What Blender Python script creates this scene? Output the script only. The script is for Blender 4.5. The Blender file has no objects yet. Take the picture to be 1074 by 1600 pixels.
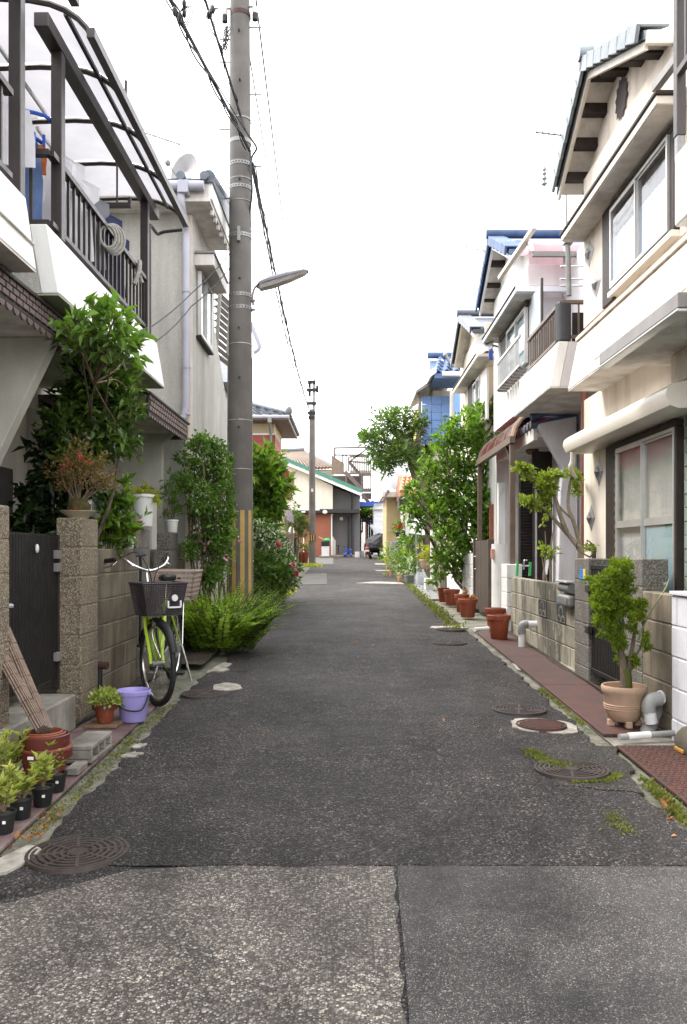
import bpy, bmesh, math, random
import numpy as np
from mathutils import Vector, Matrix
R = math.radians
rnd = random.Random(7)
S = bpy.context.scene
C = S.collection
# ---------------------------------------------------------------- camera, sky, sun, exposure
F, PX, PY, EYE = 1270.0, 545.0, 862.0, 1.38      # focal length and vanishing point in photo pixels, eye height in metres
cam_d = bpy.data.cameras.new('camera')
cam = bpy.data.objects.new('camera', cam_d); C.objects.link(cam)
cam.location = (0, 0, EYE); cam.rotation_euler = (R(90), 0, 0)
cam_d.sensor_fit = 'VERTICAL'; cam_d.sensor_height = 36; cam_d.lens = 36 * F / 1600
cam_d.shift_x = -(PX - 537) / 1600; cam_d.shift_y = (PY - 800) / 1600
cam_d.clip_start = .05; cam_d.clip_end = 2000
S.camera = cam
SUN_EL, SUN_AZ = R(54), R(62)     # a veiled sun, high on the left and a little ahead
W = bpy.data.worlds.new('World'); S.world = W; W.use_nodes = True
wt = W.node_tree; wt.nodes.clear()
sky = wt.nodes.new('ShaderNodeTexSky'); sky.sky_type = 'NISHITA'; sky.sun_disc = False
sky.sun_elevation = SUN_EL; sky.sun_rotation = -SUN_AZ; sky.dust_density = 6; sky.air_density = 1.2
hs = wt.nodes.new('ShaderNodeHueSaturation'); hs.inputs['Saturation'].default_value = .12
mx = wt.nodes.new('ShaderNodeMix'); mx.data_type = 'RGBA'; mx.inputs[0].default_value = .72
mx.inputs[7].default_value = (12.5, 12.6, 12.9, 1)      # the even cloud sheet
bg = wt.nodes.new('ShaderNodeBackground'); bg.inputs['Strength'].default_value = .1
wo = wt.nodes.new('ShaderNodeOutputWorld')
wt.links.new(sky.outputs[0], hs.inputs['Color']); wt.links.new(hs.outputs[0], mx.inputs[6])
wt.links.new(mx.outputs[2], bg.inputs['Color']); wt.links.new(bg.outputs[0], wo.inputs['Surface'])
sd = bpy.data.lights.new('sun', 'SUN'); sd.energy = 1.5; sd.angle = R(24); sd.color = (1, .95, .87)
sun = bpy.data.objects.new('sun', sd); C.objects.link(sun)
_d = Vector((-math.sin(SUN_AZ) * math.cos(SUN_EL), math.cos(SUN_AZ) * math.cos(SUN_EL), math.sin(SUN_EL)))
sun.rotation_euler = _d.to_track_quat('Z', 'Y').to_euler(); sun.location = (0, 0, 30)
S.view_settings.view_transform = 'Standard'; S.view_settings.look = 'None'
S.view_settings.exposure = 1.75; S.view_settings.gamma = 1; S.view_settings.use_curve_mapping = False
S.cycles.use_denoising = True
S.cycles.max_bounces = 7; S.cycles.transparent_max_bounces = 12; S.cycles.caustics_reflective = False; S.cycles.caustics_refractive = False
S.cycles.sample_clamp_indirect = 6

# ---------------------------------------------------------------- layout helpers
def G(y):                       # the lane climbs gently
    return .028 * max(-3, min(45, y))
def X(px, y): return (px - PX) * y / F
def H(py, y): return EYE + (PY - py) * y / F
def P(px, py, y): return Vector((X(px, y), y, H(py, y)))

# ---------------------------------------------------------------- materials
MATS = {}
def nd(nt, t, **k):
    n = nt.nodes.new('ShaderNode' + t)
    for a, v in k.items(): setattr(n, a, v)
    return n
def ramp(nt, src, stops):
    r = nd(nt, 'ValToRGB'); e = r.color_ramp.elements
    while len(e) < len(stops): e.new(.5)
    for i, (p, c) in enumerate(stops):
        e[i].position = p; e[i].color = tuple(c) + (1,) if len(c) == 3 else c
    nt.links.new(src, r.inputs[0]); return r.outputs[0]
def mixc(nt, fac, a, b, mode='MIX'):
    m = nd(nt, 'Mix', data_type='RGBA', blend_type=mode)
    for s, v in ((m.inputs[0], fac), (m.inputs[6], a), (m.inputs[7], b)):
        if isinstance(v, bpy.types.NodeSocket): nt.links.new(v, s)
        elif isinstance(v, (tuple, list)): s.default_value = tuple(v) + (1,) if len(v) == 3 else v
        else: s.default_value = v
    return m.outputs[2]
def val(nt, op, a, b=None, clamp=False):
    m = nd(nt, 'Math', operation=op, use_clamp=clamp)
    for s, v in zip(m.inputs, (a, b)):
        if v is None: continue
        if isinstance(v, bpy.types.NodeSocket): nt.links.new(v, s)
        else: s.default_value = v
    return m.outputs[0]
def newmat(name):
    m = bpy.data.materials.new(name); m.use_nodes = True; nt = m.node_tree; nt.nodes.clear()
    o = nd(nt, 'OutputMaterial'); b = nd(nt, 'BsdfPrincipled'); nt.links.new(b.outputs[0], o.inputs['Surface'])
    g = nd(nt, 'NewGeometry'); MATS[name] = m
    return m, nt, b, o, g.outputs['Position'], g
def noise(nt, pos, scale, detail=4, rough=.55, stretch=None):
    if stretch:
        mp = nd(nt, 'Mapping'); mp.inputs['Scale'].default_value = stretch; nt.links.new(pos, mp.inputs[0]); pos = mp.outputs[0]
    n = nd(nt, 'TexNoise'); n.inputs['Scale'].default_value = scale; n.inputs['Detail'].default_value = detail
    n.inputs['Roughness'].default_value = rough; nt.links.new(pos, n.inputs['Vector']); return n.outputs[0]
def M(name, c1, c2=None, rough=.75, scale=6., bump=0., bscale=80., metal=0., stain=None, rv=0., spec=.4, speck=None, coat=0., lo=.35, hi=.65, spots=None):
    """mottled surface: c1..c2 by noise, optional dark vertical streaks (colour, amount), per-piece value change rv, specks (colour, scale, amount)"""
    m, nt, b, o, pos, g = newmat(name)
    c2 = c2 or tuple(v * .8 for v in c1)
    col = mixc(nt, ramp(nt, noise(nt, pos, scale), [(lo, (0,) * 3), (hi, (1,) * 3)]), c1, c2)
    if speck:
        v = nd(nt, 'TexVoronoi'); v.inputs['Scale'].default_value = speck[1]; nt.links.new(pos, v.inputs['Vector'])
        s = nd(nt, 'SeparateColor'); nt.links.new(v.outputs['Color'], s.inputs[0])
        col = mixc(nt, val(nt, 'MULTIPLY', ramp(nt, s.outputs[0], [(.45, (0,) * 3), (.8, (1,) * 3)]), speck[2]), col, speck[0])
    if stain:
        st = ramp(nt, noise(nt, pos, 1.0, 5, .6, stretch=(5, 5, .9)), [(.42, (0,) * 3), (.68, (1,) * 3)])
        col = mixc(nt, val(nt, 'MULTIPLY', st, stain[1]), col, stain[0])
    if spots:
        sp = ramp(nt, noise(nt, pos, spots[1], 6, .7, stretch=(1, 1, .45)), [(spots[2], (0,) * 3), (spots[2] + .035, (1,) * 3)])
        col = mixc(nt, val(nt, 'MULTIPLY', sp, spots[3]), col, spots[0])
    if rv:
        oi = nd(nt, 'ObjectInfo')
        f = val(nt, 'ADD', val(nt, 'MULTIPLY', oi.outputs['Random'], 2 * rv), 1 - rv)
        cc = nd(nt, 'CombineColor'); [nt.links.new(f, cc.inputs[i]) for i in range(3)]
        col = mixc(nt, 1., col, cc.outputs[0], 'MULTIPLY')
    nt.links.new(col, b.inputs['Base Color'])
    b.inputs['Metallic'].default_value = metal; b.inputs['Specular IOR Level'].default_value = spec
    b.inputs['Coat Weight'].default_value = coat
    rr = val(nt, 'ADD', val(nt, 'MULTIPLY', noise(nt, pos, scale * 3), .24), rough - .12, True); nt.links.new(rr, b.inputs['Roughness'])
    if bump:
        bp = nd(nt, 'Bump'); bp.inputs['Strength'].default_value = 1; bp.inputs['Distance'].default_value = bump
        nt.links.new(noise(nt, pos, bscale, 5, .6), bp.inputs['Height']); nt.links.new(bp.outputs[0], b.inputs['Normal'])
    return m
def asphalt(name, binder, stones, cell, thr, patch, rough, bd, cracks=True):
    """binder with chippings of several stone colours, worn and damp areas"""
    m, nt, b, o, pos, g = newmat(name)
    col = binder; hts = None
    for k, (sc, th) in enumerate(((cell, thr), (cell * 1.9, thr + .05))):
        v = nd(nt, 'TexVoronoi'); v.inputs['Scale'].default_value = sc; v.inputs['Randomness'].default_value = 1; nt.links.new(pos, v.inputs['Vector'])
        s = nd(nt, 'SeparateColor'); nt.links.new(v.outputs['Color'], s.inputs[0])
        pick = ramp(nt, s.outputs[0], stones)
        size = val(nt, 'ADD', val(nt, 'MULTIPLY', s.outputs[1], .35), th - .3)
        d = val(nt, 'SUBTRACT', size, v.outputs['Distance'])
        mask = val(nt, 'MULTIPLY', d, 9., True)
        col = mixc(nt, mask, col, pick)
        hts = d if hts is None else val(nt, 'MAXIMUM', hts, val(nt, 'MULTIPLY', d, .5))
    big = ramp(nt, noise(nt, pos, .9, 5, .6), [(.36, (0,) * 3), (.66, (1,) * 3)])
    col = mixc(nt, val(nt, 'MULTIPLY', big, patch[1]), col, patch[0])
    fine = ramp(nt, noise(nt, pos, 5, 5, .65), [(.3, (.66,) * 3), (.7, (1.3,) * 3)])
    col = mixc(nt, 1., col, fine, 'MULTIPLY')
    worn = ramp(nt, noise(nt, pos, 1.3, 6, .7), [(.34, (.55,) * 3), (.5, (.95,) * 3), (.68, (1.4,) * 3)])
    col = mixc(nt, 1., col, worn, 'MULTIPLY')
    if cracks:
        wob = nd(nt, 'VectorMath', operation='ADD'); nz = nd(nt, 'TexNoise'); nz.inputs['Scale'].default_value = 2.3; nz.inputs['Detail'].default_value = 5; nt.links.new(pos, nz.inputs['Vector'])
        nt.links.new(pos, wob.inputs[0]); nt.links.new(nz.outputs['Color'], wob.inputs[1])
        ve = nd(nt, 'TexVoronoi', feature='DISTANCE_TO_EDGE'); ve.inputs['Scale'].default_value = .75; nt.links.new(wob.outputs[0], ve.inputs['Vector'])
        cm = val(nt, 'MULTIPLY', ramp(nt, ve.outputs['Distance'], [(.0, (1,) * 3), (.013, (0,) * 3)]), ramp(nt, noise(nt, pos, 1.1, 3), [(.47, (0,) * 3), (.6, (1,) * 3)]))
        col = mixc(nt, cm, col, (.005, .0045, .0045))
    nt.links.new(col, b.inputs['Base Color'])
    nt.links.new(val(nt, 'SUBTRACT', rough, val(nt, 'MULTIPLY', big, .12)), b.inputs['Roughness'])
    b.inputs['Specular IOR Level'].default_value = .28
    bp = nd(nt, 'Bump'); bp.inputs['Strength'].default_value = 1; bp.inputs['Distance'].default_value = bd
    nt.links.new(val(nt, 'MULTIPLY', hts, 1.6, False), bp.inputs['Height']); nt.links.new(bp.outputs[0], b.inputs['Normal'])
    return m
def leafmat(name, cols, rough=.42, trans=.3, tip=None):
    m, nt, b, o, pos, g = newmat(name)
    n = len(cols)
    col = ramp(nt, g.outputs['Random Per Island'], [(i / max(1, n - 1), c) for i, c in enumerate(cols)])
    fine = ramp(nt, noise(nt, pos, 3, 2), [(.3, (.75,) * 3), (.7, (1.2,) * 3)])
    col = mixc(nt, 1., col, fine, 'MULTIPLY')
    nt.links.new(col, b.inputs['Base Color']); b.inputs['Roughness'].default_value = rough; b.inputs['Specular IOR Level'].default_value = .4
    t = nd(nt, 'BsdfTranslucent'); ms = nd(nt, 'MixShader'); ms.inputs[0].default_value = trans
    nt.links.new(mixc(nt, 1., col, (1.5, 1.6, .7), 'MULTIPLY'), t.inputs['Color'])
    nt.links.new(b.outputs[0], ms.inputs[1]); nt.links.new(t.outputs[0], ms.inputs[2]); nt.links.new(ms.outputs[0], o.inputs['Surface'])
    return m
def glassmat(name, tint, rough=.02, refl=.5):
    m, nt, b, o, pos, g = newmat(name)
    nt.nodes.remove(b)
    tr = nd(nt, 'BsdfTransparent'); tr.inputs[0].default_value = tint + (1,)
    gl = nd(nt, 'BsdfGlossy'); gl.inputs['Roughness'].default_value = rough
    lw = nd(nt, 'LayerWeight'); lw.inputs[0].default_value = .5
    bp = nd(nt, 'Bump'); bp.inputs['Distance'].default_value = .002; nt.links.new(noise(nt, pos, 2.5, 1), bp.inputs['Height']); nt.links.new(bp.outputs[0], gl.inputs['Normal'])
    ms = nd(nt, 'MixShader'); nt.links.new(val(nt, 'ADD', val(nt, 'POWER', lw.outputs['Facing'], 4.5), refl * .2, True), ms.inputs[0])
    nt.links.new(tr.outputs[0], ms.inputs[1]); nt.links.new(gl.outputs[0], ms.inputs[2]); nt.links.new(ms.outputs[0], o.inputs['Surface'])
    return m
def sheetmat(name, col, trans=.65, clear=.0, rough=.25):
    """plastic roofing sheet that lets daylight through"""
    m, nt, b, o, pos, g = newmat(name)
    c = mixc(nt, ramp(nt, noise(nt, pos, 4, 4), [(.35, (0,) * 3), (.7, (1,) * 3)]), col, tuple(v * .88 for v in col))
    nt.links.new(c, b.inputs['Base Color']); b.inputs['Roughness'].default_value = rough
    t = nd(nt, 'BsdfTranslucent'); nt.links.new(c, t.inputs['Color'])
    ms = nd(nt, 'MixShader'); ms.inputs[0].default_value = trans
    nt.links.new(b.outputs[0], ms.inputs[1]); nt.links.new(t.outputs[0], ms.inputs[2])
    tp = nd(nt, 'BsdfTransparent'); tp.inputs[0].default_value = col + (1,)
    m2 = nd(nt, 'MixShader'); m2.inputs[0].default_value = clear
    nt.links.new(ms.outputs[0], m2.inputs[1]); nt.links.new(tp.outputs[0], m2.inputs[2]); nt.links.new(m2.outputs[0], o.inputs['Surface'])
    return m
def ribmat(name, c1, c2, axis, freq, rough, bump, metal=0.):
    """fine ribs or slots too small to model, running across one axis"""
    m, nt, b, o, pos, g = newmat(name)
    w = nd(nt, 'TexWave', wave_type='BANDS', bands_direction=axis); w.inputs['Scale'].default_value = freq; nt.links.new(pos, w.inputs['Vector'])
    c = mixc(nt, ramp(nt, noise(nt, pos, 7, 5, .65), [(.35, (0,) * 3), (.68, (1,) * 3)]), c1, c2)
    nt.links.new(c, b.inputs['Base Color']); b.inputs['Roughness'].default_value = rough; b.inputs['Metallic'].default_value = metal
    bp = nd(nt, 'Bump'); bp.inputs['Distance'].default_value = bump; nt.links.new(w.outputs[0], bp.inputs['Height'])
    nt.links.new(bp.outputs[0], b.inputs['Normal'])
    return m

asphalt('asphalt', (.0125, .0102, .01), [(0, (.0105, .0088, .0086)), (.35, (.027, .023, .0225)), (.65, (.056, .0485, .047)), (.88, (.1, .089, .085)), (1, (.26, .235, .22))], 62, .62, ((.045, .0392, .0386), .35), .74, .011)
asphalt('asphalt_coarse', (.0493, .0435, .0388), [(0, (.0507, .0442, .0394)), (.35, (.1014, .0897, .0776)), (.7, (.1739, .1518, .1285)), (.9, (.3478, .3036, .2476)), (1, (.4200, .4000, .3880))], 66, .62, ((.0942, .0828, .0750), .4), .75, .006, cracks=False)
asphalt('asphalt_fine', (.0333, .0301, .0301), [(0, (.0361, .0330, .0327)), (.45, (.0722, .0661, .0641)), (.8, (.1319, .1217, .1141)), (.96, (.2777, .2578, .2309)), (1, (.4000, .3719, .3343))], 130, .58, ((.0764, .0700, .0706), .4), .75, .005, cracks=False)
asphalt('loose_grit', (.018, .016, .016), [(0, (.025, .022, .02)), (.6, (.06, .052, .046)), (1, (.3, .27, .22))], 70, .5, ((.03, .028, .024), .5), .7, .008)
M('verge', (.21, .19, .155), (.07, .068, .05), .85, 5, .006, 45, stain=((.05, .075, .02), .5), speck=((.3, .28, .24), 60, .4))
M('soil', (.035, .026, .018), (.07, .055, .04), .9, 20, .02, 40)
M('cement', (.42, .39, .34), (.2, .18, .15), .8, 14, .006, 50)
M('concrete', (.3, .285, .25), (.17, .155, .13), .8, 5, .004, 60, stain=((.07, .06, .045), .6))
M('concrete_road', (.1, .095, .088), (.075, .07, .065), .8, 5, .003, 60, stain=((.05, .046, .042), .5))
M('pole_concrete', (.14, .13, .12), (.1, .092, .085), .75, 3, .0015, 40, stain=((.09, .075, .062), .55))
M('block_left', (.21, .172, .12), (.12, .096, .066), .82, 4, .003, 70, stain=((.035, .03, .022), .65), rv=.22, speck=((.22, .2, .16), 160, .35))
M('block_right', (.4, .36, .28), (.26, .23, .175), .82, 3.5, .003, 70, stain=((.06, .055, .042), .8), rv=.16, spots=((.045, .042, .03), 1.5, .53, .75), speck=((.4, .37, .3), 160, .3))
M('block_pale', (.62, .61, .65), (.55, .54, .58), .7, 4, .002, 50, rv=.05, stain=((.35, .34, .36), .3))
M('block_white', (.78, .77, .74), (.66, .65, .62), .7, 4, .002, 50, rv=.05, stain=((.42, .4, .36), .4))
M('mortar', (.2, .18, .15), (.13, .115, .09), .9, 8, .003, 90)
M('pebble_tan', (.15, .115, .075), (.1, .078, .052), .8, 5, .008, 110, speck=((.42, .36, .27), 170, .8), stain=((.07, .06, .045), .35))
M('pebble_grey', (.12, .108, .093), (.08, .072, .062), .8, 5, .008, 110, speck=((.33, .305, .27), 170, .75), stain=((.05, .045, .04), .45))
M('stucco_grey', (.49, .475, .44), (.43, .42, .385), .85, 3, .006, 95, stain=((.28, .27, .24), .55), speck=((.62, .61, .57), 70, .3))
M('stucco_cream', (.8, .715, .62), (.765, .675, .575), .8, 2.5, .0012, 120, stain=((.46, .38, .3), .6), spots=((.46, .38, .3), 2.4, .6, .45))
M('stucco_white', (.82, .815, .8), (.75, .745, .72), .8, 2.5, .002, 60, stain=((.45, .42, .37), .5), spots=((.5, .46, .4), 2.6, .63, .45))
M('stucco_porch', (.58, .57, .5), (.5, .49, .43), .85, 3, .008, 100, stain=((.3, .29, .25), .3))
M('stucco_lilac', (.62, .6, .62), (.56, .54, .56), .85, 3, .005, 70, stain=((.36, .34, .35), .3))
M('stucco_pink', (.76, .7, .7), (.7, .64, .64), .85, 3, .003, 70, stain=((.42, .36, .35), .3))
M('stucco_tan', (.46, .36, .2), (.4, .31, .17), .85, 3, .003, 70, stain=((.28, .22, .13), .35))
M('render_cream', (.74, .68, .58), (.69, .63, .53), .85, 2, .002, 70, stain=((.42, .37, .3), .3))
M('paint_peel', (.84, .84, .82), (.79, .79, .77), .7, 1.5, .0015, 40, stain=((.55, .52, .46), .5), spots=((.36, .32, .26), 3.2, .655, .8))
M('soffit', (.66, .63, .59), (.6, .57, .53), .85, 2, stain=((.25, .22, .19), .55))
M('soffit_green', (.36, .39, .3), (.3, .33, .25), .85, 3, stain=((.18, .2, .13), .4))
M('brown_metal', (.042, .032, .03), (.03, .023, .022), .42, 8, spec=.5, rv=.1)
M('brown_post', (.15, .105, .075), (.11, .078, .056), .5, 6)
M('dark_wood', (.028, .017, .013), (.018, .011, .009), .6, 12)
M('fascia', (.16, .115, .105), (.12, .085, .08), .6, 7, stain=((.07, .05, .045), .4))
M('gate_dark', (.009, .008, .0075), (.014, .012, .011), .6, 9, spec=.25)
M('gate_brown', (.1, .075, .06), (.07, .052, .042), .5, 7, stain=((.04, .03, .025), .4))
M('alu', (.55, .54, .52), (.47, .46, .44), .38, 6, metal=.6)
M('steel', (.6, .6, .6), (.5, .5, .5), .3, 10, metal=.9)
M('galvanised', (.27, .27, .27), (.21, .21, .21), .5, 14, metal=.5)
M('iron_lid', (.045, .035, .035), (.07, .055, .05), .55, 14, .001, 120, metal=.35, stain=((.09, .06, .045), .3))
M('rust_plate', (.085, .03, .02), (.05, .024, .019), .68, 9, .002, 40, stain=((.06, .035, .03), .45))
ribmat('rib_cover', (.1, .032, .021), (.045, .026, .024), 'X', 17, .62, .006)
M('lilac_cover', (.12, .06, .07), (.2, .15, .14), .75, 6, .002, 60, stain=((.06, .04, .04), .5))
M('terracotta', (.27, .06, .024), (.19, .042, .018), .55, 5, rv=.12, stain=((.13, .05, .03), .5), spots=((.34, .2, .13), 9, .6, .35))
M('terracotta_dark', (.12, .022, .015), (.085, .017, .012), .45, 5, stain=((.05, .015, .012), .3))
M('clay_pale', (.45, .3, .215), (.36, .24, .17), .75, 6, .001, 60, stain=((.2, .19, .1), .5))
M('purple_plastic', (.32, .28, .6), (.29, .25, .55), .38, 4, stain=((.2, .18, .38), .35), spots=((.4, .38, .55), 14, .62, .4))
M('black_plastic', (.012, .012, .013), (.02, .02, .02), .5, 8, spec=.3)
M('white_plastic', (.72, .72, .72), (.64, .64, .63), .4, 6, stain=((.45, .44, .4), .3))
M('grey_plastic', (.2, .2, .2), (.16, .16, .16), .45, 6)
M('pipe_grey', (.3, .3, .29), (.22, .22, .21), .5, 6, stain=((.15, .14, .11), .4))
M('pipe_lilac', (.4, .4, .46), (.35, .35, .41), .45, 4)
M('pipe_brown', (.22, .075, .055), (.17, .06, .045), .45, 4)
M('reed', (.26, .19, .15), (.19, .135, .105), .8, 25, .002, 90, stain=((.1, .07, .055), .4))
M('fascia_deep', (.045, .032, .03), (.03, .022, .02), .7, 8)
M('roughcast', (.82, .75, .66), (.72, .64, .54), .85, 14, .012, 26)
M('tarnish_orange', (.4, .2, .03), (.3, .15, .03), .6, 8)
M('moss_ball', (.075, .07, .02), (.05, .04, .015), .95, 30, .01, 60)
M('dish_glaze', (.38, .32, .22), (.3, .25, .17), .35, 5)
M('tyre', (.011, .011, .012), (.02, .02, .02), .7, 20)
M('lime_paint', (.44, .62, .05), (.4, .56, .05), .3, 5, coat=.3)
M('chrome', (.7, .7, .7), (.6, .6, .6), .22, 10, metal=1)
M('basket_black', (.035, .027, .03), (.05, .038, .042), .55, 12)
M('basket_beige', (.36, .285, .24), (.29, .23, .19), .6, 10)
M('yellow_paint', (.5, .34, .09), (.42, .28, .075), .6, 6, stain=((.35, .22, .06), .35))
M('black_paint', (.02, .02, .02), (.03, .03, .03), .6, 6)
M('bark', (.16, .125, .09), (.08, .062, .045), .9, 14, .008, 40)
M('bark_pale', (.3, .25, .18), (.19, .16, .11), .85, 10, .006, 40)
M('twig', (.12, .08, .055), (.2, .15, .1), .85, 20)
M('tile_slate', (.11, .125, .15), (.07, .08, .1), .4, 6, rv=.2, spec=.5)
M('tile_grey', (.2, .23, .25), (.14, .16, .175), .42, 6, rv=.15, spec=.5)
M('tile_blue', (.075, .12, .23), (.05, .085, .17), .55, 6, rv=.3, spec=.3)
M('tile_brown', (.13, .085, .056), (.09, .06, .042), .5, 4, rv=.2)
M('tile_orange', (.42, .17, .08), (.33, .13, .065), .5, 4, rv=.2)
M('ridge_slate', (.14, .15, .17), (.1, .11, .125), .45, 5, rv=.15)
M('red_cladding', (.3, .07, .06), (.25, .06, .05), .7, 3, rv=.12)
M('terracotta_wall', (.3, .11, .065), (.26, .095, .057), .8, 2, .002, 60, stain=((.28, .09, .05), .3))
M('dark_grey_wall', (.15, .15, .155), (.13, .13, .135), .8, 2)
M('beige_wall', (.5, .41, .28), (.45, .37, .25), .85, 2, stain=((.33, .27, .18), .35))
M('green_trim', (.06, .22, .17), (.05, .18, .14), .5, 4)
M('siding_white', (.8, .81, .85), (.68, .7, .74), .6, 2, rv=.04)
M('siding_green', (.27, .33, .28), (.23, .28, .24), .6, 4, rv=.06)
M('blue_panel', (.17, .29, .58), (.15, .26, .53), .5, 3, rv=.12)
M('tarp_blue', (.03, .085, .4), (.025, .07, .32), .5, 6)
M('yellow_wall', (.55, .5, .18), (.48, .43, .15), .85, 3)
M('stair_steel', (.11, .085, .075), (.08, .062, .055), .55, 5)
M('bike_cover', (.018, .018, .022), (.012, .012, .016), .7, 5, .004, 12)
M('curtain', (.58, .53, .47), (.5, .46, .41), .9, 3)
M('curtain_blue', (.4, .47, .5), (.36, .42, .45), .9, 3)
M('frosted', (.42, .55, .56), (.36, .48, .5), .3, 2, spec=.6)
M('blind_reflection', (.62, .66, .74), (.54, .58, .66), .5, 1.5, spec=.6)  # blind colour that also carries the pale sky reflection
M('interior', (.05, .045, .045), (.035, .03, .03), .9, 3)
M('cloth_white', (.7, .69, .72), (.62, .61, .65), .9, 6)
M('cloth_navy', (.03, .04, .1), (.05, .06, .13), .9, 9)
M('cloth_blue', (.14, .22, .42), (.1, .16, .33), .9, 9)
M('cloth_dark', (.02, .018, .022), (.03, .027, .03), .9, 9)
M('cloth_grey', (.25, .25, .28), (.2, .2, .23), .9, 9)
M('cloth_orange', (.55, .17, .05), (.45, .13, .04), .9, 9)
M('plastic_blue', (.03, .1, .5), (.025, .08, .42), .4, 6)
M('plastic_red', (.5, .03, .03), (.4, .025, .025), .4, 6)
M('plastic_green', (.06, .4, .12), (.05, .34, .1), .4, 6)
M('plastic_pink', (.62, .3, .22), (.52, .24, .18), .5, 6)
M('rope', (.34, .33, .3), (.25, .24, .22), .9, 40)
M('cable', (.018, .018, .02), (.03, .03, .03), .6, 20)
M('ceramic', (.6, .58, .54), (.5, .48, .44), .3, 8)
M('lamp_body', (.16, .16, .18), (.12, .12, .14), .45, 6, metal=.4)
M('lamp_glass', (.42, .4, .38), (.35, .33, .31), .3, 6)
M('dish_white', (.27, .26, .265), (.23, .22, .225), .45, 4)
M('ornament', (.36, .33, .33), (.24, .22, .22), .45, 20)
M('paper_label', (.8, .8, .78), (.72, .72, .7), .6, 6)
M('sticker_blue', (.05, .25, .62), (.04, .22, .55), .5, 6)
M('sticker_yellow', (.75, .62, .08), (.7, .56, .07), .5, 6)
M('stone_dark', (.1, .085, .06), (.055, .047, .035), .85, 6, .006, 30, stain=((.05, .06, .025), .4))
M('wood_board', (.2, .12, .07), (.14, .085, .05), .8, 14)
M('white_paint', (.78, .77, .74), (.7, .69, .66), .5, 4, stain=((.5, .46, .4), .25))
M('gutter_cream', (.76, .7, .61), (.71, .645, .56), .4, 3)
M('gutter_grey', (.23, .215, .205), (.19, .175, .165), .45, 4)
M('straw', (.42, .34, .2), (.33, .26, .15), .9, 8)
M('vase_green', (.18, .2, .1), (.14, .15, .08), .6, 6)
ribmat('mesh_roll', (.06, .06, .07), (.045, .045, .05), 'Z', 30, .7, .004)
sheetmat('poly_white', (.25, .245, .26), .9, .0)
sheetmat('poly_maroon', (.2, .05, .055), .35, .12, .2)
sheetmat('poly_pink', (.6, .42, .46), .5, .1, .25)
sheetmat('poly_lilac', (.42, .33, .46), .45, .1, .2)
sheetmat('clear_sheet', (.75, .77, .8), .3, .5)
glassmat('glass', (.8, .83, .85), .02, .12)
glassmat('glass_cool', (.72, .78, .85), .04, .4)
leafmat('leaf_glossy', [(.035, .07, .016), (.065, .125, .024), (.11, .18, .034), (.05, .095, .02), (.2, .28, .05)], .32, .25)
leafmat('leaf_light', [(.12, .23, .035), (.17, .3, .05), (.1, .2, .03)], .4, .4)
leafmat('leaf_rose', [(.08, .16, .028), (.13, .24, .04), (.06, .12, .022), (.2, .31, .06)], .45, .35)
leafmat('leaf_fern', [(.24, .36, .035), (.32, .46, .045), (.16, .27, .026), (.42, .54, .08)], .45, .42)
leafmat('leaf_painted_shade', [(.012, .026, .008), (.02, .042, .011), (.035, .065, .015), (.016, .034, .009)], .35, .15)  # porch shade put into the leaf colour
leafmat('leaf_fern_old', [(.04, .075, .012), (.06, .1, .016), (.1, .1, .03)], .5, .3)
leafmat('leaf_tree', [(.09, .17, .025), (.13, .25, .035), (.065, .13, .02), (.17, .29, .04), (.25, .33, .05)], .4, .35)
leafmat('leaf_pine', [(.05, .11, .026), (.08, .16, .035), (.12, .2, .04), (.17, .24, .05)], .42, .25)
leafmat('leaf_conifer', [(.14, .21, .01), (.2, .28, .014), (.08, .13, .008), (.26, .33, .03)], .55, .35)
leafmat('leaf_prune', [(.2, .27, .035), (.26, .33, .045), (.13, .19, .028), (.34, .38, .07)], .42, .35)
leafmat('leaf_azalea', [(.2, .09, .04), (.14, .12, .035), (.26, .14, .06), (.09, .09, .03), (.3, .2, .08)], .55, .3)
leafmat('leaf_varieg', [(.42, .45, .08), (.3, .38, .06), (.6, .58, .2), (.17, .26, .045)], .45, .35)
leafmat('leaf_succ', [(.3, .36, .08), (.22, .28, .06), (.4, .42, .12)], .4, .3)
leafmat('leaf_moss', [(.1, .13, .02), (.15, .18, .025), (.18, .18, .04), (.06, .09, .015)], .7, .3)
leafmat('leaf_white', [(.45, .5, .42), (.6, .63, .56), (.08, .16, .04), (.06, .13, .03), (.05, .11, .025)], .5, .3)
leafmat('leaf_dry', [(.3, .12, .04), (.4, .2, .07), (.2, .09, .04)], .6, .2)
leafmat('petal_red', [(.5, .03, .04), (.55, .08, .09), (.42, .02, .03)], .5, .3)
leafmat('petal_pink', [(.7, .28, .4), (.75, .36, .47)], .5, .3)
leafmat('petal_white', [(.8, .8, .76), (.75, .75, .7)], .5, .3)
leafmat('leaf_yellow', [(.34, .34, .04), (.26, .3, .04), (.4, .36, .06)], .45, .35)

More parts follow.
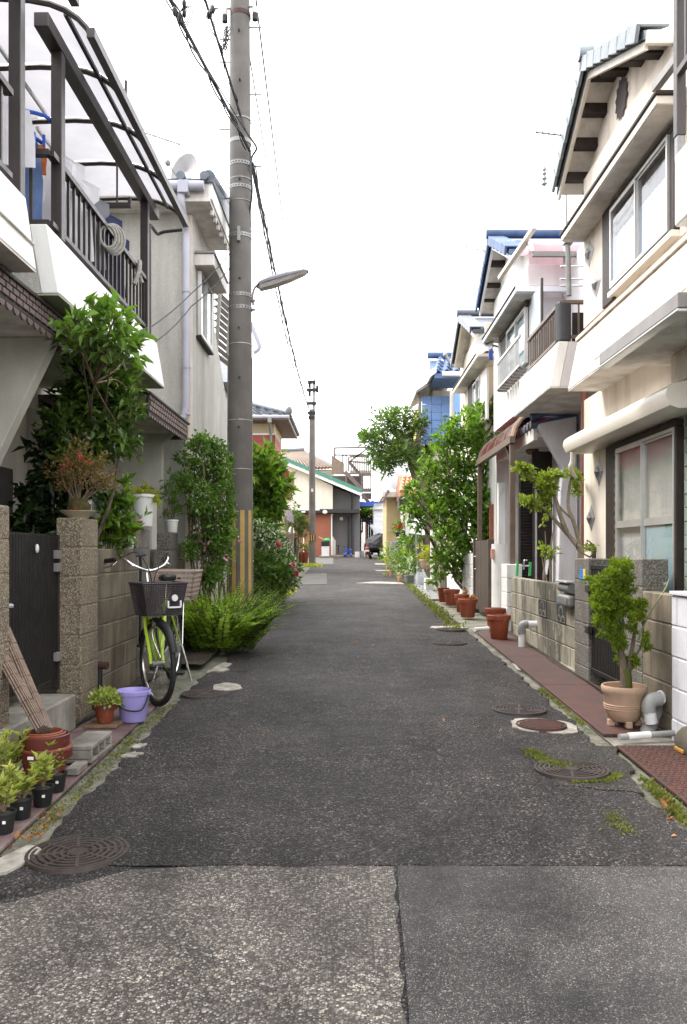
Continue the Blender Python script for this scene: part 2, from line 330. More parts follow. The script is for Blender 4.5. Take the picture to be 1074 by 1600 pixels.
# ---------------------------------------------------------------- geometry helpers
ORG = {}
class MB:
    def __init__(s): s.v = []; s.f = []
    def add(s, vs, fs):
        b = len(s.v); s.v += [tuple(p) for p in vs]; s.f += [tuple(i + b for i in q) for q in fs]; return s
    def box(s, x0, x1, y0, y1, z0, z1):
        return s.add([(x0, y0, z0), (x1, y0, z0), (x1, y1, z0), (x0, y1, z0), (x0, y0, z1), (x1, y0, z1), (x1, y1, z1), (x0, y1, z1)],
                     [(0, 3, 2, 1), (4, 5, 6, 7), (0, 1, 5, 4), (1, 2, 6, 5), (2, 3, 7, 6), (3, 0, 4, 7)])
    def beam(s, p, q, w, h, up=(0, 0, 1)):
        p, q = Vector(p), Vector(q); d = (q - p).normalized(); u = Vector(up)
        sx = d.cross(u)
        if sx.length < 1e-4: sx = d.cross(Vector((1, 0, 0)))
        sx.normalize(); u = sx.cross(d)
        a, b = sx * w / 2, u * h / 2
        return s.add([p - a - b, p + a - b, p + a + b, p - a + b, q - a - b, q + a - b, q + a + b, q - a + b],
                     [(0, 3, 2, 1), (4, 5, 6, 7), (0, 1, 5, 4), (1, 2, 6, 5), (2, 3, 7, 6), (3, 0, 4, 7)])
    def ext(s, poly, axis, a, b):
        f = {'x': lambda u, w, t: (t, u, w), 'y': lambda u, w, t: (u, t, w), 'z': lambda u, w, t: (u, w, t)}[axis]
        n = len(poly)
        return s.add([f(u, w, a) for u, w in poly] + [f(u, w, b) for u, w in poly],
                     [tuple(range(n)), tuple(range(2 * n - 1, n - 1, -1))] + [(i, i + n, (i + 1) % n + n, (i + 1) % n) for i in range(n)])
    def strip(s, A, B):         # surface between two point rows
        n = len(A)
        return s.add(list(A) + list(B), [(i, i + 1, n + i + 1, n + i) for i in range(n - 1)])
    def grid(s, rows):
        m, n = len(rows), len(rows[0])
        return s.add([p for r in rows for p in r], [(i * n + j, i * n + j + 1, (i + 1) * n + j + 1, (i + 1) * n + j) for i in range(m - 1) for j in range(n - 1)])
    def tube(s, pts, r, n=8, cap=True):
        pts = [Vector(p) for p in pts]; m = len(pts); rr = r if isinstance(r, (list, tuple)) else [r] * m
        ref = None; vs = []
        for i, p in enumerate(pts):
            d = (pts[min(i + 1, m - 1)] - pts[max(i - 1, 0)])
            d = d.normalized() if d.length > 1e-9 else Vector((0, 0, 1))
            if ref is None:
                ref = d.cross(Vector((0, 0, 1)))
                if ref.length < .05: ref = d.cross(Vector((1, 0, 0)))
            else:
                ref = ref - d * ref.dot(d)
                if ref.length < 1e-6: ref = d.cross(Vector((1, 0, 0)))
            ref.normalize(); w = d.cross(ref)
            vs += [p + (ref * math.cos(2 * math.pi * k / n) + w * math.sin(2 * math.pi * k / n)) * rr[i] for k in range(n)]
        fs = [(i * n + k, i * n + (k + 1) % n, (i + 1) * n + (k + 1) % n, (i + 1) * n + k) for i in range(m - 1) for k in range(n)]
        if cap: fs += [tuple(range(n - 1, -1, -1)), tuple((m - 1) * n + k for k in range(n))]
        return s.add(vs, fs)
    def lathe(s, prof, c, n=24, sx=1., sy=1.):
        m = len(prof); vs = [(c[0] + r * sx * math.cos(2 * math.pi * k / n), c[1] + r * sy * math.sin(2 * math.pi * k / n), c[2] + z) for r, z in prof for k in range(n)]
        fs = [(i * n + k, i * n + (k + 1) % n, (i + 1) * n + (k + 1) % n, (i + 1) * n + k) for i in range(m - 1) for k in range(n)]
        return s.add(vs, fs)
    def disc(s, c, r, n=24, z=0, sy=1.):
        return s.add([(c[0] + r * math.cos(2 * math.pi * k / n), c[1] + r * sy * math.sin(2 * math.pi * k / n), c[2] + z) for k in range(n)], [tuple(range(n))])
    def blob(s, c, rx, ry, rz, n=10, m=6, jit=0., seed=1):
        q = random.Random(seed); rows = []
        for i in range(m + 1):
            t = math.pi * i / m
            rows.append([(c[0] + rx * math.sin(t) * math.cos(2 * math.pi * k / n) * (1 + q.uniform(-jit, jit)),
                          c[1] + ry * math.sin(t) * math.sin(2 * math.pi * k / n) * (1 + q.uniform(-jit, jit)),
                          c[2] + rz * math.cos(t) * (1 + q.uniform(-jit, jit) * .5)) for k in range(n)])
        for r in rows: r.append(r[0])
        return s.grid(rows)
    def rot(s, M4):
        s.v = [tuple(M4 @ Vector(p)) for p in s.v]; return s
    def mesh(s, name, mat, org=(0, 0, 0), bevel=0., smooth=False, seg=1):
        bm = bmesh.new(); vs = [bm.verts.new((p[0] - org[0], p[1] - org[1], p[2] - org[2])) for p in s.v]
        for q in s.f:
            if len(set(q)) > 2:
                try: bm.faces.new([vs[i] for i in q])
                except ValueError: pass
        if smooth or bevel: bmesh.ops.remove_doubles(bm, verts=bm.verts, dist=1e-5)
        bmesh.ops.recalc_face_normals(bm, faces=bm.faces)
        if bevel: bmesh.ops.bevel(bm, geom=list(bm.edges), offset=bevel, segments=seg, profile=.5, affect='EDGES', clamp_overlap=True)
        me = bpy.data.meshes.new(name); bm.to_mesh(me); bm.free()
        me.materials.append(MATS[mat])
        if smooth: me.shade_smooth(); me.set_sharp_from_angle(angle=R(38))
        return me
    def build(s, name, mat, parent=None, bevel=0., smooth=False, kind=None, label=None, seg=1):
        og = ORG.get(parent.name, Vector()) if parent else Vector()
        o = bpy.data.objects.new(name, s.mesh(name, mat, og, bevel, smooth, seg)); C.objects.link(o)
        o.parent = parent; ORG[o.name] = og
        if kind: o['kind'] = kind
        if label: o['label'] = label
        return o
def tag(o, label, cat, group=None):
    o['label'] = label; o['category'] = cat
    if group: o['group'] = group
    return o
def T(name, label, cat, loc=(0, 0, 0), group=None):
    o = bpy.data.objects.new(name, None); C.objects.link(o); o.location = loc; o.empty_display_size = .1; ORG[o.name] = Vector(loc)
    return tag(o, label, cat, group)
def inst(me, name, parent, loc, rot=(0, 0, 0), sc=(1, 1, 1), kind=None):
    o = bpy.data.objects.new(name, me); C.objects.link(o); og = ORG.get(parent.name, Vector()) if parent else Vector()
    o.parent = parent; o.location = Vector(loc) - og; o.rotation_euler = rot; o.scale = sc; ORG[o.name] = Vector(loc)
    if kind: o['kind'] = kind
    return o
def bx(name, mat, parent, x0, x1, y0, y1, z0, z1, bevel=.004, **k):
    return MB().box(min(x0, x1), max(x0, x1), min(y0, y1), max(y0, y1), min(z0, z1), max(z0, z1)).build(name, mat, parent, bevel=bevel, **k)
def struct(o): o['kind'] = 'structure'; return o
def catmull(pts, n=6):
    pts = [Vector(p) for p in pts]; out = []
    for i in range(len(pts) - 1):
        a, b, c, d = pts[max(i - 1, 0)], pts[i], pts[i + 1], pts[min(i + 2, len(pts) - 1)]
        for k in range(n):
            t = k / n
            out.append(.5 * ((2 * b) + (c - a) * t + (2 * a - 5 * b + 4 * c - d) * t * t + (3 * b - a - 3 * c + d) * t ** 3))
    return out + [pts[-1]]
# ---- foliage: real leaf blades, two folded quads each
def leaves(name, mat, parent, pos, dirs, size, width=.42, fold=.25, droop=.15, seed=1, kind='stuff', szv=.48):
    q = np.random.default_rng(seed); pos = np.asarray(pos, float); n = len(pos)
    d = np.asarray(dirs, float); d /= np.linalg.norm(d, axis=1, keepdims=True) + 1e-9
    ref = q.normal(size=(n, 3)) * .6 + np.array([0, 0, 1.]); sx = np.cross(d, ref); sx /= np.linalg.norm(sx, axis=1, keepdims=True) + 1e-9
    up = np.cross(sx, d); L = (size * (1 + q.uniform(-szv, szv, n)))[:, None]
    w = L * width; a = pos; m = a + d * L * .5; t = a + d * L - up * L * droop
    l = a + d * L * .45 - sx * w * .5 + up * w * fold; r = a + d * L * .45 + sx * w * .5 + up * w * fold
    V = np.stack([a, l, t, r], 1).reshape(-1, 3)
    og = np.array(ORG.get(parent.name, Vector()) if parent else Vector()); V = V - og
    me = bpy.data.meshes.new(name); me.vertices.add(4 * n); me.vertices.foreach_set('co', V.astype(np.float32).ravel())
    b = (np.arange(n) * 4)[:, None]; idx = np.concatenate([b + [0, 2, 1], b + [0, 3, 2]], 1).ravel().astype(np.int32)
    me.loops.add(6 * n); me.loops.foreach_set('vertex_index', idx)
    me.polygons.add(2 * n); me.polygons.foreach_set('loop_start', (np.arange(2 * n) * 3).astype(np.int32))
    me.update(calc_edges=True); me.materials.append(MATS[mat])
    o = bpy.data.objects.new(name, me); C.objects.link(o); o.parent = parent; ORG[o.name] = Vector(og)
    if kind: o['kind'] = kind
    return o
def clumpy(clumps, per, seed=1, shell=.55, up=.35, flat=1.):
    """leaf positions and outward directions for a list of (centre, radius) clumps; leaves sit in little sprigs"""
    q = np.random.default_rng(seed); Ps, Ds = [], []
    for c, r in clumps:
        c = np.array(c); n = max(3, int(per * r * r)); k = max(2, n // 6)
        u = q.normal(size=(k, 3)); u /= np.linalg.norm(u, axis=1, keepdims=True)
        rad = r * (shell + (1 - shell) * q.random(k) ** .6) * (.75 + .5 * q.random(k)); ctr = c + u * rad[:, None] * np.array([1, 1, flat])
        i = q.integers(0, k, n); sp = r * .16
        p = ctr[i] + q.normal(size=(n, 3)) * sp
        dd = u[i] * .8 + q.normal(size=(n, 3)) * .65 + np.array([0, 0, up]); Ps.append(p); Ds.append(dd)
    return np.concatenate(Ps), np.concatenate(Ds)
def scatter_clumps(boxes, n, r0, r1, seed):
    """random clump centres in ellipsoids (centre, radii)"""
    q = random.Random(seed); out = []
    for c, rr in boxes:
        k = 0
        while k < n:
            v = Vector((q.uniform(-1, 1), q.uniform(-1, 1), q.uniform(-1, 1)))
            if .25 < v.length < 1: out.append(((c[0] + v.x * rr[0], c[1] + v.y * rr[1], c[2] + v.z * rr[2]), q.uniform(r0, r1))); k += 1
    return out
def limbs(name, mat, parent, base, tops, r0, r1, seed=3, wob=.06, n=6):
    q = random.Random(seed); mb = MB(); base = Vector(base)
    for t in tops:
        t = Vector(t); m1 = base.lerp(t, .4) + Vector((q.uniform(-wob, wob), q.uniform(-wob, wob), wob * .5)); m2 = base.lerp(t, .75) + Vector((q.uniform(-wob, wob), q.uniform(-wob, wob), wob))
        pts = catmull([base, m1, m2, t], 4); k = len(pts)
        mb.tube(pts, [r0 + (r1 - r0) * i / (k - 1) for i in range(k)], n)
    return mb.build(name, mat, parent, smooth=True)
# ---- block courses: every block an object, sharing one bevelled mesh
_BM = {}
def block_mesh(l, h, d, mat, bev=.006):
    k = (round(l, 3), round(h, 3), round(d, 3), mat)
    if k not in _BM: _BM[k] = MB().box(-d / 2, d / 2, -l / 2, l / 2, -h / 2, h / 2).mesh('block', mat, bevel=bev)
    return _BM[k]
def block_wall(name, label, x, y0, y1, z0, n, mat, thick=.1, l=.4, h=.2, cat='wall', skip=(), first=0., mort='mortar', cap=None):
    """wall along y whose street face lies at x; n courses from z0"""
    t = T(name, label, cat, (x, (y0 + y1) / 2, z0)); s = 1 if x < 0 else -1; xc = x - s * thick / 2
    for i in range(n):
        y = y0 - (l / 2 if i % 2 else 0) - first; k = 0
        while y < y1 - .02:
            a, b = max(y, y0), min(y + l, y1)
            if b - a > .05 and (i, k) not in skip:
                inst(block_mesh(b - a - .009, h - .009, thick, mat), 'block', t, (xc + s * rnd.uniform(-.0015, .0015), (a + b) / 2, z0 + h * (i + .5)))
            y += l; k += 1
    m = MB().box(xc - thick / 2 + .006, xc + thick / 2 - .006, y0 + .004, y1 - .004, z0 - .12, z0 + n * h - .006)
    m.build('mortar', mort, t)
    if cap: bx('cap', cap, t, xc - thick / 2 - .008, xc + thick / 2 + .008, y0, y1, z0 + n * h, z0 + n * h + .02)
    return t
def pillar(name, label, mat, x, y0, y1, w, z0, z1):
    """gate pillar built of facing blocks with open joints; street face at x"""
    s = 1 if x < 0 else -1; t = T(name, label, 'pillar', (x - s * w / 2, (y0 + y1) / 2, z0)); n = max(2, round((z1 - z0) / .2)); h = (z1 - z0) / n
    for i in range(n): inst(block_mesh(y1 - y0, h - .003, w, mat, .008), 'block', t, (x - s * w / 2, (y0 + y1) / 2, z0 + h * (i + .5)))
    xa, xb = sorted((x - s * .004, x - s * (w - .004)))
    MB().box(xa, xb, y0 + .004, y1 - .004, z0 - .1, z1 - .006).build('mortar', mat, t)
    return t
def pot_profile(r0, r1, h, rim=.03, rw=.012, wall=.008):
    """flower pot: tapered wall, projecting rim, open inside"""
    ra = r0 + (r1 - r0) * (h - rim) / h
    return [(0.001, 0), (r0 * .95, 0), (r0, .006), (ra, h - rim), (r1 + rw * .6, h - rim + .002), (r1 + rw, h - .005), (r1 + rw * .6, h), (r1 - wall, h - .002), (ra - wall * 1.2, h - rim * 1.2), (r0 - wall, h * .5)]
def flower_pot(name, label, mat, c, r0, r1, h, soil=.78, rim=.03, cat='flower pot', group=None, soilmat='soil', tilt=None, rw=.012):
    t = T(name, label, cat, c, group)
    MB().lathe(pot_profile(r0, r1, h, rim, rw), c, 28).build('pot', mat, t, smooth=True)
    if soil:
        rs = r0 + (r1 - r0) * soil - .006
        MB().lathe([(.001, soil * h + .012), (rs * .6, soil * h + .008), (rs, soil * h)], c, 20).build('soil', soilmat, t, smooth=True)
    return t

# ================================================================ the ground
def CR(x, y):                   # the lane is slightly crowned
    return .022 * max(0, math.sin(math.pi * min(1, max(0, (x + 1.34) / 2.92)))) * min(1, max(0, (y - 3.3) / 2.5))
def fracn(y, seed, amp):
    return amp * (math.sin(y * 7.1 + seed) * .4 + math.sin(y * 17.3 + seed * 2.1) * .3 + math.sin(y * 41 + seed * 3.7) * .2 + rnd.uniform(-.35, .35))
ys = [-60, -3, 0, 1, 2, 3, 4, 6, 8, 10, 15, 20, 25, 30, 35, 40, 45, 70, 400]
o = MB().grid([[(x, y, G(y)) for x in (-300, -12, -4, -2, 2, 4, 12, 300)] for y in ys]).build('ground', 'verge'); struct(o)
o = MB().grid([[(x, y, G(y) + .012) for x in (-40, -1.7, 1.45, 40)] for y in (-12, 0, 3.4)]).build('road_bed', 'asphalt'); struct(o)
# the lane: a sheet with ragged edges and a skirt
yy = []; y = 3.30
while y < 46: yy.append(y); y += .045 if y < 9 else .12 if y < 18 else .5
le, re = [], []
for y in yy:
    le.append(-1.335 - (.02 if y > 6 else .0) + fracn(y, 1.3, .03) + (.12 * math.exp(-((y - 8.3) / .5) ** 2)))
    re.append((1.58 if y < 17 else 1.58 + min(.25, (y - 17) * .04)) + fracn(y, 4.4, .035) - .09 * math.exp(-((y - 4.3) / .7) ** 2))
mb = MB(); cols = 40
rows = []
for y, a, b in zip(yy, le, re):
    r = [(a, y, G(y) - .02)]; jag = y == yy[0]
    for k in range(cols + 1):
        t = k / cols; x = a + (b - a) * t
        yj = y + (rnd.uniform(-.012, .012) + .01 * math.sin(x * 9) if jag else 0)
        r.append((x, yj, G(y) + .018 + CR(x, y) + .004 * math.sin(x * 5 + y * 2.3) * math.sin(y * 1.7)))
    r.append((b, y, G(y) - .02)); rows.append(r)
mb.grid(rows); mb.add(rows[0], [tuple(range(len(rows[0])))])
o = mb.build('road', 'asphalt'); struct(o)
# two newer sheets of the crossing street, a tarred joint between them
def sheet(name, mat, fx0, fx1, y0, fy1, zoff):
    n = 60; rows = []
    for i in range(n + 1):
        t = i / n; r = []
        for j in range(41):
            s = j / 40; yq = y0 + t * 20; y = y0 + (fy1(fx0(3) + (fx1(3) - fx0(3)) * s) - y0) * (t ** .35)
            x = fx0(y) + (fx1(y) - fx0(y)) * s; r.append((x, y, G(y) + zoff))
        rows.append(r)
    mb = MB(); mb.grid(rows)
    mb.strip(rows[-1], [(p[0], p[1] + .001, p[2] - .02) for p in rows[-1]])
    mb.strip([r[0] for r in rows], [(r[0][0], r[0][1], r[0][2] - .02) for r in rows]); mb.strip([r[-1] for r in rows], [(r[-1][0], r[-1][1], r[-1][2] - .02) for r in rows])
    o = mb.build(name, mat); return struct(o)
seam = lambda y: .19 - .028 * (3.3 - y)
sheet('street_sheet', 'asphalt_coarse', lambda y: -14, lambda y: seam(y) - .006 + .006 * math.sin(y * 37) + .004 * math.sin(y * 91), -12,
      lambda x: 3.287 + .008 * math.sin(x * 21) + .006 * math.sin(x * 53) - (.0 if x > -.85 else min(.42, (-.85 - x) * .8)), .016)
sheet('street_sheet', 'asphalt_fine', lambda y: seam(y) + .006 + .002 * math.sin(y * 60), lambda y: 14, -12, lambda x: 3.285 + .003 * math.sin(x * 30) - .008 * max(0, x - .2), .02)
def patch(name, mat, pts, zoff, jit=.0, sub=4, seed=5):
    """flat irregular patch lying on the road"""
    q = random.Random(seed); out = []
    for i in range(len(pts)):
        a, b = pts[i], pts[(i + 1) % len(pts)]
        for k in range(sub):
            t = k / sub; out.append((a[0] + (b[0] - a[0]) * t + q.uniform(-jit, jit), a[1] + (b[1] - a[1]) * t + q.uniform(-jit, jit)))
    n = len(out); cx, cy = sum(p[0] for p in out) / n, sum(p[1] for p in out) / n
    vs = [(cx, cy, G(cy) + CR(cx, cy) + zoff)] + [(x, y, G(y) + CR(x, y) + zoff) for x, y in out] + [(x, y, G(y) + CR(x, y) - .01) for x, y in out]
    fs = [(0, 1 + i, 1 + (i + 1) % n) for i in range(n)] + [(1 + i, 1 + n + i, 1 + n + (i + 1) % n, 1 + (i + 1) % n) for i in range(n)]
    return struct(MB().add(vs, fs).build(name, mat))
patch('asphalt_patch', 'loose_grit', [(1.08, 4.28), (1.5, 4.2), (1.6, 4.6), (1.66, 5.06), (1.3, 5.12), (1.06, 5.02)], .022, .025, 5)
patch('asphalt_patch', 'verge', [(-1.45, 5.2), (-1.30, 5.3), (-1.27, 6.2), (-1.31, 7.6), (-1.5, 7.7), (-1.5, 6.2)], .012, .02, 6, 8)
patch('concrete_patch', 'concrete_road', [(X(447, 21.5), 19.8), (X(512, 21), 19.8), (X(508, 22.5), 24.6), (X(470, 22.5), 24.6)], .024, .02)
patch('concrete_patch', 'concrete_road', [(X(458, 32), 31), (X(521, 32), 31), (X(520, 36), 38), (X(480, 36), 38)], .024, .02)
patch('concrete_patch', 'cement', [(X(555, 20), 20.0), (X(630, 20), 19.9), (X(630, 20), 20.6), (X(590, 20), 20.7)], .024, .03)
patch('concrete_patch', 'cement', [(X(588, 26), 26.0), (X(612, 26), 26.0), (X(612, 26), 26.8), (X(588, 26), 26.6)], .024, .03)
patch('concrete_patch', 'cement', [(X(586, 31), 30.8), (X(606, 31), 30.8), (X(606, 31), 31.8), (X(588, 31), 31.8)], .024, .03)
patch('concrete_patch', 'concrete_road', [(-1.55, 39.3), (1.6, 39.3), (1.6, 42), (-1.7, 42)], .026, .02)
# cement collars round the covers
def collar(cx, cy, pts, seed):
    patch('cement_collar', 'cement', [(cx + a, cy + b) for a, b in pts], .026, .014, 4, seed)
collar(1.327, 5.58, [(-.22, -.03), (-.17, -.12), (.02, -.2), (.2, -.18), (.24, .0), (.19, .13), (.05, .2), (-.14, .19), (-.2, .1)], 2)
collar(-1.13, 6.85, [(0, -.02), (.12, -.08), (.23, 0), (.18, .2), (.05, .28), (-.05, .2)], 3)
collar(X(705, 10.95), 11.15, [(-.28, -.1), (.1, -.14), (.26, 0), (.1, .2), (-.24, .1)], 4)
for k, (px, py, w, l) in enumerate(((345, 1046, .1, .28), (205, 1184, .07, .06), (215, 1170, .05, .05), (806, 1045, .03, .2), (350, 1052, .05, .1), (20, 1350, .1, .16), (838, 1060, .05, .1))):
    y = 1752 / (py - 827.); x = X(px, y)
    patch('cement_smear', 'cement', [(x - w, y - l), (x + w * .4, y - l * .9), (x + w, y + l * .5), (x, y + l)], .025 if abs(x) < 1.3 else .022, .012, 3, 20 + k)
# round iron covers: frame ring, lid, spokes and arc ribs
def cover(label, px, py, dia, spokes=6, mat='iron_lid', straight=False, rings=6, dz=.016):
    y = 1752 / (py - 827.); x = X(px, y); z = G(y) + CR(x, y) + dz; r = dia / 2
    t = T('manhole_cover', label, 'manhole cover', (x, y, z), 'round iron covers set in the lane')
    MB().lathe([(r * .93, .0), (r * .935, .012), (r * 1.0, .012), (r * 1.02, -.02)], (x, y, z), 40).build('frame_ring', mat, t)
    MB().disc((x, y, z), r * .925, 40, .004).build('lid', mat, t)
    if straight:
        for k in range(-4, 5):
            u = k * r * .19; w = math.sqrt(max(0, (r * .86) ** 2 - u * u)); MB().box(x - w, x + w, y + u - .009, y + u + .009, z + .004, z + .011).build('rib', mat, t)
    else:
        for k in range(spokes):
            a = 2 * math.pi * k / spokes + .3; MB().beam((x + .05 * math.cos(a), y + .05 * math.sin(a), z + .008), (x + r * .9 * math.cos(a), y + r * .9 * math.sin(a), z + .008), .014, .008).build('spoke', mat, t)
        mb = MB()
        for k in range(spokes):
            a0 = 2 * math.pi * k / spokes + .3
            for j in range(rings):
                rr = r * (.22 + .68 * j / (rings - 1)); n = 7; g = .05 / (rr / r + .15) * .6
                aa = [a0 + g + (2 * math.pi / spokes - 2 * g) * i / n for i in range(n + 1)]
                A = [(x + rr * math.cos(a), y + rr * math.sin(a), z + .011) for a in aa]; B = [(x + (rr - .013) * math.cos(a), y + (rr - .013) * math.sin(a), z + .011) for a in aa]
                mb.strip(A, B); mb.strip(A, [(p[0], p[1], z + .003) for p in A]); mb.strip(B, [(p[0], p[1], z + .003) for p in B])
        mb.build('ribs', mat, t, kind='stuff')
        MB().lathe([(.001, .012), (.035, .012), (.04, .004)], (x, y, z), 16).build('boss', mat, t)
    return t
cover('large iron manhole cover nearest on the left, at the end of the dark lane', 122, 1338, .42, 8, dz=.0115)
cover('iron manhole cover below the bicycle, beside a pale cement smear', 320, 1089, .39, 6)
cover('dark iron manhole cover touching a second brown cover on the right', 811, 1115, .40, 6)
cover('brown ribbed iron cover ringed by broken white cement', 846, 1141, .34, 6, 'rust_plate', True, dz=.026)
cover('iron manhole cover sunk in gritty patch with green moss', 893, 1211, .41, 6, dz=.022)
cover('small iron cover far up the right side, nearer of two', 702, 1009, .42, 6)
cover('small iron cover far up the right side inside pale cement', 705, 988, .40, 6, dz=.026)
# drain lines beside the lane and their covers (pieces of the setting)
dl = MB().grid([[(x, y, G(y) + .012) for x in (-1.93, -1.47)] for y in (2.4, 6.2)]).build('drain_left', 'concrete'); struct(dl)
y = 2.75
while y < 6.0:
    l = .585
    mbm = MB().add([(-1.9, y, G(y) + .014), (-1.465, y, G(y) + .014), (-1.465, y + l, G(y + l) + .014), (-1.9, y + l, G(y + l) + .014),
                    (-1.9, y, G(y) + .034), (-1.465, y, G(y) + .034), (-1.465, y + l, G(y + l) + .034), (-1.9, y + l, G(y + l) + .034)],
                   [(0, 3, 2, 1), (4, 5, 6, 7), (0, 1, 5, 4), (1, 2, 6, 5), (2, 3, 7, 6), (3, 0, 4, 7)])
    mbm.build('cover_plate', 'lilac_cover', dl, bevel=.004); y += l + .008
dr = MB().grid([[(x, y, G(y) + .012) for x in (1.67, 2.13)] for y in (3.3, 11.2)]).build('drain_right', 'concrete'); struct(dr)
def plate(mat, x0, x1, ya, yb, th, par, name='cover_plate', dz=0.):
    return MB().add([(x0, ya, G(ya) + .014), (x1, ya, G(ya) + .014), (x1, yb, G(yb) + .014), (x0, yb, G(yb) + .014),
              (x0, ya, G(ya) + .014 + th + dz), (x1, ya, G(ya) + .014 + th), (x1, yb, G(yb) + .014 + th), (x0, yb, G(yb) + .014 + th + dz)],
             [(0, 3, 2, 1), (4, 5, 6, 7), (0, 1, 5, 4), (1, 2, 6, 5), (2, 3, 7, 6), (3, 0, 4, 7)]).build(name, mat, par, bevel=.003)
for a, b in ((5.33, 7.0), (7.008, 8.58), (8.588, 9.6), (9.608, 10.62)): plate('rib_cover', 1.672, 2.115, a, b, .022, dr)
tp = plate('rust_plate', 1.665, 2.12, 3.95, 5.06, .02, dr)
mb = MB()
for i in range(30):
    for j in range(12):
        cx, cy = 1.69 + j * .0365 + (.018 if i % 2 else 0), 3.98 + i * .0365; s = .011; k = 1 if (i + j) % 2 else -1
        z = G(cy) + .0345; mb.beam((cx - s, cy - s * k, z), (cx + s, cy + s * k, z), .007, .004)
mb.build('treads', 'rust_plate', tp, kind='stuff')
gg = MB().grid([[(x, y, G(y) + .012) for x in (1.46, 1.86)] for y in (15.6, 21)]).build('drain_grating', 'black_paint'); struct(gg)
y = 15.62
while y < 21: plate('galvanised', 1.5, 1.84, y, y + .22, .02, gg, 'grate_bar'); y += .25
bed = MB().grid([[(x, y, G(y) + .05 + rnd.uniform(0, .03)) for x in (-2.3, -1.9, -1.6, -1.42)] for y in [7.9 + .3 * i for i in range(30)]]).build('planting_bed', 'soil'); struct(bed)
for k, pts in enumerate(([(2.115, 5.4), (2.06, 6.2), (2.1, 7.1), (2.05, 8.0), (2.085, 9.2), (2.06, 10.6), (2.125, 10.7), (2.122, 5.4)],
                        [(-1.905, 4.0), (-1.84, 4.6), (-1.83, 5.4), (-1.86, 5.75), (-1.8, 5.9), (-1.84, 6.2), (-1.91, 6.2)], [(-1.93, 6.2), (-1.8, 6.4), (-1.83, 7.0), (-1.76, 7.6), (-1.92, 7.7)])):
    patch('dirt_strip', 'soil', pts, .0385 if k < 2 else .02, .014, 7, 40 + k)
# moss and weeds along the edges
def weeds(name, label, pts, n, spread, size, mat='leaf_moss', seed=1):
    q = np.random.default_rng(seed); k = len(pts); i = q.integers(0, k - 1, n) if k > 1 else np.zeros(n, int); t = q.random(n) ** 1
    pts = np.array(pts, float); a = pts[i]; b = pts[np.minimum(i + 1, k - 1)]; c = a + (b - a) * t[:, None]
    cl = q.normal(size=(40, 2)) * spread; jj = q.integers(0, 40, n)
    c = c + q.normal(size=(n, 2)) * spread * .5 + np.where(q.random(n)[:, None] < .5, cl[jj], 0) * .6
    crown = np.array([CR(u, v) for u, v in c])
    z = .028 * c[:, 1] + .02 + crown + q.random(n) * size * .3
    d = q.normal(size=(n, 3)) * .8 + np.array([0, 0, .8])
    o = leaves(name, mat, None, np.column_stack([c, z]), d, size, .6, .2, .2, seed)
    o['label'] = label; o['category'] = 'weeds'; return o
weeds('moss', 'yellow green moss on the gritty patch around the sunken cover', [(1.1, 4.95), (1.14, 4.78), (1.2, 4.62), (1.26, 4.66)], 1700, .045, .014, seed=2)
weeds('moss', 'low moss fringe at the front rim of the sunken cover', [(1.2, 4.36), (1.4, 4.37), (1.5, 4.5)], 700, .02, .014, seed=12)
weeds('weeds', 'green weeds along the kerb beside the rust plate', [(1.56, 3.75), (1.585, 4.05), (1.6, 4.4)], 800, .03, .022, seed=3)
weeds('weeds', 'sparse weeds on right kerb by the ribbed drain covers', [(1.62, 5.6), (1.63, 6.3), (1.62, 6.9)], 450, .016, .018, seed=4)
weeds('weeds', 'mossy line along left kerb beside the potted seedlings', [(-1.4, 3.6), (-1.39, 4.4), (-1.4, 5.3), (-1.38, 6.3)], 800, .04, .016, seed=5)
weeds('weeds', 'bright weeds edging the grating in front of the terracotta pots', [(1.45, 10.8), (1.46, 13), (1.45, 15), (1.47, 17.5), (1.45, 20)], 1000, .09, .045, 'leaf_moss', seed=6)
weeds('weeds', 'yellowish grass at the left kerb past the flower bush', [(-1.5, 16.2), (-1.35, 17.2), (-1.42, 18.6)], 1800, .1, .06, 'leaf_yellow', seed=7)
weeds('weeds', 'grass tuft at the foot of the far utility pole', [(-1.3, 29.6), (-1.5, 30), (-1.1, 29)], 900, .16, .08, 'leaf_yellow', seed=8)
weeds('moss', 'thin moss spots in the dark asphalt on the right', [(X(965, 3.75), 3.9), (X(985, 3.6), 3.62)], 260, .05, .012, seed=9)
weeds('dry_leaves', 'dry brown leaves lying by the left manhole cover', [(-1.36, 3.5), (-1.4, 3.9)], 40, .06, .03, 'leaf_dry', seed=10)
weeds('dry_leaves', 'fallen brown leaves on the right edge of the lane', [(1.5, 3.5), (1.56, 4.0), (1.6, 3.8)], 24, .06, .035, 'leaf_dry', seed=11)
weeds('dry_leaves', 'small fallen leaves scattered over the middle of lane', [(-.8, 5), (.4, 6), (.9, 9), (-.6, 12), (.6, 7.5)], 26, .4, .03, 'leaf_dry', seed=13)

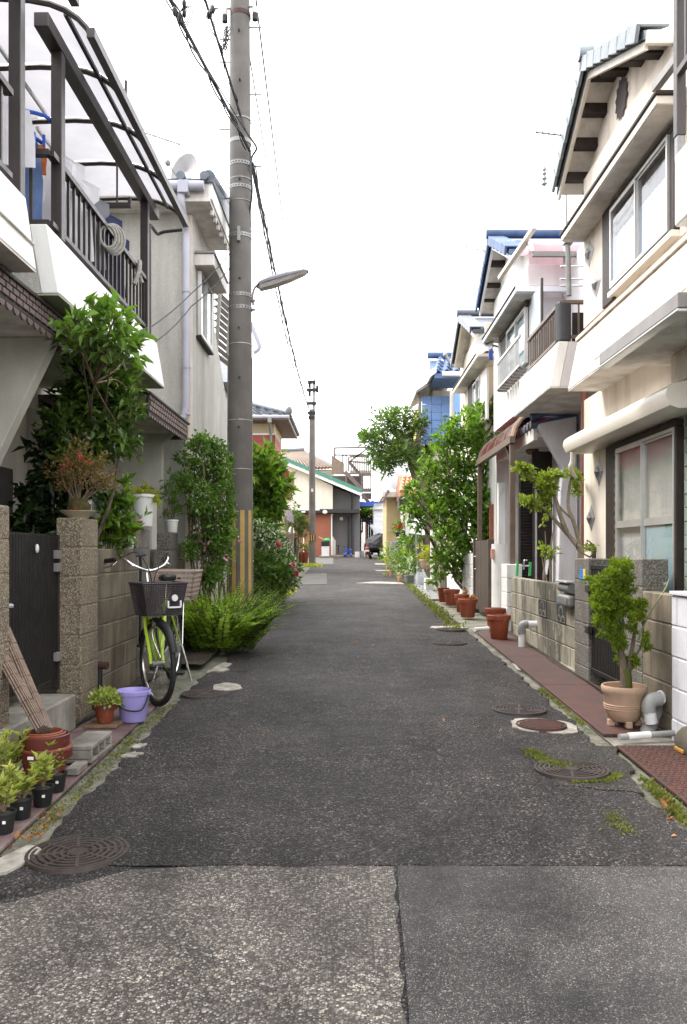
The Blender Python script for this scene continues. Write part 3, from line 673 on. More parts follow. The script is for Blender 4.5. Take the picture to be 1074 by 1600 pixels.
# ================================================================ left side: row houses, walls, gates
def louvre_window(par, x, y0, y1, z0, z1, s, frame='alu', pane='glass', back='curtain', mull=1, depth=.05, fold=0., midbar=None, top=1.):
    """window in a facade facing the lane (s=+1 faces +x): frame > panes, bars; cloth behind"""
    w = MB(); t = .026
    def fr(a, b, c, d, nm='frame', mt=frame, out=.02, inn=.03): return bx(nm, mt, par, x + s * out, x - s * inn, a, b, c, d, bevel=.003)
    f = MB(); xa, xb = sorted((x + s * .02, x - s * .03))
    f.box(xa, xb, y0, y1, z0, z0 + t); f.box(xa, xb, y0, y1, z1 - t, z1); f.box(xa, xb, y0, y0 + t, z0 + t, z1 - t); f.box(xa, xb, y1 - t, y1, z0 + t, z1 - t)
    W = f.build('window', frame, par)
    n = mull + 1; l = (y1 - y0 - 2 * t) / n
    for k in range(n):
        a = y0 + t + k * l; off = .012 if k % 2 else -.006
        xg = x + s * off
        MB().add([(xg, a + .01, z0 + t + .01), (xg, a + l - .01, z0 + t + .01), (xg, a + l - .01, z1 - t - .01), (xg, a + .01, z1 - t - .01)], [(0, 1, 2, 3)]).build('pane', pane, W)
        b = MB(); xa, xb = sorted((xg + s * .012, xg - s * .014)); g = .017
        b.box(xa, xb, a, a + g, z0 + t, z1 - t); b.box(xa, xb, a + l - g, a + l, z0 + t, z1 - t); b.box(xa, xb, a + g, a + l - g, z0 + t, z0 + t + g); b.box(xa, xb, a + g, a + l - g, z1 - t - g, z1 - t)
        if midbar: b.box(xa, xb, a + g, a + l - g, midbar - .03, midbar + .03)
        b.build('sash', frame, W)
    if back:
        m = 60; rows = [[], []]
        for i in range(m + 1):
            u = y0 + (y1 - y0) * i / m; xo = x - s * (.027 + .004 * math.sin(i * 1.9) + .002 * math.sin(i * .7))
            rows[0].append((xo, u, z0 + .01)); rows[1].append((xo, u, z0 + (z1 - z0 - .01) * top))
        MB().grid(rows).build('curtain', back, W, smooth=True)
    return W
def railing(par, pts, z0, z1, gap=.11, r=.009, mat='brown_metal', bars=True, top=.05, posts=()):
    """rails along a polyline with square balusters, each a part"""
    for a, b in zip(pts[:-1], pts[1:]):
        a, b = Vector(a + (0,)), Vector(b + (0,)); L = (b - a).length; d = (b - a) / L
        MB().beam(a + Vector((0, 0, z1)), b + Vector((0, 0, z1)), top, .035).build('top_rail', mat, par)
        MB().beam(a + Vector((0, 0, z0)), b + Vector((0, 0, z0)), .04, .03).build('bottom_rail', mat, par)
        n = max(1, int(L / gap))
        me = MB().box(-r, r, -r, r, z0 + .016, z1 - .018).mesh('baluster', mat)
        for i in range(1, n): q = a + d * L * i / n; inst(me, 'baluster', par, (q.x, q.y, 0))
# ---- first house on the left (its porch and balcony end show at the picture's edge)
def parapet(par, s, xb, xt, y0, y1, z0, z1, back, mat='paint_peel', mate=None, soff='soffit', name='balcony_parapet'):
    """balcony front: a wall leaning back a little, its end faces, a soffit underneath"""
    th = .11; bot, tp = xb, xt
    m = MB().ext([(bot, z0), (tp, z1), (tp - s * th, z1), (bot - s * th, z0)], 'y', y0, y1); o = m.build(name, mat, par, bevel=.006)
    for ya, yb in ((y0 + .001, y0 + th), (y1 - th, y1 - .001)):
        MB().ext([(bot - s * (th + .001), z0 + .001), (tp - s * (th + .001), z1 - .001), (back, z1 - .001), (back, z0 + .001)], 'y', ya, yb).build('parapet_end', mate or mat, par)
    MB().box(*sorted((bot - s * .004, back)), y0 + .003, y1 - .003, z0 - .012, z0 - .002).build('soffit', soff, par)
    return o
L0 = T('row_house', 'white row house at the left edge with brown patterned porch board', 'house', (-3, 3, 0))
bx('wall', 'stucco_grey', L0, -3.0, -3.25, -.2, 4.76, G(2), 5.4)
MB().ext([(-3.1, 5.4), (-3.1, 5.6), (-7, 6.9), (-7, 5.4)], 'y', -.4, 4.76).build('roof', 'tile_slate', L0)
parapet(L0, 1, -1.755, -1.815, .2, 4.57, 2.96, 3.37, -3.0)
MB().box(-1.83, -1.76, .2, 4.565, 3.1, 3.108).build('groove', 'soffit', L0)
railing(L0, [(-1.88, .3), (-1.88, 4.5)], 3.46, 3.92)
for y in (2.9, 4.63): bx('post', 'brown_metal', L0, -1.925, -1.855, y - .035, y + .035, 3.38, 4.75)
bx('awning_beam', 'brown_metal', L0, -1.93, -1.85, .5, 4.72, 4.62, 4.72)
def awning(par, y0, y1, ribs, prof, sheet_mat, frame, rib=.028):
    """curved sheet roof: front gutter bar, arched ribs, one sheet per bay"""
    for i in range(len(ribs)):
        MB().tube([(x, ribs[i], z - .02) for x, z in prof], rib * .7, 6).build('rib', frame, par)
    for a, b in zip(ribs[:-1], ribs[1:]):
        MB().strip([(x, a + .015, z + .004) for x, z in prof], [(x, b - .015, z + .004) for x, z in prof]).build('roof_sheet', sheet_mat, par, smooth=True)
    x, z = prof[0]
    MB().beam((x, y0 - .02, z), (x, y1 + .02, z), .05, .06).build('front_gutter', frame, par)
AW = [(-1.6, 4.6), (-1.635, 4.67), (-1.69, 4.73), (-1.77, 4.785), (-1.87, 4.825), (-2.0, 4.85), (-2.2, 4.86), (-2.5, 4.85), (-2.95, 4.82)]
awning(L0, .6, 4.74, [.6, 1.9, 3.3, 4.72], AW, 'poly_white', 'brown_metal')
def porch(par, y0, y1, xf, zt, zb, xw, wings, patt=True, rows=3):
    """entrance hood: slab, board with raised brick pattern and scalloped foot, tapering wing walls"""
    bx('porch_slab', 'soffit', par, xf - .03, xw, y0 + .02, y1 - .02, zb + .07, zt - .02)
    bx('porch_board', 'fascia_deep', par, xf, xf - .028, y0, y1, zb + .02, zt - .015)
    bx('porch_capping', 'dark_wood', par, xf + .025, xf - .3, y0 - .015, y1 + .015, zt - .014, zt + .012)
    for ya in (y0 - .001, y1 - .027): bx('porch_board', 'fascia', par, xf - .03, xw, ya, ya + .028, zb + .02, zt - .016)
    n = int((y1 - y0) / .095); h = (zt - zb - .05) / 3.
    me = MB().box(-.006, .006, -.038, .038, -h * .42, h * .42).mesh('raised_piece', 'fascia', bevel=.003)
    for r in range(3):
        for k in range(n):
            y = y0 + .05 + k * .095 + (.047 if r % 2 else 0)
            if y < y1 - .04: inst(me, 'raised_piece', par, (xf + .005, y, zb + .045 + h * (r + .5)))
    m2 = MB().lathe([(.001, -.004), (.045, -.004), (.045, .01), (.001, .01)], (0, 0, 0), 10).rot(Matrix.Rotation(R(90), 4, 'Y')).mesh('scallop', 'fascia')
    for k in range(int((y1 - y0) / .1)): inst(m2, 'scallop', par, (xf - .012, y0 + .06 + k * .1, zb + .03))
    for yw, poly in wings: MB().ext(poly, 'y', yw, yw + .12).build('wing_wall', 'stucco_porch', par, bevel=.008)
porch(L0, 3.2, 5.65, -1.9, 2.92, 2.75, -3.0, [(5.44, [(-1.97, 2.82), (-3.0, 2.82), (-3.0, .2), (-2.92, .2), (-2.75, 1.2)])])
bx('porch_lintel', 'stucco_porch', L0, -2.9, -3.3, 4.77, 5.44, .1, 2.8)
# ---- second house on the left: balcony with laundry under a curved sheet awning
L1 = T('row_house', 'white row house with balcony, black railing and curved plastic awning', 'house', (-2.95, 7.2, 0))
bx('wall', 'stucco_grey', L1, -2.95, -3.3, 4.78, 9.69, G(7), 5.2)
MB().ext([(-2.95, 5.3), (-3.3, 5.15), (-7, 5.15), (-7, 6.7), (-2.95, 5.5)], 'y', 4.78, 9.3).build('roof', 'tile_slate', L1)
parapet(L1, 1, -1.77, -1.845, 4.97, 7.82, 2.96, 3.385, -2.95, mate='stucco_grey', soff='soffit_green')
bx('party_wall', 'stucco_grey', L1, -2.2, -2.95, 4.78, 4.95, 2.97, 4.4)
railing(L1, [(-2.6, 5.12), (-1.88, 5.12), (-1.88, 7.56)], 3.45, 3.89)
for y in (5.26, 7.5): bx('post', 'brown_metal', L1, -1.915, -1.845, y - .035, y + .035, 3.39, 4.6)
bx('awning_beam', 'brown_metal', L1, -1.93, -1.84, 4.98, 7.9, 4.6, 4.69)
MB().beam((-1.77, 5.08, 4.745), (-1.77, 7.95, 4.745), .025, .025).build('awning_bar', 'brown_metal', L1)
awning(L1, 5.06, 7.97, [5.08, 5.8, 6.52, 7.24, 7.96], AW, 'poly_white', 'brown_metal')
MB().tube(catmull([(-1.62, 7.93, 4.52), (-1.8, 7.93, 4.5), (-1.86, 7.9, 4.47), (-1.865, 7.62, 4.44), (-1.865, 7.62, 4.2), (-1.865, 7.62, 3.36)], 4), .016, 8).build('downpipe', 'brown_metal', L1, smooth=True)
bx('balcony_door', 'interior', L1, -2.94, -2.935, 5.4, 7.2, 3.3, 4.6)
porch(L1, 7.72, 9.6, -1.9, 2.89, 2.68, -2.95, [(9.44, [(-2.02, 2.78), (-2.95, 2.78), (-2.95, .2), (-2.17, .2), (-2.17, 2.62)])])
bx('entrance_wall', 'stucco_porch', L1, -2.4, -2.95, 7.45, 7.6, .1, 2.7)
bx('door', 'dark_wood', L1, -2.94, -2.9, 8.0, 8.95, .25, 2.3)
MB().lathe([(.001, 0), (.07, -.01), (.09, -.05), (.07, -.1), (.001, -.12)], (-2.4, 8.6, 2.7), 14).build('porch_lamp', 'wood_board', L1, smooth=True)
bx('ground_window', 'interior', L1, -2.94, -2.93, 5.9, 7.1, .8, 2.1)
# clothes poles, hangers and washing on the balcony
def pole_thing(label, a, b, r=.013):
    o = MB().tube([a, b], r, 8).build('clothes_pole', 'steel', None, smooth=True); tag(o, label, 'clothes pole')
pole_thing('steel clothes pole slung nearest along the left balcony', (-2.02, 4.0, 4.3), (-2.02, 5.42, 4.3))
pole_thing('lower steel clothes pole carrying washing behind the near post', (-2.2, 3.9, 4.15), (-2.2, 5.15, 4.15))
pole_thing('long steel clothes pole with washing above the black railing', (-2.05, 5.35, 4.17), (-2.05, 7.3, 4.17))
hk = T('pole_bracket', 'black hook bracket hanging from the curved awning', 'bracket', (-1.98, 6.9, 4.3))
MB().tube([(-1.98, 6.95, 4.72), (-1.98, 6.95, 4.36)], .008, 6).build('rod', 'brown_metal', hk)
bx('arm', 'brown_metal', hk, -2.2, -1.86, 6.93, 6.97, 4.32, 4.36); bx('tip', 'brown_metal', hk, -1.885, -1.86, 6.935, 6.965, 4.361, 4.41)
def garment(label, x, y, z, w, h, mat, kind, seed, yaw=1.25):
    """hanging cloth: a shirt, trousers or towel outline with folds and thickness"""
    q = random.Random(seed)
    if kind == 'shirt': half = [(0, .07), (.06, .2), (.14, .5), (.34, .47), (.36, .33), (.5, .32), (1, .36)]
    elif kind == 'trousers': half = [(0, .3), (.1, .32), (.5, .34), (1, .3)]
    else: half = [(0, .45), (.5, .46), (1, .44)]
    rows = []; n = 14; mrows = 14
    for i in range(mrows + 1):
        t = i / mrows
        for (a, u), (b, v) in zip(half[:-1], half[1:]):
            if a <= t <= b: hw = u + (v - u) * (t - a) / (b - a)
        r = []
        for k in range(n + 1):
            s = -1 + 2 * k / n; xx = s * hw * w; dep = .02 * math.sin(s * 6 + seed) * (.3 + t) + .012 * math.sin(s * 13 + t * 3) + (.03 * t * abs(s))
            r.append((x + dep + xx * math.sin(yaw), y + xx * math.cos(yaw), z - t * h))
        rows.append(r)
    mb = MB().grid(rows); back = [[(p[0] - .012, p[1] + .002, p[2]) for p in r] for r in rows]; mb.grid(back)
    edge = rows[0] + [r[-1] for r in rows[1:]] + rows[-1][::-1][1:] + [r[0] for r in rows[::-1][1:]]; eb = back[0] + [r[-1] for r in back[1:]] + back[-1][::-1][1:] + [r[0] for r in back[::-1][1:]]
    mb.strip(edge, eb); o = mb.build('garment', mat, None, smooth=True); tag(o, label, 'laundry', 'washing on the left balcony')
for a in (('pale blue towel hanging at the far left edge of balcony', -2.2, 4.35, 4.12, .34, .42, 'cloth_blue', 'towel', 1),
          ('white towel hung between the two near balcony posts', -2.12, 5.0, 4.12, .3, .36, 'cloth_white', 'towel', 2),
          ('blue jeans hanging above the railing corner', -2.14, 5.22, 4.05, .4, .55, 'cloth_blue', 'trousers', 3),
          ('dark trousers hanging low inside the railing corner', -2.35, 5.35, 3.95, .4, .62, 'cloth_dark', 'trousers', 4),
          ('orange cloth peeping out beside the near post', -2.1, 5.42, 4.1, .16, .2, 'cloth_orange', 'towel', 5),
          ('pale lilac shirt first beyond the near post', -2.05, 5.62, 4.16, .42, .6, 'cloth_white', 'shirt', 6),
          ('white shirt hanging second beyond the near post', -2.05, 5.95, 4.16, .4, .64, 'cloth_white', 'shirt', 7),
          ('grey shirt hanging between white shirt and navy shirt', -2.05, 6.25, 4.16, .36, .6, 'cloth_grey', 'shirt', 8),
          ('navy shirt hanging by the coiled hose', -2.05, 6.55, 4.16, .4, .62, 'cloth_navy', 'shirt', 9),
          ('dark navy garment at the far end of clothes pole', -2.06, 6.95, 4.14, .34, .58, 'cloth_navy', 'shirt', 10),
          ('long dark trousers hanging low behind the balusters', -2.1, 6.3, 3.9, .4, .5, 'cloth_dark', 'trousers', 11)):
    garment(*a)
hg = T('clothes_hanger', 'blue plastic peg hanger with red pegs by near post', 'hanger', (-2.12, 5.2, 4.16))
MB().tube(catmull([(-2.1, 5.1, 4.16), (-1.95, 5.2, 4.17), (-1.9, 5.3, 4.15)], 4), .012, 6).build('bar', 'plastic_blue', hg)
MB().tube(catmull([(-2.15, 5.05, 4.13), (-2.05, 5.15, 4.05), (-1.98, 5.25, 4.02)], 4), .012, 6).build('bar', 'plastic_blue', hg)
for k in range(3): MB().box(-2.06 + .05 * k, -2.045 + .05 * k, 5.14 + .03 * k, 5.155 + .03 * k, 3.98, 4.05).build('peg', 'plastic_blue', hg)
for k in range(3): MB().box(-2.2 + .03 * k, -2.185 + .03 * k, 4.8 + .07 * k, 4.82 + .07 * k, 4.13, 4.19).build('peg', 'plastic_red', hg)
hz = T('coiled_hose', 'grey hose coiled over the balcony top rail', 'hose', (-1.86, 6.3, 3.75)); mb = MB()
for k in range(4):
    r = .085 + .01 * k; mb.tube([(-1.85 + .01 * k + r * .62 * math.sin(a), 6.24 + .02 * k + r * math.sin(a) * .35, 3.8 + r * math.cos(a)) for a in [2 * math.pi * i / 20 for i in range(21)]], .012, 6, False)
mb.build('coil', 'rope', hz, smooth=True)
MB().tube(catmull([(-1.86, 7.05, 3.7), (-1.83, 7.1, 3.84), (-1.85, 7.2, 3.95), (-1.88, 7.3, 3.88), (-1.86, 7.32, 3.8)], 5), .02, 6).build('loose_end', 'rope', hz, smooth=True)
# ---- third house on the left: tall pebble dashed gable wall
L2 = T('row_house', 'tall grey pebbledash house with lilac downpipe behind the balcony', 'house', (-3.5, 10.5, 0))
MB().ext([(-6.5, G(9.7)), (-1.87, G(9.7)), (-1.87, 5.42), (-6.5, 5.42)], 'y', 9.72, 11.3).build('wall', 'stucco_grey', L2)
MB().ext([(11.301, .3), (13.6, .38), (13.6, 3.4), (12.4, 3.75), (11.301, 4.55)], 'x', -2.1, -1.875).build('side_wall', 'stucco_grey', L2)
bx('corner_strip', 'stucco_cream', L2, -1.868, -1.95, 9.71, 9.716, .4, 5.4, bevel=0)
bx('eave', 'soffit', L2, -6.5, -1.6, 9.38, 10.92, 5.423, 5.46); bx('eave_board', 'soffit', L2, -6.5, -1.62, 9.40, 9.43, 5.462, 5.64)
bx('barge_board', 'stucco_white', L2, -1.62, -1.58, 9.4, 10.9, 5.462, 5.66)
for i in range(6): bx('bracket', 'soffit', L2, -1.64, -1.6, 9.6 + i * .22, 9.66 + i * .22, 5.36, 5.42)
MB().ext([(9.36, 5.68), (10.95, 6.02), (10.95, 5.66), (9.36, 5.64)], 'x', -6.5, -1.56).build('roof', 'tile_slate', L2)
tm = MB().lathe([(.001, .02), (.05, .02), (.055, -.01), (.05, -.1), (.001, -.1)], (0, 0, 0), 14).rot(Matrix.Rotation(R(90), 4, 'X')).mesh('eave_tile', 'tile_slate', smooth=True)
for i in range(18): inst(tm, 'eave_tile', L2, (-1.66 - i * .27, 9.34, 5.7))
for i in range(5): MB().tube([(-1.62, 9.4 + .3 * i, 5.72 + .06 * i), (-1.62, 9.69 + .3 * i, 5.77 + .06 * i)], .075, 10).build('verge_tile', 'tile_slate', L2, smooth=True)
gt = MB().tube([(-6.4, 9.33, 5.6), (-1.66, 9.33, 5.58)], .055, 12); gt.build('gutter', 'pipe_lilac', L2, smooth=True)
bx('rain_head', 'pipe_lilac', L2, X(284, 9.5), X(300, 9.5), 9.26, 9.4, H(308, 9.4), H(289, 9.4))
px_ = X(291, 9.62)
MB().tube(catmull([(px_, 9.33, H(306, 9.4)), (px_, 9.36, 5.35), (px_, 9.62, 5.2), (px_, 9.63, 5.0)], 5) + [(px_, 9.63, 3.1), (px_ - .02, 9.62, 2.98), (px_ - .08, 9.6, 2.93)], .045, 12).build('downpipe', 'pipe_lilac', L2, smooth=True)
for z in (4.45, 3.55, 3.0): MB().lathe([(.052, 0), (.052, .03)], (px_, 9.63, z), 12).build('pipe_clip', 'pipe_lilac', L2)
bx('window_hood', 'gutter_grey', L2, -1.88, -1.62, 9.85, 11.0, 5.0, 5.03); bx('window_hood_board', 'soffit', L2, -1.88, -1.64, 9.87, 10.98, 4.86, 4.998)
louvre_window(L2, -1.83, 10.0, 10.8, 4.05, 4.84, 1, 'alu', 'glass', 'curtain_blue')
bx('sill', 'dark_wood', L2, -1.87, -1.8, 9.95, 10.85, 4.0, 4.03)
# roof aerial and dish
ds = T('satellite_dish', 'white satellite dish on the left eave tiles', 'satellite dish', (X(286, 9.6), 9.7, 5.75))
c = Vector((X(287, 9.6), 9.62, H(264, 9.6))); mb = MB().lathe([(.001, -.05), (.08, -.045), (.15, -.025), (.2, 0), (.205, .004), (.2, .008), (.001, -.04)], (0, 0, 0), 28)
mb.rot(Matrix.Translation(c) @ Vector((-.5, -.8, .15)).to_track_quat('Z', 'Y').to_matrix().to_4x4()).build('reflector', 'dish_white', ds, smooth=True)
MB().tube([c + Vector((.02, .03, -.1)), c + Vector((.06, .06, -.3))], .015, 8).build('mast', 'galvanised', ds)
MB().tube([c + Vector((-.02, 0, -.18)), c + Vector((-.16, -.05, .03))], .008, 6).build('feed_arm', 'galvanised', ds); MB().blob(c + Vector((-.18, -.05, .06)), .035, .035, .04).build('feed_horn', 'dish_white', ds, smooth=True)
def aerial(label, base, top, dirv, n, L, el=.22):
    t = T('roof_aerial', label, 'aerial', base); base, top, d = Vector(base), Vector(top), Vector(dirv).normalized()
    MB().tube([base, top], .012, 6).build('mast', 'galvanised', t); s = d.cross(Vector((0, 0, 1))).normalized()
    MB().tube([top - d * L * .25, top + d * L * .75], .01, 6).build('boom', 'galvanised', t)
    for k in range(n): p = top - d * L * .2 + d * L * .92 * k / (n - 1); MB().tube([p - s * el, p + s * el], .006, 5).build('element', 'galvanised', t)
aerial('thin aerial in the sky over the left awning', (X(205, 12), 12, 5.7), (X(205, 12), 12, H(200, 12)), (1, .5, -.12), 6, 1.0)
tag(MB().tube([(X(194, 12.1), 12.1, 5.6), (X(197, 12.1), 12.1, H(126, 12.1))], .022, 6).build('roof_mast', 'dark_wood', None), 'short dark mast above the left awning edge', 'mast')
# ---- fourth house on the left, mostly behind the pole
L3 = T('row_house', 'house behind the big pole with a slatted balcony screen', 'house', (-2.6, 15, 0))
bx('wall', 'stucco_grey', L3, -2.15, -5, 13.7, 16.4, .3, 4.2); MB().ext([(13.5, 4.2), (16.7, 4.2), (15, 5.0)], 'x', -5, -2.0).build('roof', 'tile_slate', L3)
for i in range(10): MB().beam((X(338, 12.6), 12.6, H(455 + i * 11, 12.6)), (X(362, 13.2), 13.2, H(460 + i * 11, 12.6)), .09, .012, (0, .5, 1)).build('slat', 'gutter_grey', L3)
for px, in ((338,), (356,)): MB().beam((X(px, 12.6), 12.62, 4.45), (X(px + 6, 12.6), 12.62, 5.55), .05, .05).build('screen_post', 'gutter_grey', L3)
MB().tube(catmull([P(392, 505, 15.5), P(404, 535, 15.5), P(404, 545, 15.5), P(396, 551, 15.5)], 5), .045, 8).build('downpipe', 'pipe_lilac', L3, smooth=True)
# ---- gate and walls on the left
pillar('gate_pillar', 'pebbledash gate pillar cut by the left picture edge', 'pebble_tan', -1.88, 4.1, 4.51, .18, G(4.3), 1.635)
pillar('gate_pillar', 'tan pebbledash gate pillar carrying the shallow bonsai dish', 'pebble_tan', -1.88, 5.72, 6.1, .18, G(5.9), 1.62)
gl = T('gate', 'dark slatted metal gate between the two tan pillars', 'gate', (-2.05, 5.1, .45))
for k in range(26):
    y = 4.54 + k * .0445; bx('slat', 'gate_dark', gl, -2.04, -2.055, y, y + .036, .5, 1.49, bevel=.003)
MB().box(-2.062, -2.057, 4.53, 5.69, .5, 1.48).build('backing', 'black_paint', gl)
for z in (.5, 1.46): bx('rail', 'gate_dark', gl, -2.056, -2.085, 4.53, 5.69, z, z + .04)
bx('hinge_stile', 'dark_wood', gl, -2.03, -2.08, 5.7, 5.716, .42, 1.5)
for z in (1.33, 1.24, .62): bx('hinge', 'pipe_lilac' if False else 'gutter_grey', gl, -2.01, -2.06, 5.62, 5.7, z, z + .06)
bx('lock_plate', 'pipe_lilac', gl, -2.0, -2.05, 4.54, 4.6, 1.08, 1.16); MB().tube([(-2.0, 4.6, 1.07), (-1.99, 4.8, 1.06)], .014, 8).build('latch', 'pipe_lilac', gl); bx('lever', 'clay_pale', gl, -1.985, -2.03, 4.52, 4.63, 1.035, 1.085)
MB().blob((-2.02, 5.27, 1.4), .012, .02, .03).build('tag', 'white_plastic', gl, smooth=True)
st = bx('entrance_step', 'concrete', None, -1.845, -2.5, 4.3, 5.5, .05, .42, bevel=.012); tag(st, 'grey concrete step under the dark left gate', 'step')
block_wall('block_wall', 'stained brown block wall behind the bicycle', -1.92, 6.105, 7.36, G(6.7) + .02, 6, 'block_left', first=.13)
MB_w = block_wall('block_wall', 'low block wall past the second left gateway', -1.95, 9.25, 12.2, G(10), 6, 'block_left')
pillar('gate_pillar', 'grey pillar with fluted white planter on top', 'pebble_grey', -1.93, 7.42, 7.9, .18, G(7.6), H(824, 7.6))
pillar('gate_pillar', 'grey pillar with a small white pot on top, by the rose bush', 'pebble_grey', -1.93, 8.85, 9.2, .2, G(9), H(833, 9))
iv = bx('intercom_post', 'stucco_grey', None, X(226, 8.3), X(238, 8.3), 8.3, 8.5, 1.4, H(765, 8.3)); tag(iv, 'pale rendered stub behind the fluted planter', 'post')
bx('cap', 'dark_wood', iv, X(220, 8.3), X(233, 8.3), 8.28, 8.52, H(765, 8.3), H(760, 8.3))
vp = T('drain_pipe', 'rusty capped drain stub in the left block wall', 'pipe', (-1.88, 6.2, .4))
MB().tube([(-1.94, 6.22, H(1040, 6.2)), (-1.84, 6.2, H(1040, 6.2))], .03, 10).build('stub', 'rust_plate', vp, smooth=True); MB().tube([(-1.9, 6.2, H(1045, 6.2)), (-1.9, 6.2, H(1085, 6.2))], .022, 8).build('stain_pipe', 'black_plastic', vp, smooth=True)

# ================================================================ right side: row houses
def gable(par, xr, xg, ya, za, yf, zf, yn, zn, xe, tile, body, purlin, th=.07, ntn=7, ntf=6, board='gutter_cream'):
    """small gable facing the lane: roof slab, verge tiles one by one, barge boards, purlin ends, gable wall"""
    MB().ext([(yn, zn - .03), (ya, za - .03), (yf, zf - .03), (yf, zf - .03 - th), (ya, za - .03 - th), (yn, zn - .03 - th)], 'x', xr + .03, xe).build('roof', tile, par)
    MB().ext([(yn + .02, zn - .105), (ya, za - .105), (yf - .02, zf - .105), (yf - .02, zf - .17), (ya, za - .175), (yn + .02, zn - .17)], 'x', xr + .04, xr + .07).build('barge_board', board, par)
    MB().ext([(yn + .03, zn - .102), (ya, za - .102), (yf - .03, zf - .102), (yf - .03, zf - .112), (ya, za - .114), (yn + .03, zn - .112)], 'x', xr + .071, xg).build('roof_soffit', 'soffit', par)
    k = (za - zf) / (yf - ya); k2 = (za - zn) / (ya - yn)
    MB().ext([(yn + .25, zn - .13 + .25 * k2 - .3), (yn + .25, zn - .12 + .25 * k2), (ya, za - .12), (yf - .2, zf - .12 + .2 * k), (yf - .2, zf - 1.2), (yn + .25, zf - 1.2)], 'x', xg, xe).build('gable_wall', body, par)
    for (y0, z0, y1, z1, n) in ((ya, za, yn, zn, ntn), (ya, za, yf, zf, ntf)):
        L = math.hypot(y1 - y0, z1 - z0)
        me = MB().ext([(-.02, .03), (L / n + .02, .005), (L / n + .02, -.015), (0, .0)], 'x', 0, .22).ext([(-.02, .032), (L / n + .02, .006), (L / n + .01, -.12), (-.01, -.10)], 'x', -.03, 0.0).mesh('verge_tile', tile, bevel=.004)
        a = math.atan2(z1 - z0, abs(y1 - y0)); s = 1 if y1 > y0 else -1
        for i in range(n):
            t = i / n
            o = inst(me, 'verge_tile', par, (xr, y0 + (y1 - y0) * t, z0 + (z1 - z0) * t + .01)); o.rotation_euler = (a, 0, 0)
            if s < 0: o.scale = (1, -1, 1); o.rotation_euler = (-a, 0, 0)
    MB().tube([(xr - .05, ya, za + .06), (xe, ya, za + .06)], .07, 10).build('ridge', tile, par, smooth=True)
    for yp, zp in purlin: bx('purlin', 'dark_wood', par, xr + .075, xg + .01, yp - .05, yp + .05, zp - .16, zp - .06)
def shutter_box(par, x, y0, y1, z0, z1, d=.03): return bx('shutter_box', 'dark_wood', par, x, x - d, y0, y1, z0, z1)
def ornament(par, x, y, z, w=.09, h=.2):
    d = MB().add([(x, y, z + h), (x, y + w, z), (x, y, z - h), (x, y - w, z), (x - .03, y, z)], [(0, 1, 4), (1, 2, 4), (2, 3, 4), (3, 0, 4)]).build('ornament', 'ornament', par)
    MB().add([(x - .025, y, z + h * .45), (x - .025, y + w * .45, z), (x - .025, y, z - h * .45), (x - .025, y - w * .45, z), (x - .05, y, z)], [(0, 1, 4), (1, 2, 4), (2, 3, 4), (3, 0, 4)]).build('boss', 'galvanised', d)
# ---- first house on the right, cream
R1 = T('row_house', 'cream two storey house in the right foreground with diamond ornaments', 'house', (3.2, 7.2, 0))
bx('wall', 'stucco_cream', R1, 2.46, 6, 5.95, 8.5, .05, 2.96)
bx('upper_wall', 'stucco_cream', R1, 2.95, 6, 3.0, 8.48, 2.962, 5.2)
bx('bay', 'stucco_cream', R1, 2.445, 2.948, 5.9, 8.46, 3.7, 5.25)
gable(R1, 2.2, 2.5, 7.61, 5.98, 8.73, 5.31, 6.14, 5.35, 6, 'tile_grey', 'stucco_cream', [(7.3, 5.83), (7.9, 5.78), (8.2, 5.6), (8.52, 5.42), (6.9, 5.68), (6.5, 5.5), (7.61, 5.96)], ntn=7, ntf=7)
bx('eave_board', 'gutter_cream', R1, 2.24, 6, 6.1, 6.14, 5.2, 5.3)
q = MB(); vy, vz = 7.42, 5.52; ring = []
for k in range(24): a = 2 * math.pi * k / 24; e = 1 if k % 2 else .8; ring.append((2.486, vy + .17 * e * math.cos(a), vz + .2 * e * math.sin(a)))
q.add([(2.486, vy, vz)] + ring, [(0, 1 + k, 1 + (k + 1) % 24) for k in range(24)])
q.build('gable_vent', 'dark_wood', R1)
# hood over the upper window
bx('window_hood', 'gutter_cream', R1, 2.21, 2.5, 5.84, 8.45, 4.6, 4.66); bx('hood_flashing', 'dark_wood', R1, 2.195, 2.5, 5.82, 8.47, 4.662, 4.69)
MB().box(2.225, 2.444, 5.86, 8.43, 4.592, 4.598).build('hood_soffit', 'soffit', R1)
shutter_box(R1, 2.444, 7.42, 7.74, 3.69, 4.585)
louvre_window(R1, 2.4, 6.08, 7.42, 3.78, 4.5, -1, 'alu', 'glass_cool', 'blind_reflection', 1, top=.66); bx('window_back', 'interior', R1, 2.438, 2.4445, 6.08, 7.42, 3.78, 4.5, bevel=0)  # short pale blind below a dark top imitates a reflection in the glass
for a in ((2.4, 2.46, 6.0, 7.48, 4.505, 4.56), (2.4, 2.46, 6.0, 6.07, 3.76, 4.5)): bx('window_casing', 'dark_wood', R1, *a)
bx('window_sill', 'gutter_cream', R1, 2.38, 2.46, 6.0, 7.48, 3.71, 3.76)
ornament(R1, 2.444, 8.25, 4.4, .17, .14); ornament(R1, 2.444, 8.02, 4.02, .17, .14); ornament(R1, 2.458, 7.98, 2.16, .14, .14); ornament(R1, 2.458, 8.24, 1.72, .14, .14)
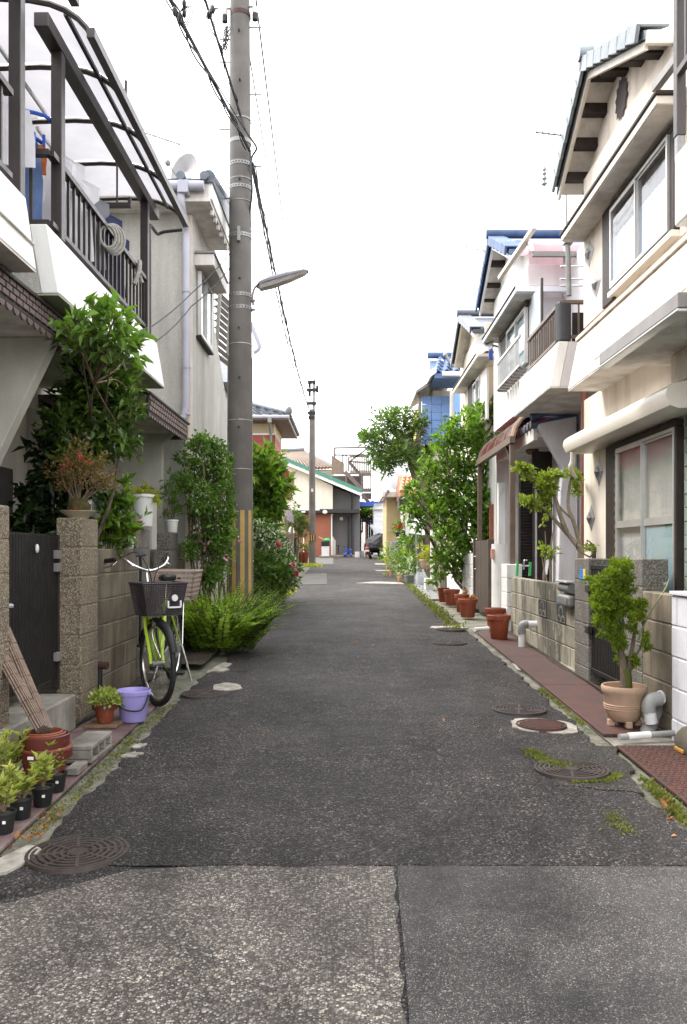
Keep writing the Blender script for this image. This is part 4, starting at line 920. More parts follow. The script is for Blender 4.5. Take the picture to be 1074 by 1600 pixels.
# balcony front with a roughcast panel
parapet(R1, -1, 2.13, 2.225, 3.2, 7.9, 2.95, 3.42, 2.95, 'stucco_cream', name='balcony_parapet')
bx('parapet_capping', 'stucco_cream', R1, 2.205, 2.36, 3.2, 7.905, 3.421, 3.46)
MB().add([(2.158, 4.0, 3.06), (2.158, 7.15, 3.06), (2.205, 7.0, 3.34), (2.205, 4.0, 3.34)], [(0, 1, 2, 3)]).rot(Matrix.Translation((-.012, 0, 0))).build('roughcast_panel', 'roughcast', R1)
# small roofs over the ground floor
def hood_roll(par, x, xw, y0, y1, z0, z1, mat):
    h = z1 - z0; pr = [(xw, z1 + .05), (x + .05, z1), (x + .01, z1 - h * .2), (x, z1 - h * .5), (x + .03, z0 + .02), (x + .09, z0), (xw, z0 + .01)]
    return MB().ext(pr, 'y', y0, y1).build('window_canopy', mat, par, smooth=True)
hood_roll(R1, 2.16, 2.459, 5.54, 8.2, 2.36, 2.53, 'gutter_cream')
MB().tube(catmull([(2.22, 8.05, 2.37), (2.22, 8.07, 2.27), (2.21, 8.09, 2.22), (2.28, 8.2, 2.14), (2.42, 8.46, 2.12)], 4), .024, 8).build('downspout', 'gutter_cream', R1, smooth=True)
bx('porch_canopy', 'soffit', R1, 1.96, 2.459, 4.72, 6.12, 2.78, 2.84)
bx('porch_gutter', 'gutter_grey', R1, 1.9, 1.96, 4.69, 6.16, 2.79, 2.88); bx('porch_gutter', 'gutter_grey', R1, 1.962, 2.458, 4.67, 4.72, 2.79, 2.88); bx('gutter_lip', 'alu', R1, 1.895, 1.97, 4.69, 6.16, 2.768, 2.786)
bx('porch_wall', 'stucco_cream', R1, 2.3, 2.459, 4.9, 5.8, 2.56, 2.778)
# tall sliding window on the ground floor
shutter_box(R1, 2.459, 7.34, 7.62, .35, 2.355, .05)
for k in range(22): bx('shutter_slat', 'wood_board', R1, 2.395, 2.408, 7.31, 7.337, .5 + k * .083, .545 + k * .083, bevel=.002)
louvre_window(R1, 2.415, 5.99, 7.3, .35, 2.3, -1, 'alu', 'glass', 'curtain', 1, .06, midbar=1.62)
bx('window_casing', 'dark_wood', R1, 2.4, 2.459, 5.96, 7.34, 2.302, 2.355); bx('window_casing', 'dark_wood', R1, 2.4, 2.459, 5.955, 5.988, .3, 2.3)
MB().box(2.424, 2.428, 6.03, 6.62, .4, 1.58).build('frosted_pane', 'frosted', R1)
dp = T('downpipe', 'reddish brown downpipe between the cream and lilac houses', 'downpipe', (2.5, 8.62, .3))
MB().tube([(2.5, 8.62, .3), (2.5, 8.62, 3.1)], .035, 10).build('pipe', 'pipe_brown', dp, smooth=True)
for z in (1.0, 2.2): MB().lathe([(.042, 0), (.042, .03)], (2.5, 8.62, z), 10).build('clip', 'pipe_brown', dp)
# ---- nearest right house: only its far corner is in view
R0 = T('row_house', 'house cut by the right picture edge with a textured balcony corner', 'house', (3, 4, 0))
for k in range(24): bx('siding_board', 'siding_green', R0, 2.45 + .004 * (k % 2), 2.6, 3.0, 5.94, .2 + k * .1, .296 + k * .1, bevel=.004)
bx('wall', 'siding_green', R0, 2.6, 6, 2.8, 5.93, .1, 2.7)
bx('balcony_parapet', 'stucco_white', R0, 2.1, 2.22, 2.6, 5.24, 3.47, 3.93, bevel=.01); bx('parapet_end', 'stucco_white', R0, 2.222, 2.94, 5.13, 5.24, 3.47, 3.92)
bx('post', 'brown_metal', R0, 2.1, 2.16, 5.2, 5.26, 4.05, 6.2); bx('post_foot', 'galvanised', R0, 2.105, 2.155, 5.205, 5.255, 3.9, 4.05)
MB().beam((2.12, 5.2, 4.98), (2.12, 3.0, 5.02), .05, .05).build('rail', 'brown_metal', R0); MB().beam((2.12, 5.2, 4.45), (2.12, 3.0, 4.45), .04, .04).build('rail', 'brown_metal', R0)
me_ = MB().box(-.01, .01, -.01, .01, 4.46, 5.0).mesh('baluster', 'brown_metal')
for k in range(18): inst(me_, 'baluster', R0, (2.12, 5.1 - k * .11, 0))
MB().beam((2.3, 5.5, 4.82), (2.3, 6.1, 4.86), .05, .06).build('eave_edge', 'gutter_grey', R0); bx('eave', 'stucco_white', R0, 2.34, 2.94, 5.3, 5.85, 4.6, 4.84)
# ---- second house on the right
R2 = T('row_house', 'pale lilac house with blue glazed tiles and a pink awning', 'house', (3.2, 11, 0))
bx('wall', 'stucco_lilac', R2, 2.9, 6, 8.75, 13.6, .2, 5.2)
bx('bay', 'stucco_white', R2, 2.455, 2.898, 11.0, 13.75, 3.4, 5.6)
gable(R2, 2.2, 2.5, 12.7, 6.28, 13.97, 5.58, 11.3, 5.62, 6, 'tile_blue', 'stucco_white', [(13.0, 6.1), (13.4, 5.9), (13.7, 5.75)], ntn=5, ntf=7, board='siding_white')
for k in range(3): MB().box(2.3, 2.34, 12.3 - .25 * k, 12.36 - .25 * k, 5.98 - .1 * k, 6.1 - .1 * k).build('bracket', 'siding_white', R2)
MB().ext([(12.2, 5.36), (12.36, 5.6), (12.52, 5.36), (12.36, 5.16)], 'x', 2.485, 2.499).build('gable_vent', 'gutter_grey', R2)
bx('window_hood', 'siding_white', R2, 2.2, 2.6, 10.75, 13.35, 4.80, 4.86); bx('hood_flashing', 'dark_wood', R2, 2.185, 2.6, 10.73, 13.37, 4.862, 4.885)
MB().box(2.215, 2.454, 10.78, 13.3, 4.792, 4.798).build('hood_soffit', 'soffit', R2)
bx('window_casing', 'dark_wood', R2, 2.4, 2.46, 11.0, 12.98, 4.72, 4.79); shutter_box(R2, 2.45, 12.38, 12.95, 4.0, 4.718)
louvre_window(R2, 2.41, 11.05, 12.35, 3.95, 4.71, -1, 'alu', 'glass', 'frosted', 1)
bx('side_wall', 'stucco_lilac', R2, 2.46, 2.9, 10.9, 10.99, 3.4, 4.79)
bx('hood_return', 'siding_white', R2, 2.2, 3.4, 10.68, 10.745, 4.8, 4.87)
MB().box(2.42, 2.425, 10.2, 10.75, 3.9, 4.75).build('blind', 'blue_panel' if False else 'curtain_blue', R2); bx('blind_frame', 'brown_metal', R2, 2.4, 2.43, 10.14, 10.19, 3.8, 4.8)
railing(R2, [(2.3, 10.9), (2.3, 12.6)], 3.88, 4.28, .085, .006, 'alu', top=.03)
railing(R2, [(2.31, 12.6), (2.45, 12.6)], 3.88, 4.28, .07, .006, 'alu', top=.03)
for k in range(9): bx('rail_floor_bar', 'gutter_grey', R2, 2.3, 2.44, 10.95 + k * .19, 11.05 + k * .19, 3.84, 3.86)
parapet(R2, -1, 2.13, 2.225, 8.62, 10.5, 3.13, 3.61, 2.9, 'paint_peel', 'stucco_lilac', 'soffit')
railing(R2, [(3.1, 8.7), (2.28, 8.7), (2.28, 10.3)], 3.68, 4.05, .09, .008, 'brown_post', top=.045)
for k in range(5): bx('mesh_panel', 'mesh_roll', R2, 2.3, 2.308, 8.8 + k * .29, 8.96 + k * .29, 3.7, 4.0, bevel=0)
MB().tube([(2.3, 8.72, 3.64), (2.3, 8.72, 4.03)], .085, 12).build('rolled_mesh', 'mesh_roll', R2, smooth=True)
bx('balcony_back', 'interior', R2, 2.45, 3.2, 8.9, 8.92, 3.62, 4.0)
# pink sheet awning over the balcony
pr = [(10.35, 5.2), (10.42, 5.31), (10.55, 5.39), (10.75, 5.44), (11.0, 5.46), (11.25, 5.47)]
for a, b in ((2.36, 2.75), (2.78, 3.2), (3.23, 3.7)): MB().strip([(a, y, z) for y, z in pr], [(b, y, z) for y, z in pr]).build('awning_sheet', 'poly_pink', R2, smooth=True)
for x in (2.345, 2.765, 3.215): MB().tube([(x, y, z) for y, z in pr], .022, 6).build('awning_rib', 'gutter_cream', R2)
MB().beam((2.34, 10.36, 5.17), (3.7, 10.36, 5.17), .05, .06).build('awning_gutter', 'gutter_grey', R2); MB().beam((2.36, 10.3, 5.5), (2.14, 11.5, 5.25), .06, .05).build('awning_brace', 'gutter_cream', R2)
bx('upper_wall', 'stucco_pink', R2, 2.44, 2.9, 10.995, 10.999, 4.9, 5.5, bevel=0); bx('upper_wall', 'stucco_pink', R2, 2.36, 3.6, 10.7, 10.74, 4.88, 5.16)
for z in (4.95, 4.8, 4.72): MB().tube([(2.5, 9.6, z - .2), (3.2, 9.6, z - .2)], .012, 6).build('clothes_bar', 'steel', R2)
# entrance: maroon sheet canopy on brown posts
EP = T('entrance_canopy', 'maroon curved sheet canopy on two brown posts', 'canopy', (2.3, 12, .3))
pr = [(2.2, 2.92), (2.24, 3.06), (2.31, 3.17), (2.43, 3.27), (2.6, 3.35), (2.85, 3.41), (3.09, 3.44)]
ys_ = [10.92, 11.6, 12.3, 13.0, 13.7]
for a, b in zip(ys_[:-1], ys_[1:]): MB().strip([(x, a + .01, z) for x, z in pr], [(x, b - .01, z) for x, z in pr]).build('sheet', 'poly_maroon', EP, smooth=True)
for y in ys_: MB().tube([(x, y, z - .012) for x, z in pr], .02 if y < 13.6 and y > 11 else .035, 6).build('rib', 'clay_pale' if y < 11 else 'brown_post', EP, smooth=True)
MB().beam((2.19, 10.86, 2.88), (2.19, 13.74, 2.88), .07, .09).build('gutter', 'brown_post', EP)
for y in (10.95, 13.66): bx('post', 'brown_post', EP, 2.17, 2.24, y - .035, y + .035, G(y), 2.83)
MB().beam((2.2, 10.95, 2.55), (2.2, 11.3, 2.83), .035, .03).build('brace', 'brown_metal', EP)
# porch of the second house
MB().ext([(2.39, 2.95), (2.4, 2.99), (2.86, 3.08), (2.86, .3), (2.62, .3), (2.66, 2.12), (2.7, 2.42)], 'y', 10.2, 10.34).build('wing_wall', 'stucco_lilac', R2, bevel=.006)
bx('porch_ceiling', 'soffit', R2, 2.41, 2.89, 10.36, 13.0, 2.84, 2.9); bx('porch_board', 'soffit', R2, 2.36, 2.408, 10.36, 13.0, 2.8, 2.96)
MB().ext([(2.35, 2.97), (2.35, 3.0), (2.9, 3.16), (2.9, 2.97)], 'y', 10.3, 13.0).build('porch_roof', 'tile_blue', R2)
tm2 = MB().tube([(0, 0, 0), (.25, 0, .075)], .045, 10).mesh('porch_tile', 'tile_blue', smooth=True)
for k in range(3): inst(tm2, 'porch_tile', R2, (2.3 + k * .2, 10.26, 3.08 + .055 * k))
tm3 = MB().lathe([(.001, -.03), (.05, -.03), (.055, 0), (.05, .05), (.001, .05)], (0, 0, 0), 10).rot(Matrix.Rotation(R(90), 4, 'Y')).mesh('eave_tile', 'tile_slate', smooth=True)
for k in range(14): inst(tm3, 'eave_tile', R2, (2.345, 10.36 + k * .19, 3.0))
MB().lathe([(.001, 0), (.08, -.005), (.1, -.05), (.06, -.09), (.001, -.1)], (2.62, 11.6, 2.86), 14).build('porch_lamp', 'wood_board', R2, smooth=True)
bx('door', 'dark_wood', R2, 2.6, 2.88, 11.5, 11.54, .4, 2.8)
sh = T('louvre_shutter', 'dark louvred shutter standing behind the right wall', 'shutter', (X(823, 11.2), 11.2, .4))
xa, xb = X(812, 11.2), X(833, 11.2)
for k in range(46): MB().beam((xa + .015, 11.2, .5 + k * .042), (xb - .015, 11.2, .5 + k * .042), .03, .006, (0, .8, 1)).build('slat', 'brown_metal', sh)
for x in (xa, xb): bx('stile', 'brown_metal', sh, x - .015, x + .015, 11.17, 11.23, .4, 2.5)
MB().box(xa, xb, 11.235, 11.24, .4, 2.45).build('backing', 'interior', sh)
bx('stile', 'alu', sh, xb + .02, xb + .05, 11.17, 11.23, .4, 2.5)
bx('inner_wall', 'stucco_white', R2, X(779, 13.2), X(790, 13.2), 13.2, 13.3, .4, 2.5)
bx('meter_wall', 'terracotta_wall', R2, X(766, 14), X(774, 14), 14.0, 14.1, .4, 2.2)
# ---- third house on the right
R3 = T('row_house', 'cream house third on the right with dark tiles and dish', 'house', (3.2, 16, 0))
bx('wall', 'render_cream', R3, 2.9, 6, 13.8, 18.4, .3, 5.3); bx('bay', 'render_cream', R3, 2.455, 2.899, 14.6, 17.9, 3.2, 5.5)
gable(R3, 2.22, 2.5, 16.3, 6.1, 17.5, 5.44, 14.7, 5.44, 6, 'tile_slate', 'render_cream', [], ntn=5, ntf=6)
for k in range(4): MB().box(2.28, 2.32, 15.9 - .25 * k, 15.96 - .25 * k, 5.76 - .1 * k, 5.9 - .1 * k).build('bracket', 'siding_white', R3)
bx('window_hood', 'gutter_cream', R3, 2.2, 2.6, 13.9, 17.2, 4.72, 4.78); bx('hood_flashing', 'dark_wood', R3, 2.185, 2.6, 13.88, 17.22, 4.782, 4.81); MB().box(2.215, 2.454, 13.93, 17.15, 4.712, 4.718).build('hood_soffit', 'soffit', R3)
shutter_box(R3, 2.45, 15.75, 16.5, 3.5, 4.71); louvre_window(R3, 2.41, 14.9, 15.7, 3.6, 4.6, -1, 'alu', 'glass', 'curtain_blue', 1); bx('shutter_panel', 'stucco_pink', R3, 2.41, 2.45, 14.2, 14.88, 3.7, 4.6)
bx('side_window', 'tarp_blue', R3, X(762, 13.85), X(768, 13.85), 13.7, 13.74, H(562, 13.7), H(545, 13.7)); bx('lower_wall', 'stucco_white', R3, 2.5, 2.898, 13.75, 18.3, .3, 3.19)
dz = T('satellite_dish', 'beige satellite dish beside the third right house', 'satellite dish', (2.2, 13.5, 4.7)); c = P(757, 536, 13.3)
MB().lathe([(.001, -.06), (.1, -.05), (.17, -.03), (.22, 0), (.225, .004), (.22, .008), (.001, -.05)], (0, 0, 0), 24).rot(Matrix.Translation(c) @ Vector((-.7, -.55, .4)).to_track_quat('Z', 'Y').to_matrix().to_4x4()).build('reflector', 'dish_white', dz, smooth=True)
MB().tube([c + Vector((-.05, -.1, -.15)), c + Vector((.03, -.3, -.2)), c + Vector((.1, -.3, -.12))], .01, 6).build('feed_arm', 'galvanised', dz); MB().tube([c, c + Vector((.3, .1, -.05))], .018, 6).build('mast', 'galvanised', dz)
# ---- fourth house: blue tiles, blue clad balcony
R4 = T('row_house', 'far right house with blue glazed roof and blue mesh balcony', 'house', (3, 22, 0))
bx('wall', 'render_cream', R4, 2.3, 6, 22.3, 27, .5, 5.8)
rx0, rx1 = X(677, 21), X(735, 21)
for r in range(5):
    for k in range(9):
        x = rx0 + .02 + k * .25 + .05 * r; y = 20.75 + r * .24; z = 5.98 + r * .13
        if r == 0 and k == 0: me4 = MB().grid([[(u * .26, v * .26, .045 * math.sin(u * 2 * math.pi) + v * .14 + (.03 if v == 0 else .0)) for u in [i / 8 for i in range(9)]] for v in (0, 1)]).strip([(u / 8 * .26, 0, .045 * math.sin(u / 8 * 2 * math.pi) + .03) for u in range(9)], [(u / 8 * .26, 0, .045 * math.sin(u / 8 * 2 * math.pi) - .01) for u in range(9)]).mesh('roof_tile', 'tile_blue', smooth=True)
        inst(me4, 'roof_tile', R4, (x, y, z))
MB().tube([(rx0 - .05, 21.95, 6.68), (rx1 + .6, 21.95, 6.68)], .09, 10).build('ridge', 'tile_blue', R4, smooth=True); MB().ext([(20.7, 5.9), (22, 6.55), (22, 5.8), (20.7, 5.8)], 'x', rx0, 6).build('roof', 'tile_blue', R4)
MB().ext([(rx0 - .12, 5.82), (rx0 - .12, 5.98), (rx0 + .05, 6.1), (rx0 + .05, 5.94)], 'y', 20.66, 22.2).build('barge_board', 'siding_white', R4); MB().tube([(rx0 + .2, 20.66, 5.9), (4, 20.66, 5.88)], .06, 8).build('gutter', 'siding_white', R4, smooth=True)
MB().ext([(X(648, 22), 5.65), (X(676, 21.6), 5.95), (X(707, 21.6), 6.0), (X(707, 21.6), 5.9), (X(676, 21.6), 5.85), (X(648, 22), 5.58)], 'y', 21.5, 24).build('pent_roof', 'gutter_grey', R4)
x0, x1 = X(659, 22), X(705, 22)
for i in range(6):
    for j in range(3): bx('blue_panel', 'blue_panel', R4, x0 + (x1 - x0) * j / 3 + .006, x0 + (x1 - x0) * (j + 1) / 3 - .006, 21.98, 22.0, H(695, 22) + .22 * i, H(695, 22) + .22 * i + .212, bevel=.004)
bx('balcony_post', 'gutter_grey', R4, x0 - .09, x0 - .01, 21.96, 22.05, .6, H(615, 22)); bx('balcony_wall', 'yellow_wall', R4, x0 - .05, x0, 22.06, 25, 3.2, 5.45)
bx('blue_panel', 'blue_panel', R4, X(709, 20.6), X(726, 20.6), 20.6, 20.62, H(690, 20.6), H(612, 20.6)); bx('balcony_column', 'render_cream', R4, X(703, 20.8), X(708, 20.8), 20.7, 20.8, .5, H(612, 20.8))
MB().tube([P(703, 566, 20.4), P(697, 556, 20.4)], .04, 8).build('spot_lamp', 'galvanised', R4); MB().blob(P(696, 555, 20.4), .06, .06, .06).build('spot_head', 'galvanised', R4, smooth=True)
# ================================================================ right side: walls, gate
WR = block_wall('block_wall', 'mossy grey block wall with two vent blocks on the right', 2.15, 7.64, 10.75, .25, 4, 'block_right', first=.16, skip=())
bx('footing', 'block_right', WR, 2.125, 2.27, 7.64, 10.75, .0, .262)
def vent(par, x, y, z):
    """pierced vent: a frame with stacked arches in two rows"""
    w, h = .16, .085
    bx('vent_recess', 'black_paint', par, x - .006, x + .02, y - w, y + w, z - h, z + h, bevel=0)
    v = MB()
    for (a, b, c, d) in ((-w - .006, w + .006, h, h + .006), (-w - .006, w + .006, -h - .006, -h), (-w - .006, -w, -h, h), (w, w + .006, -h, h)): v.box(x - .008, x, y + a, y + b, z + c, z + d)
    def arch(cy, cz, r, t=.02):
        n = 8; A = [(x - .008, cy + r * math.cos(math.pi * i / n), cz + r * .9 * math.sin(math.pi * i / n)) for i in range(n + 1)]; B = [(x - .008, cy + (r - t) * math.cos(math.pi * i / n), cz + (r - t) * .9 * math.sin(math.pi * i / n)) for i in range(n + 1)]
        v.strip(A, B); v.strip(A, [(x + .003, p[1], p[2]) for p in A]); v.strip(B, [(x + .003, p[1], p[2]) for p in B])
    arch(y, z, .085); arch(y - .08, z - h, .078); arch(y + .08, z - h, .078)
    v.build('vent_lattice', 'concrete', par)
vent(WR, 2.147, 9.0, .56 + .2); vent(WR, 2.147, 8.2, .56 + .2)
pillar('gate_pillar', 'grey right gate pillar with the blue and yellow sticker', 'pebble_grey', 2.12, 7.18, 7.63, .18, .15, 1.32)
pillar('gate_pillar', 'grey right gate pillar behind the potted conifer', 'pebble_grey', 2.12, 5.87, 6.26, .19, .1, 1.33)
sk = T('sticker', 'small blue and yellow sticker on the right gate pillar', 'sticker', (2.115, 7.32, 1.18))
bx('blue_half', 'sticker_blue', sk, 2.1135, 2.118, 7.325, 7.44, H(905, 7.35), H(889, 7.35), bevel=0); bx('yellow_half', 'sticker_yellow', sk, 2.1135, 2.118, 7.265, 7.323, H(905, 7.3), H(889, 7.3), bevel=0)
for k in range(4): bx('print_line', 'tarp_blue', sk, 2.1125, 2.1134, 7.34, 7.43, H(902 - 3.4 * k, 7.35), H(901.2 - 3.4 * k, 7.35), bevel=0)
gr = T('gate', 'dark brown metal gate behind the potted conifer', 'gate', (2.15, 6.7, .3))
for k in range(20): bx('slat', 'gate_dark', gr, 2.14, 2.158, 6.3 + k * .0435, 6.336 + k * .0435, .36, 1.24, bevel=.003)
MB().box(2.16, 2.165, 6.28, 7.17, .34, 1.25).build('backing', 'gate_dark', gr)
for z in (.34, 1.245): bx('rail', 'gate_dark', gr, 2.135, 2.17, 6.28, 7.175, z - .02, z + .02)
for z in (1.02, .66): bx('hinge', 'brown_metal', gr, 2.09, 2.13, 7.1, 7.19, z, z + .07)
orn = T('charm', 'small red and white ornament hung on right gate', 'ornament', (2.13, 6.45, .75))
for i in range(3):
    for j in range(2): bx('bead', 'plastic_red' if (i + j) % 2 else 'white_plastic', orn, 2.11, 2.13, X(0, 0) + 6.55 + .045 * j, 6.585 + .045 * j, .78 + .05 * i, .82 + .05 * i)
mbx = T('mailbox', 'silver grey letter box on the right wall beside pillar', 'letter box', (2.1, 7.8, 1.0))
MB().tube([(2.12, 7.7, 1.03), (2.12, 8.08, 1.03)], .048, 12).build('tube', 'grey_plastic', mbx, smooth=True)
bx('box', 'galvanised', mbx, 2.06, 2.149, 7.68, 8.05, .85, .965, bevel=.03, seg=3); bx('lid', 'alu', mbx, 2.055, 2.1495, 7.68, 8.1, 1.08, 1.1); bx('mark', 'sticker_blue', mbx, 2.057, 2.06, 7.97, 8.0, .87, .89, bevel=0); bx('mark', 'plastic_pink', mbx, 2.057, 2.06, 7.7, 7.73, .91, .94, bevel=0)
block_wall('block_wall', 'short stained block wall beside the grey drain pipes', 2.12, 5.3, 5.865, .1, 5, 'block_left')
block_wall('block_wall', 'lavender grey painted block wall at the right edge', 2.1, 3.2, 5.29, .1, 5, 'block_pale', .14, mort='block_pale')
bx('wall_capping', 'block_pale', None, 2.085, 2.255, 3.2, 5.292, 1.101, 1.125); tag(bpy.data.objects['wall_capping'], 'pale capping strip on the lavender block wall', 'capping')
MBp = T('block_pier', 'white painted block pier at the start of right block wall', 'pillar', (2.15, 11.0, .3))
for i in range(5): inst(block_mesh(.4, .185, .2, 'block_white'), 'block', MBp, (2.2, 10.98, .36 + .19 * i))
MB().tube([(2.19, 11.6, .3), (2.19, 11.6, H(850, 11.6))], .15, 20).build('round_pier', 'block_white', MBp, smooth=True)
nb = bx('name_plate', 'plastic_pink', MBp, X(764, 11.7), X(769, 11.7), 11.5, 11.55, 1.28, 1.42)
wg = T('gate', 'tall brown gate leaf beside the white round pier', 'gate', (2.1, 12.8, .35))
for k in range(7): bx('board', 'gate_brown', wg, 2.08, 2.11, 12.15 + k * .17, 12.31 + k * .17, .45, H(845, 12.8))
bx('post', 'gate_brown', wg, 2.06, 2.15, 12.0, 12.13, .35, H(843, 12.2)); bx('post', 'gate_brown', wg, 2.06, 2.15, 13.36, 13.48, .35, H(843, 13.3)); MB().tube([(2.06, 13.2, 1.1), (2.03, 13.2, 1.1), (2.03, 13.2, 1.3), (2.06, 13.2, 1.3)], .012, 6).build('handle', 'chrome', wg)
block_wall('block_wall', 'white painted low block wall behind terracotta pots', 2.08, 13.6, 17.2, .4, 5, 'block_white', .14, mort='block_white', h=.19)
wg2 = T('gate', 'low dark gate and white post at the far right', 'gate', (2.1, 18, .5))
for k in range(5): bx('board', 'gate_brown', wg2, 2.06, 2.09, 17.3 + k * .2, 17.48 + k * .2, .55, 1.35)
bx('post', 'white_paint', wg2, X(673, 18.6), X(679, 18.6), 18.55, 18.65, .5, H(828, 18.6))

# ================================================================ middle distance and the far end
# ---- hip roofed house with red cladding, left
LC = T('house', 'house with grey tiled hip roof and dark red cladding, left distance', 'house', (-3.5, 26, .7))
bx('wall', 'beige_wall', LC, -2.31, -8, 25.21, 28, .6, 5.36)
for r in range(9): bx('cladding_board', 'red_cladding', LC, -2.29, -6, 25.17, 25.209, H(680, 25.2) - .2 * (r + 1) + .006, H(680, 25.2) - .2 * r)
for r in range(9): bx('cladding_board', 'red_cladding', LC, -2.309, -2.28, 25.17, 27.3, H(680, 25.2) - .2 * (r + 1) + .006, H(680, 25.2) - .2 * r)
bx('band', 'stucco_white', LC, -2.27, -6, 25.15, 25.2, H(680, 25.2) + .003, H(680, 25.2) + .05); bx('soffit', 'fascia', LC, -1.82, -8, 24.55, 28.75, 5.37, 5.4)
bx('eave_board', 'gutter_grey', LC, -1.8, -8, 24.5, 24.54, 5.36, 5.47); bx('eave_board', 'gutter_grey', LC, -1.8, -1.84, 24.545, 28.8, 5.36, 5.47); MB().tube([(-8, 24.44, 5.46), (-1.78, 24.44, 5.44)], .055, 8).build('gutter', 'pipe_lilac', LC, smooth=True)
MB().tube([(X(422, 25), 24.5, 5.4), (X(423, 25), 25.0, 5.1), (X(423, 25), 25.12, 4.9), (X(423, 25), 25.12, 1)], .04, 8).build('downpipe', 'galvanised', LC, smooth=True); bx('rain_head', 'gutter_grey', LC, X(419, 24.5), X(425, 24.5), 24.38, 24.5, 5.26, 5.42)
bx('balcony', 'red_cladding', LC, -2.27, -2.0, 27.3, 28.6, 3.2, 4.1)
MB().add([(-1.8, 24.5, 5.47), (-1.8, 28.8, 5.47), (-3.9, 26.65, 6.3), (-8, 26.65, 6.3), (-8, 24.5, 5.47), (-8, 28.8, 5.47)], [(0, 2, 3, 4), (0, 1, 2), (1, 5, 3, 2)]).build('roof', 'tile_slate', LC)
tp_ = MB().grid([[(u * .3, v * .34, .05 * math.sin(u * 2 * math.pi) + v * .115 + (.045 if v == 0 else 0.)) for u in [i / 8 for i in range(9)]] for v in (0, 1)]).strip([(u / 8 * .3, 0, .05 * math.sin(u / 8 * 2 * math.pi) + .045) for u in range(9)], [(u / 8 * .3, 0, .05 * math.sin(u / 8 * 2 * math.pi) - .02) for u in range(9)]).mesh('roof_tile', 'tile_slate', smooth=True)
for r in range(6):
    for k in range(14):
        x = -2.1 - k * .3 - r * .3; inst(tp_, 'roof_tile', LC, (x - .05, 24.46 + r * .31, 5.5 + r * .12))
rt = MB().tube([(0, 0, 0), (-.2, .21, .08)], .095, 10).lathe([(.001, 0), (.001, 0)], (0, 0, 0), 4).mesh('hip_tile', 'ridge_slate', smooth=True)
for k in range(11): inst(rt, 'hip_tile', LC, (-1.82 - .19 * k, 24.5 + .2 * k, 5.57 + .077 * k))
MB().blob((-1.8, 24.5, 5.62), .11, .11, .15).build('hip_end', 'ridge_slate', LC, smooth=True)
for k in range(12): MB().tube([(-1.77, 24.6 + k * .34, 5.48), (-1.77, 24.9 + k * .34, 5.5)], .06, 8).build('eave_tile', 'tile_slate', LC, smooth=True)
la = T('porch_awning', 'lilac plastic porch awning beyond the flower bush', 'awning', (-2, 22, 2))
pr = [(-2.6, 2.86), (-2.1, 2.84), (-1.85, 2.78), (-1.68, 2.62), (-1.6, 2.4), (-1.58, 2.2)]
for a, b in ((20.9, 21.7), (21.72, 22.5), (22.52, 23.3)): MB().strip([(x, a, z) for x, z in pr], [(x, b, z) for x, z in pr]).build('sheet', 'poly_lilac', la, smooth=True)
for y in (20.88, 21.71, 22.51, 23.32): MB().tube([(x, y, z - .01) for x, z in pr], .02, 6).build('rib', 'gutter_grey', la)
for y in (21, 23.2): bx('post', 'brown_post', la, -1.64, -1.59, y, y + .05, G(y), 2.3)
fence = T('balustrade', 'pale railed fence left of the far pole', 'fence', (-2, 24, .7))
for k in range(9): bx('picket', 'stucco_white', fence, -1.95, -1.9, 18.2 + k * .28, 18.3 + k * .28, .55, 1.7)
for z in (.75, 1.55): bx('rail', 'stucco_white', fence, -1.98, -1.951, 18.1, 20.8, z, z + .08)
for y, zt, lb in ((26.2, 833, 'grey gate post nearest the lilac awning'), (29.0, 837, 'grey gate post with small white lamp'), (32.2, 845, 'grey gate post nearest the potted plants at far pole')):
    t = T('gate_post', lb, 'pillar', (-2.1, y, G(y))); bx('shaft', 'concrete', t, -2.2, -1.98, y, y + .3, G(y), H(zt, y)); bx('cap', 'concrete', t, -2.22, -1.96, y - .02, y + .32, H(zt, y), H(zt, y) + .06)
    if y == 29.0: MB().lathe([(.001, .34), (.08, .28), (.12, .1), (.09, .07), (.001, .06)], (-2.05, y + .15, H(zt, y)), 12).build('lamp', 'ceramic', t, smooth=True)
bw = T('gate', 'dark railed gate between grey far left posts', 'gate', (-2.1, 30.5, .9))
for k in range(14): bx('bar', 'gate_dark', bw, -2.11, -2.07, 29.4 + k * .2, 29.44 + k * .2, .9, 1.85)
bx('rail', 'gate_dark', bw, -2.12, -2.06, 29.3, 32.2, 1.86, 1.9); bx('panel', 'gate_dark', bw, -2.14, -2.121, 26.5, 29.0, .8, 1.75)
# ---- house closing the lane
D = 40.
LD = T('house', 'house with green edged sloping roof closing the lane', 'house', (X(500, D), D + 2, G(D)))
MB().ext([(X(436, D), H(797, D)), (X(520, D), H(797, D)), (X(520, D), H(759, D)), (X(436, D), H(719, D))], 'y', D, D + 5).build('upper_wall', 'render_cream', LD)
MB().ext([(X(520.2, D), G(D)), (X(563, D), G(D)), (X(563, D), H(776, D)), (X(520.2, D), H(759, D))], 'y', D + .7, D + 5).build('recess_wall', 'dark_grey_wall', LD)
bx('lower_wall', 'terracotta_wall', LD, X(458, D), X(519, D), D + .05, D + 4, G(D), H(802, D)); bx('corner_strip', 'stucco_white', LD, X(517.5, D), X(519.5, D), D, D + .049, G(D), H(803, D)); bx('corner_strip', 'stucco_white', LD, X(474, D), X(475.5, D), D, D + .049, G(D), H(830, D))
bx('canopy_beam', 'black_paint', LD, X(450, D), X(562, D), D - .35, D + .6, H(802, D) + .002, H(796, D)); bx('canopy_edge', 'stucco_white', LD, X(450, D), X(500, D), D - .37, D - .352, H(798, D), H(796, D))
a, b = P(440, 716, D), P(565, 768, D)
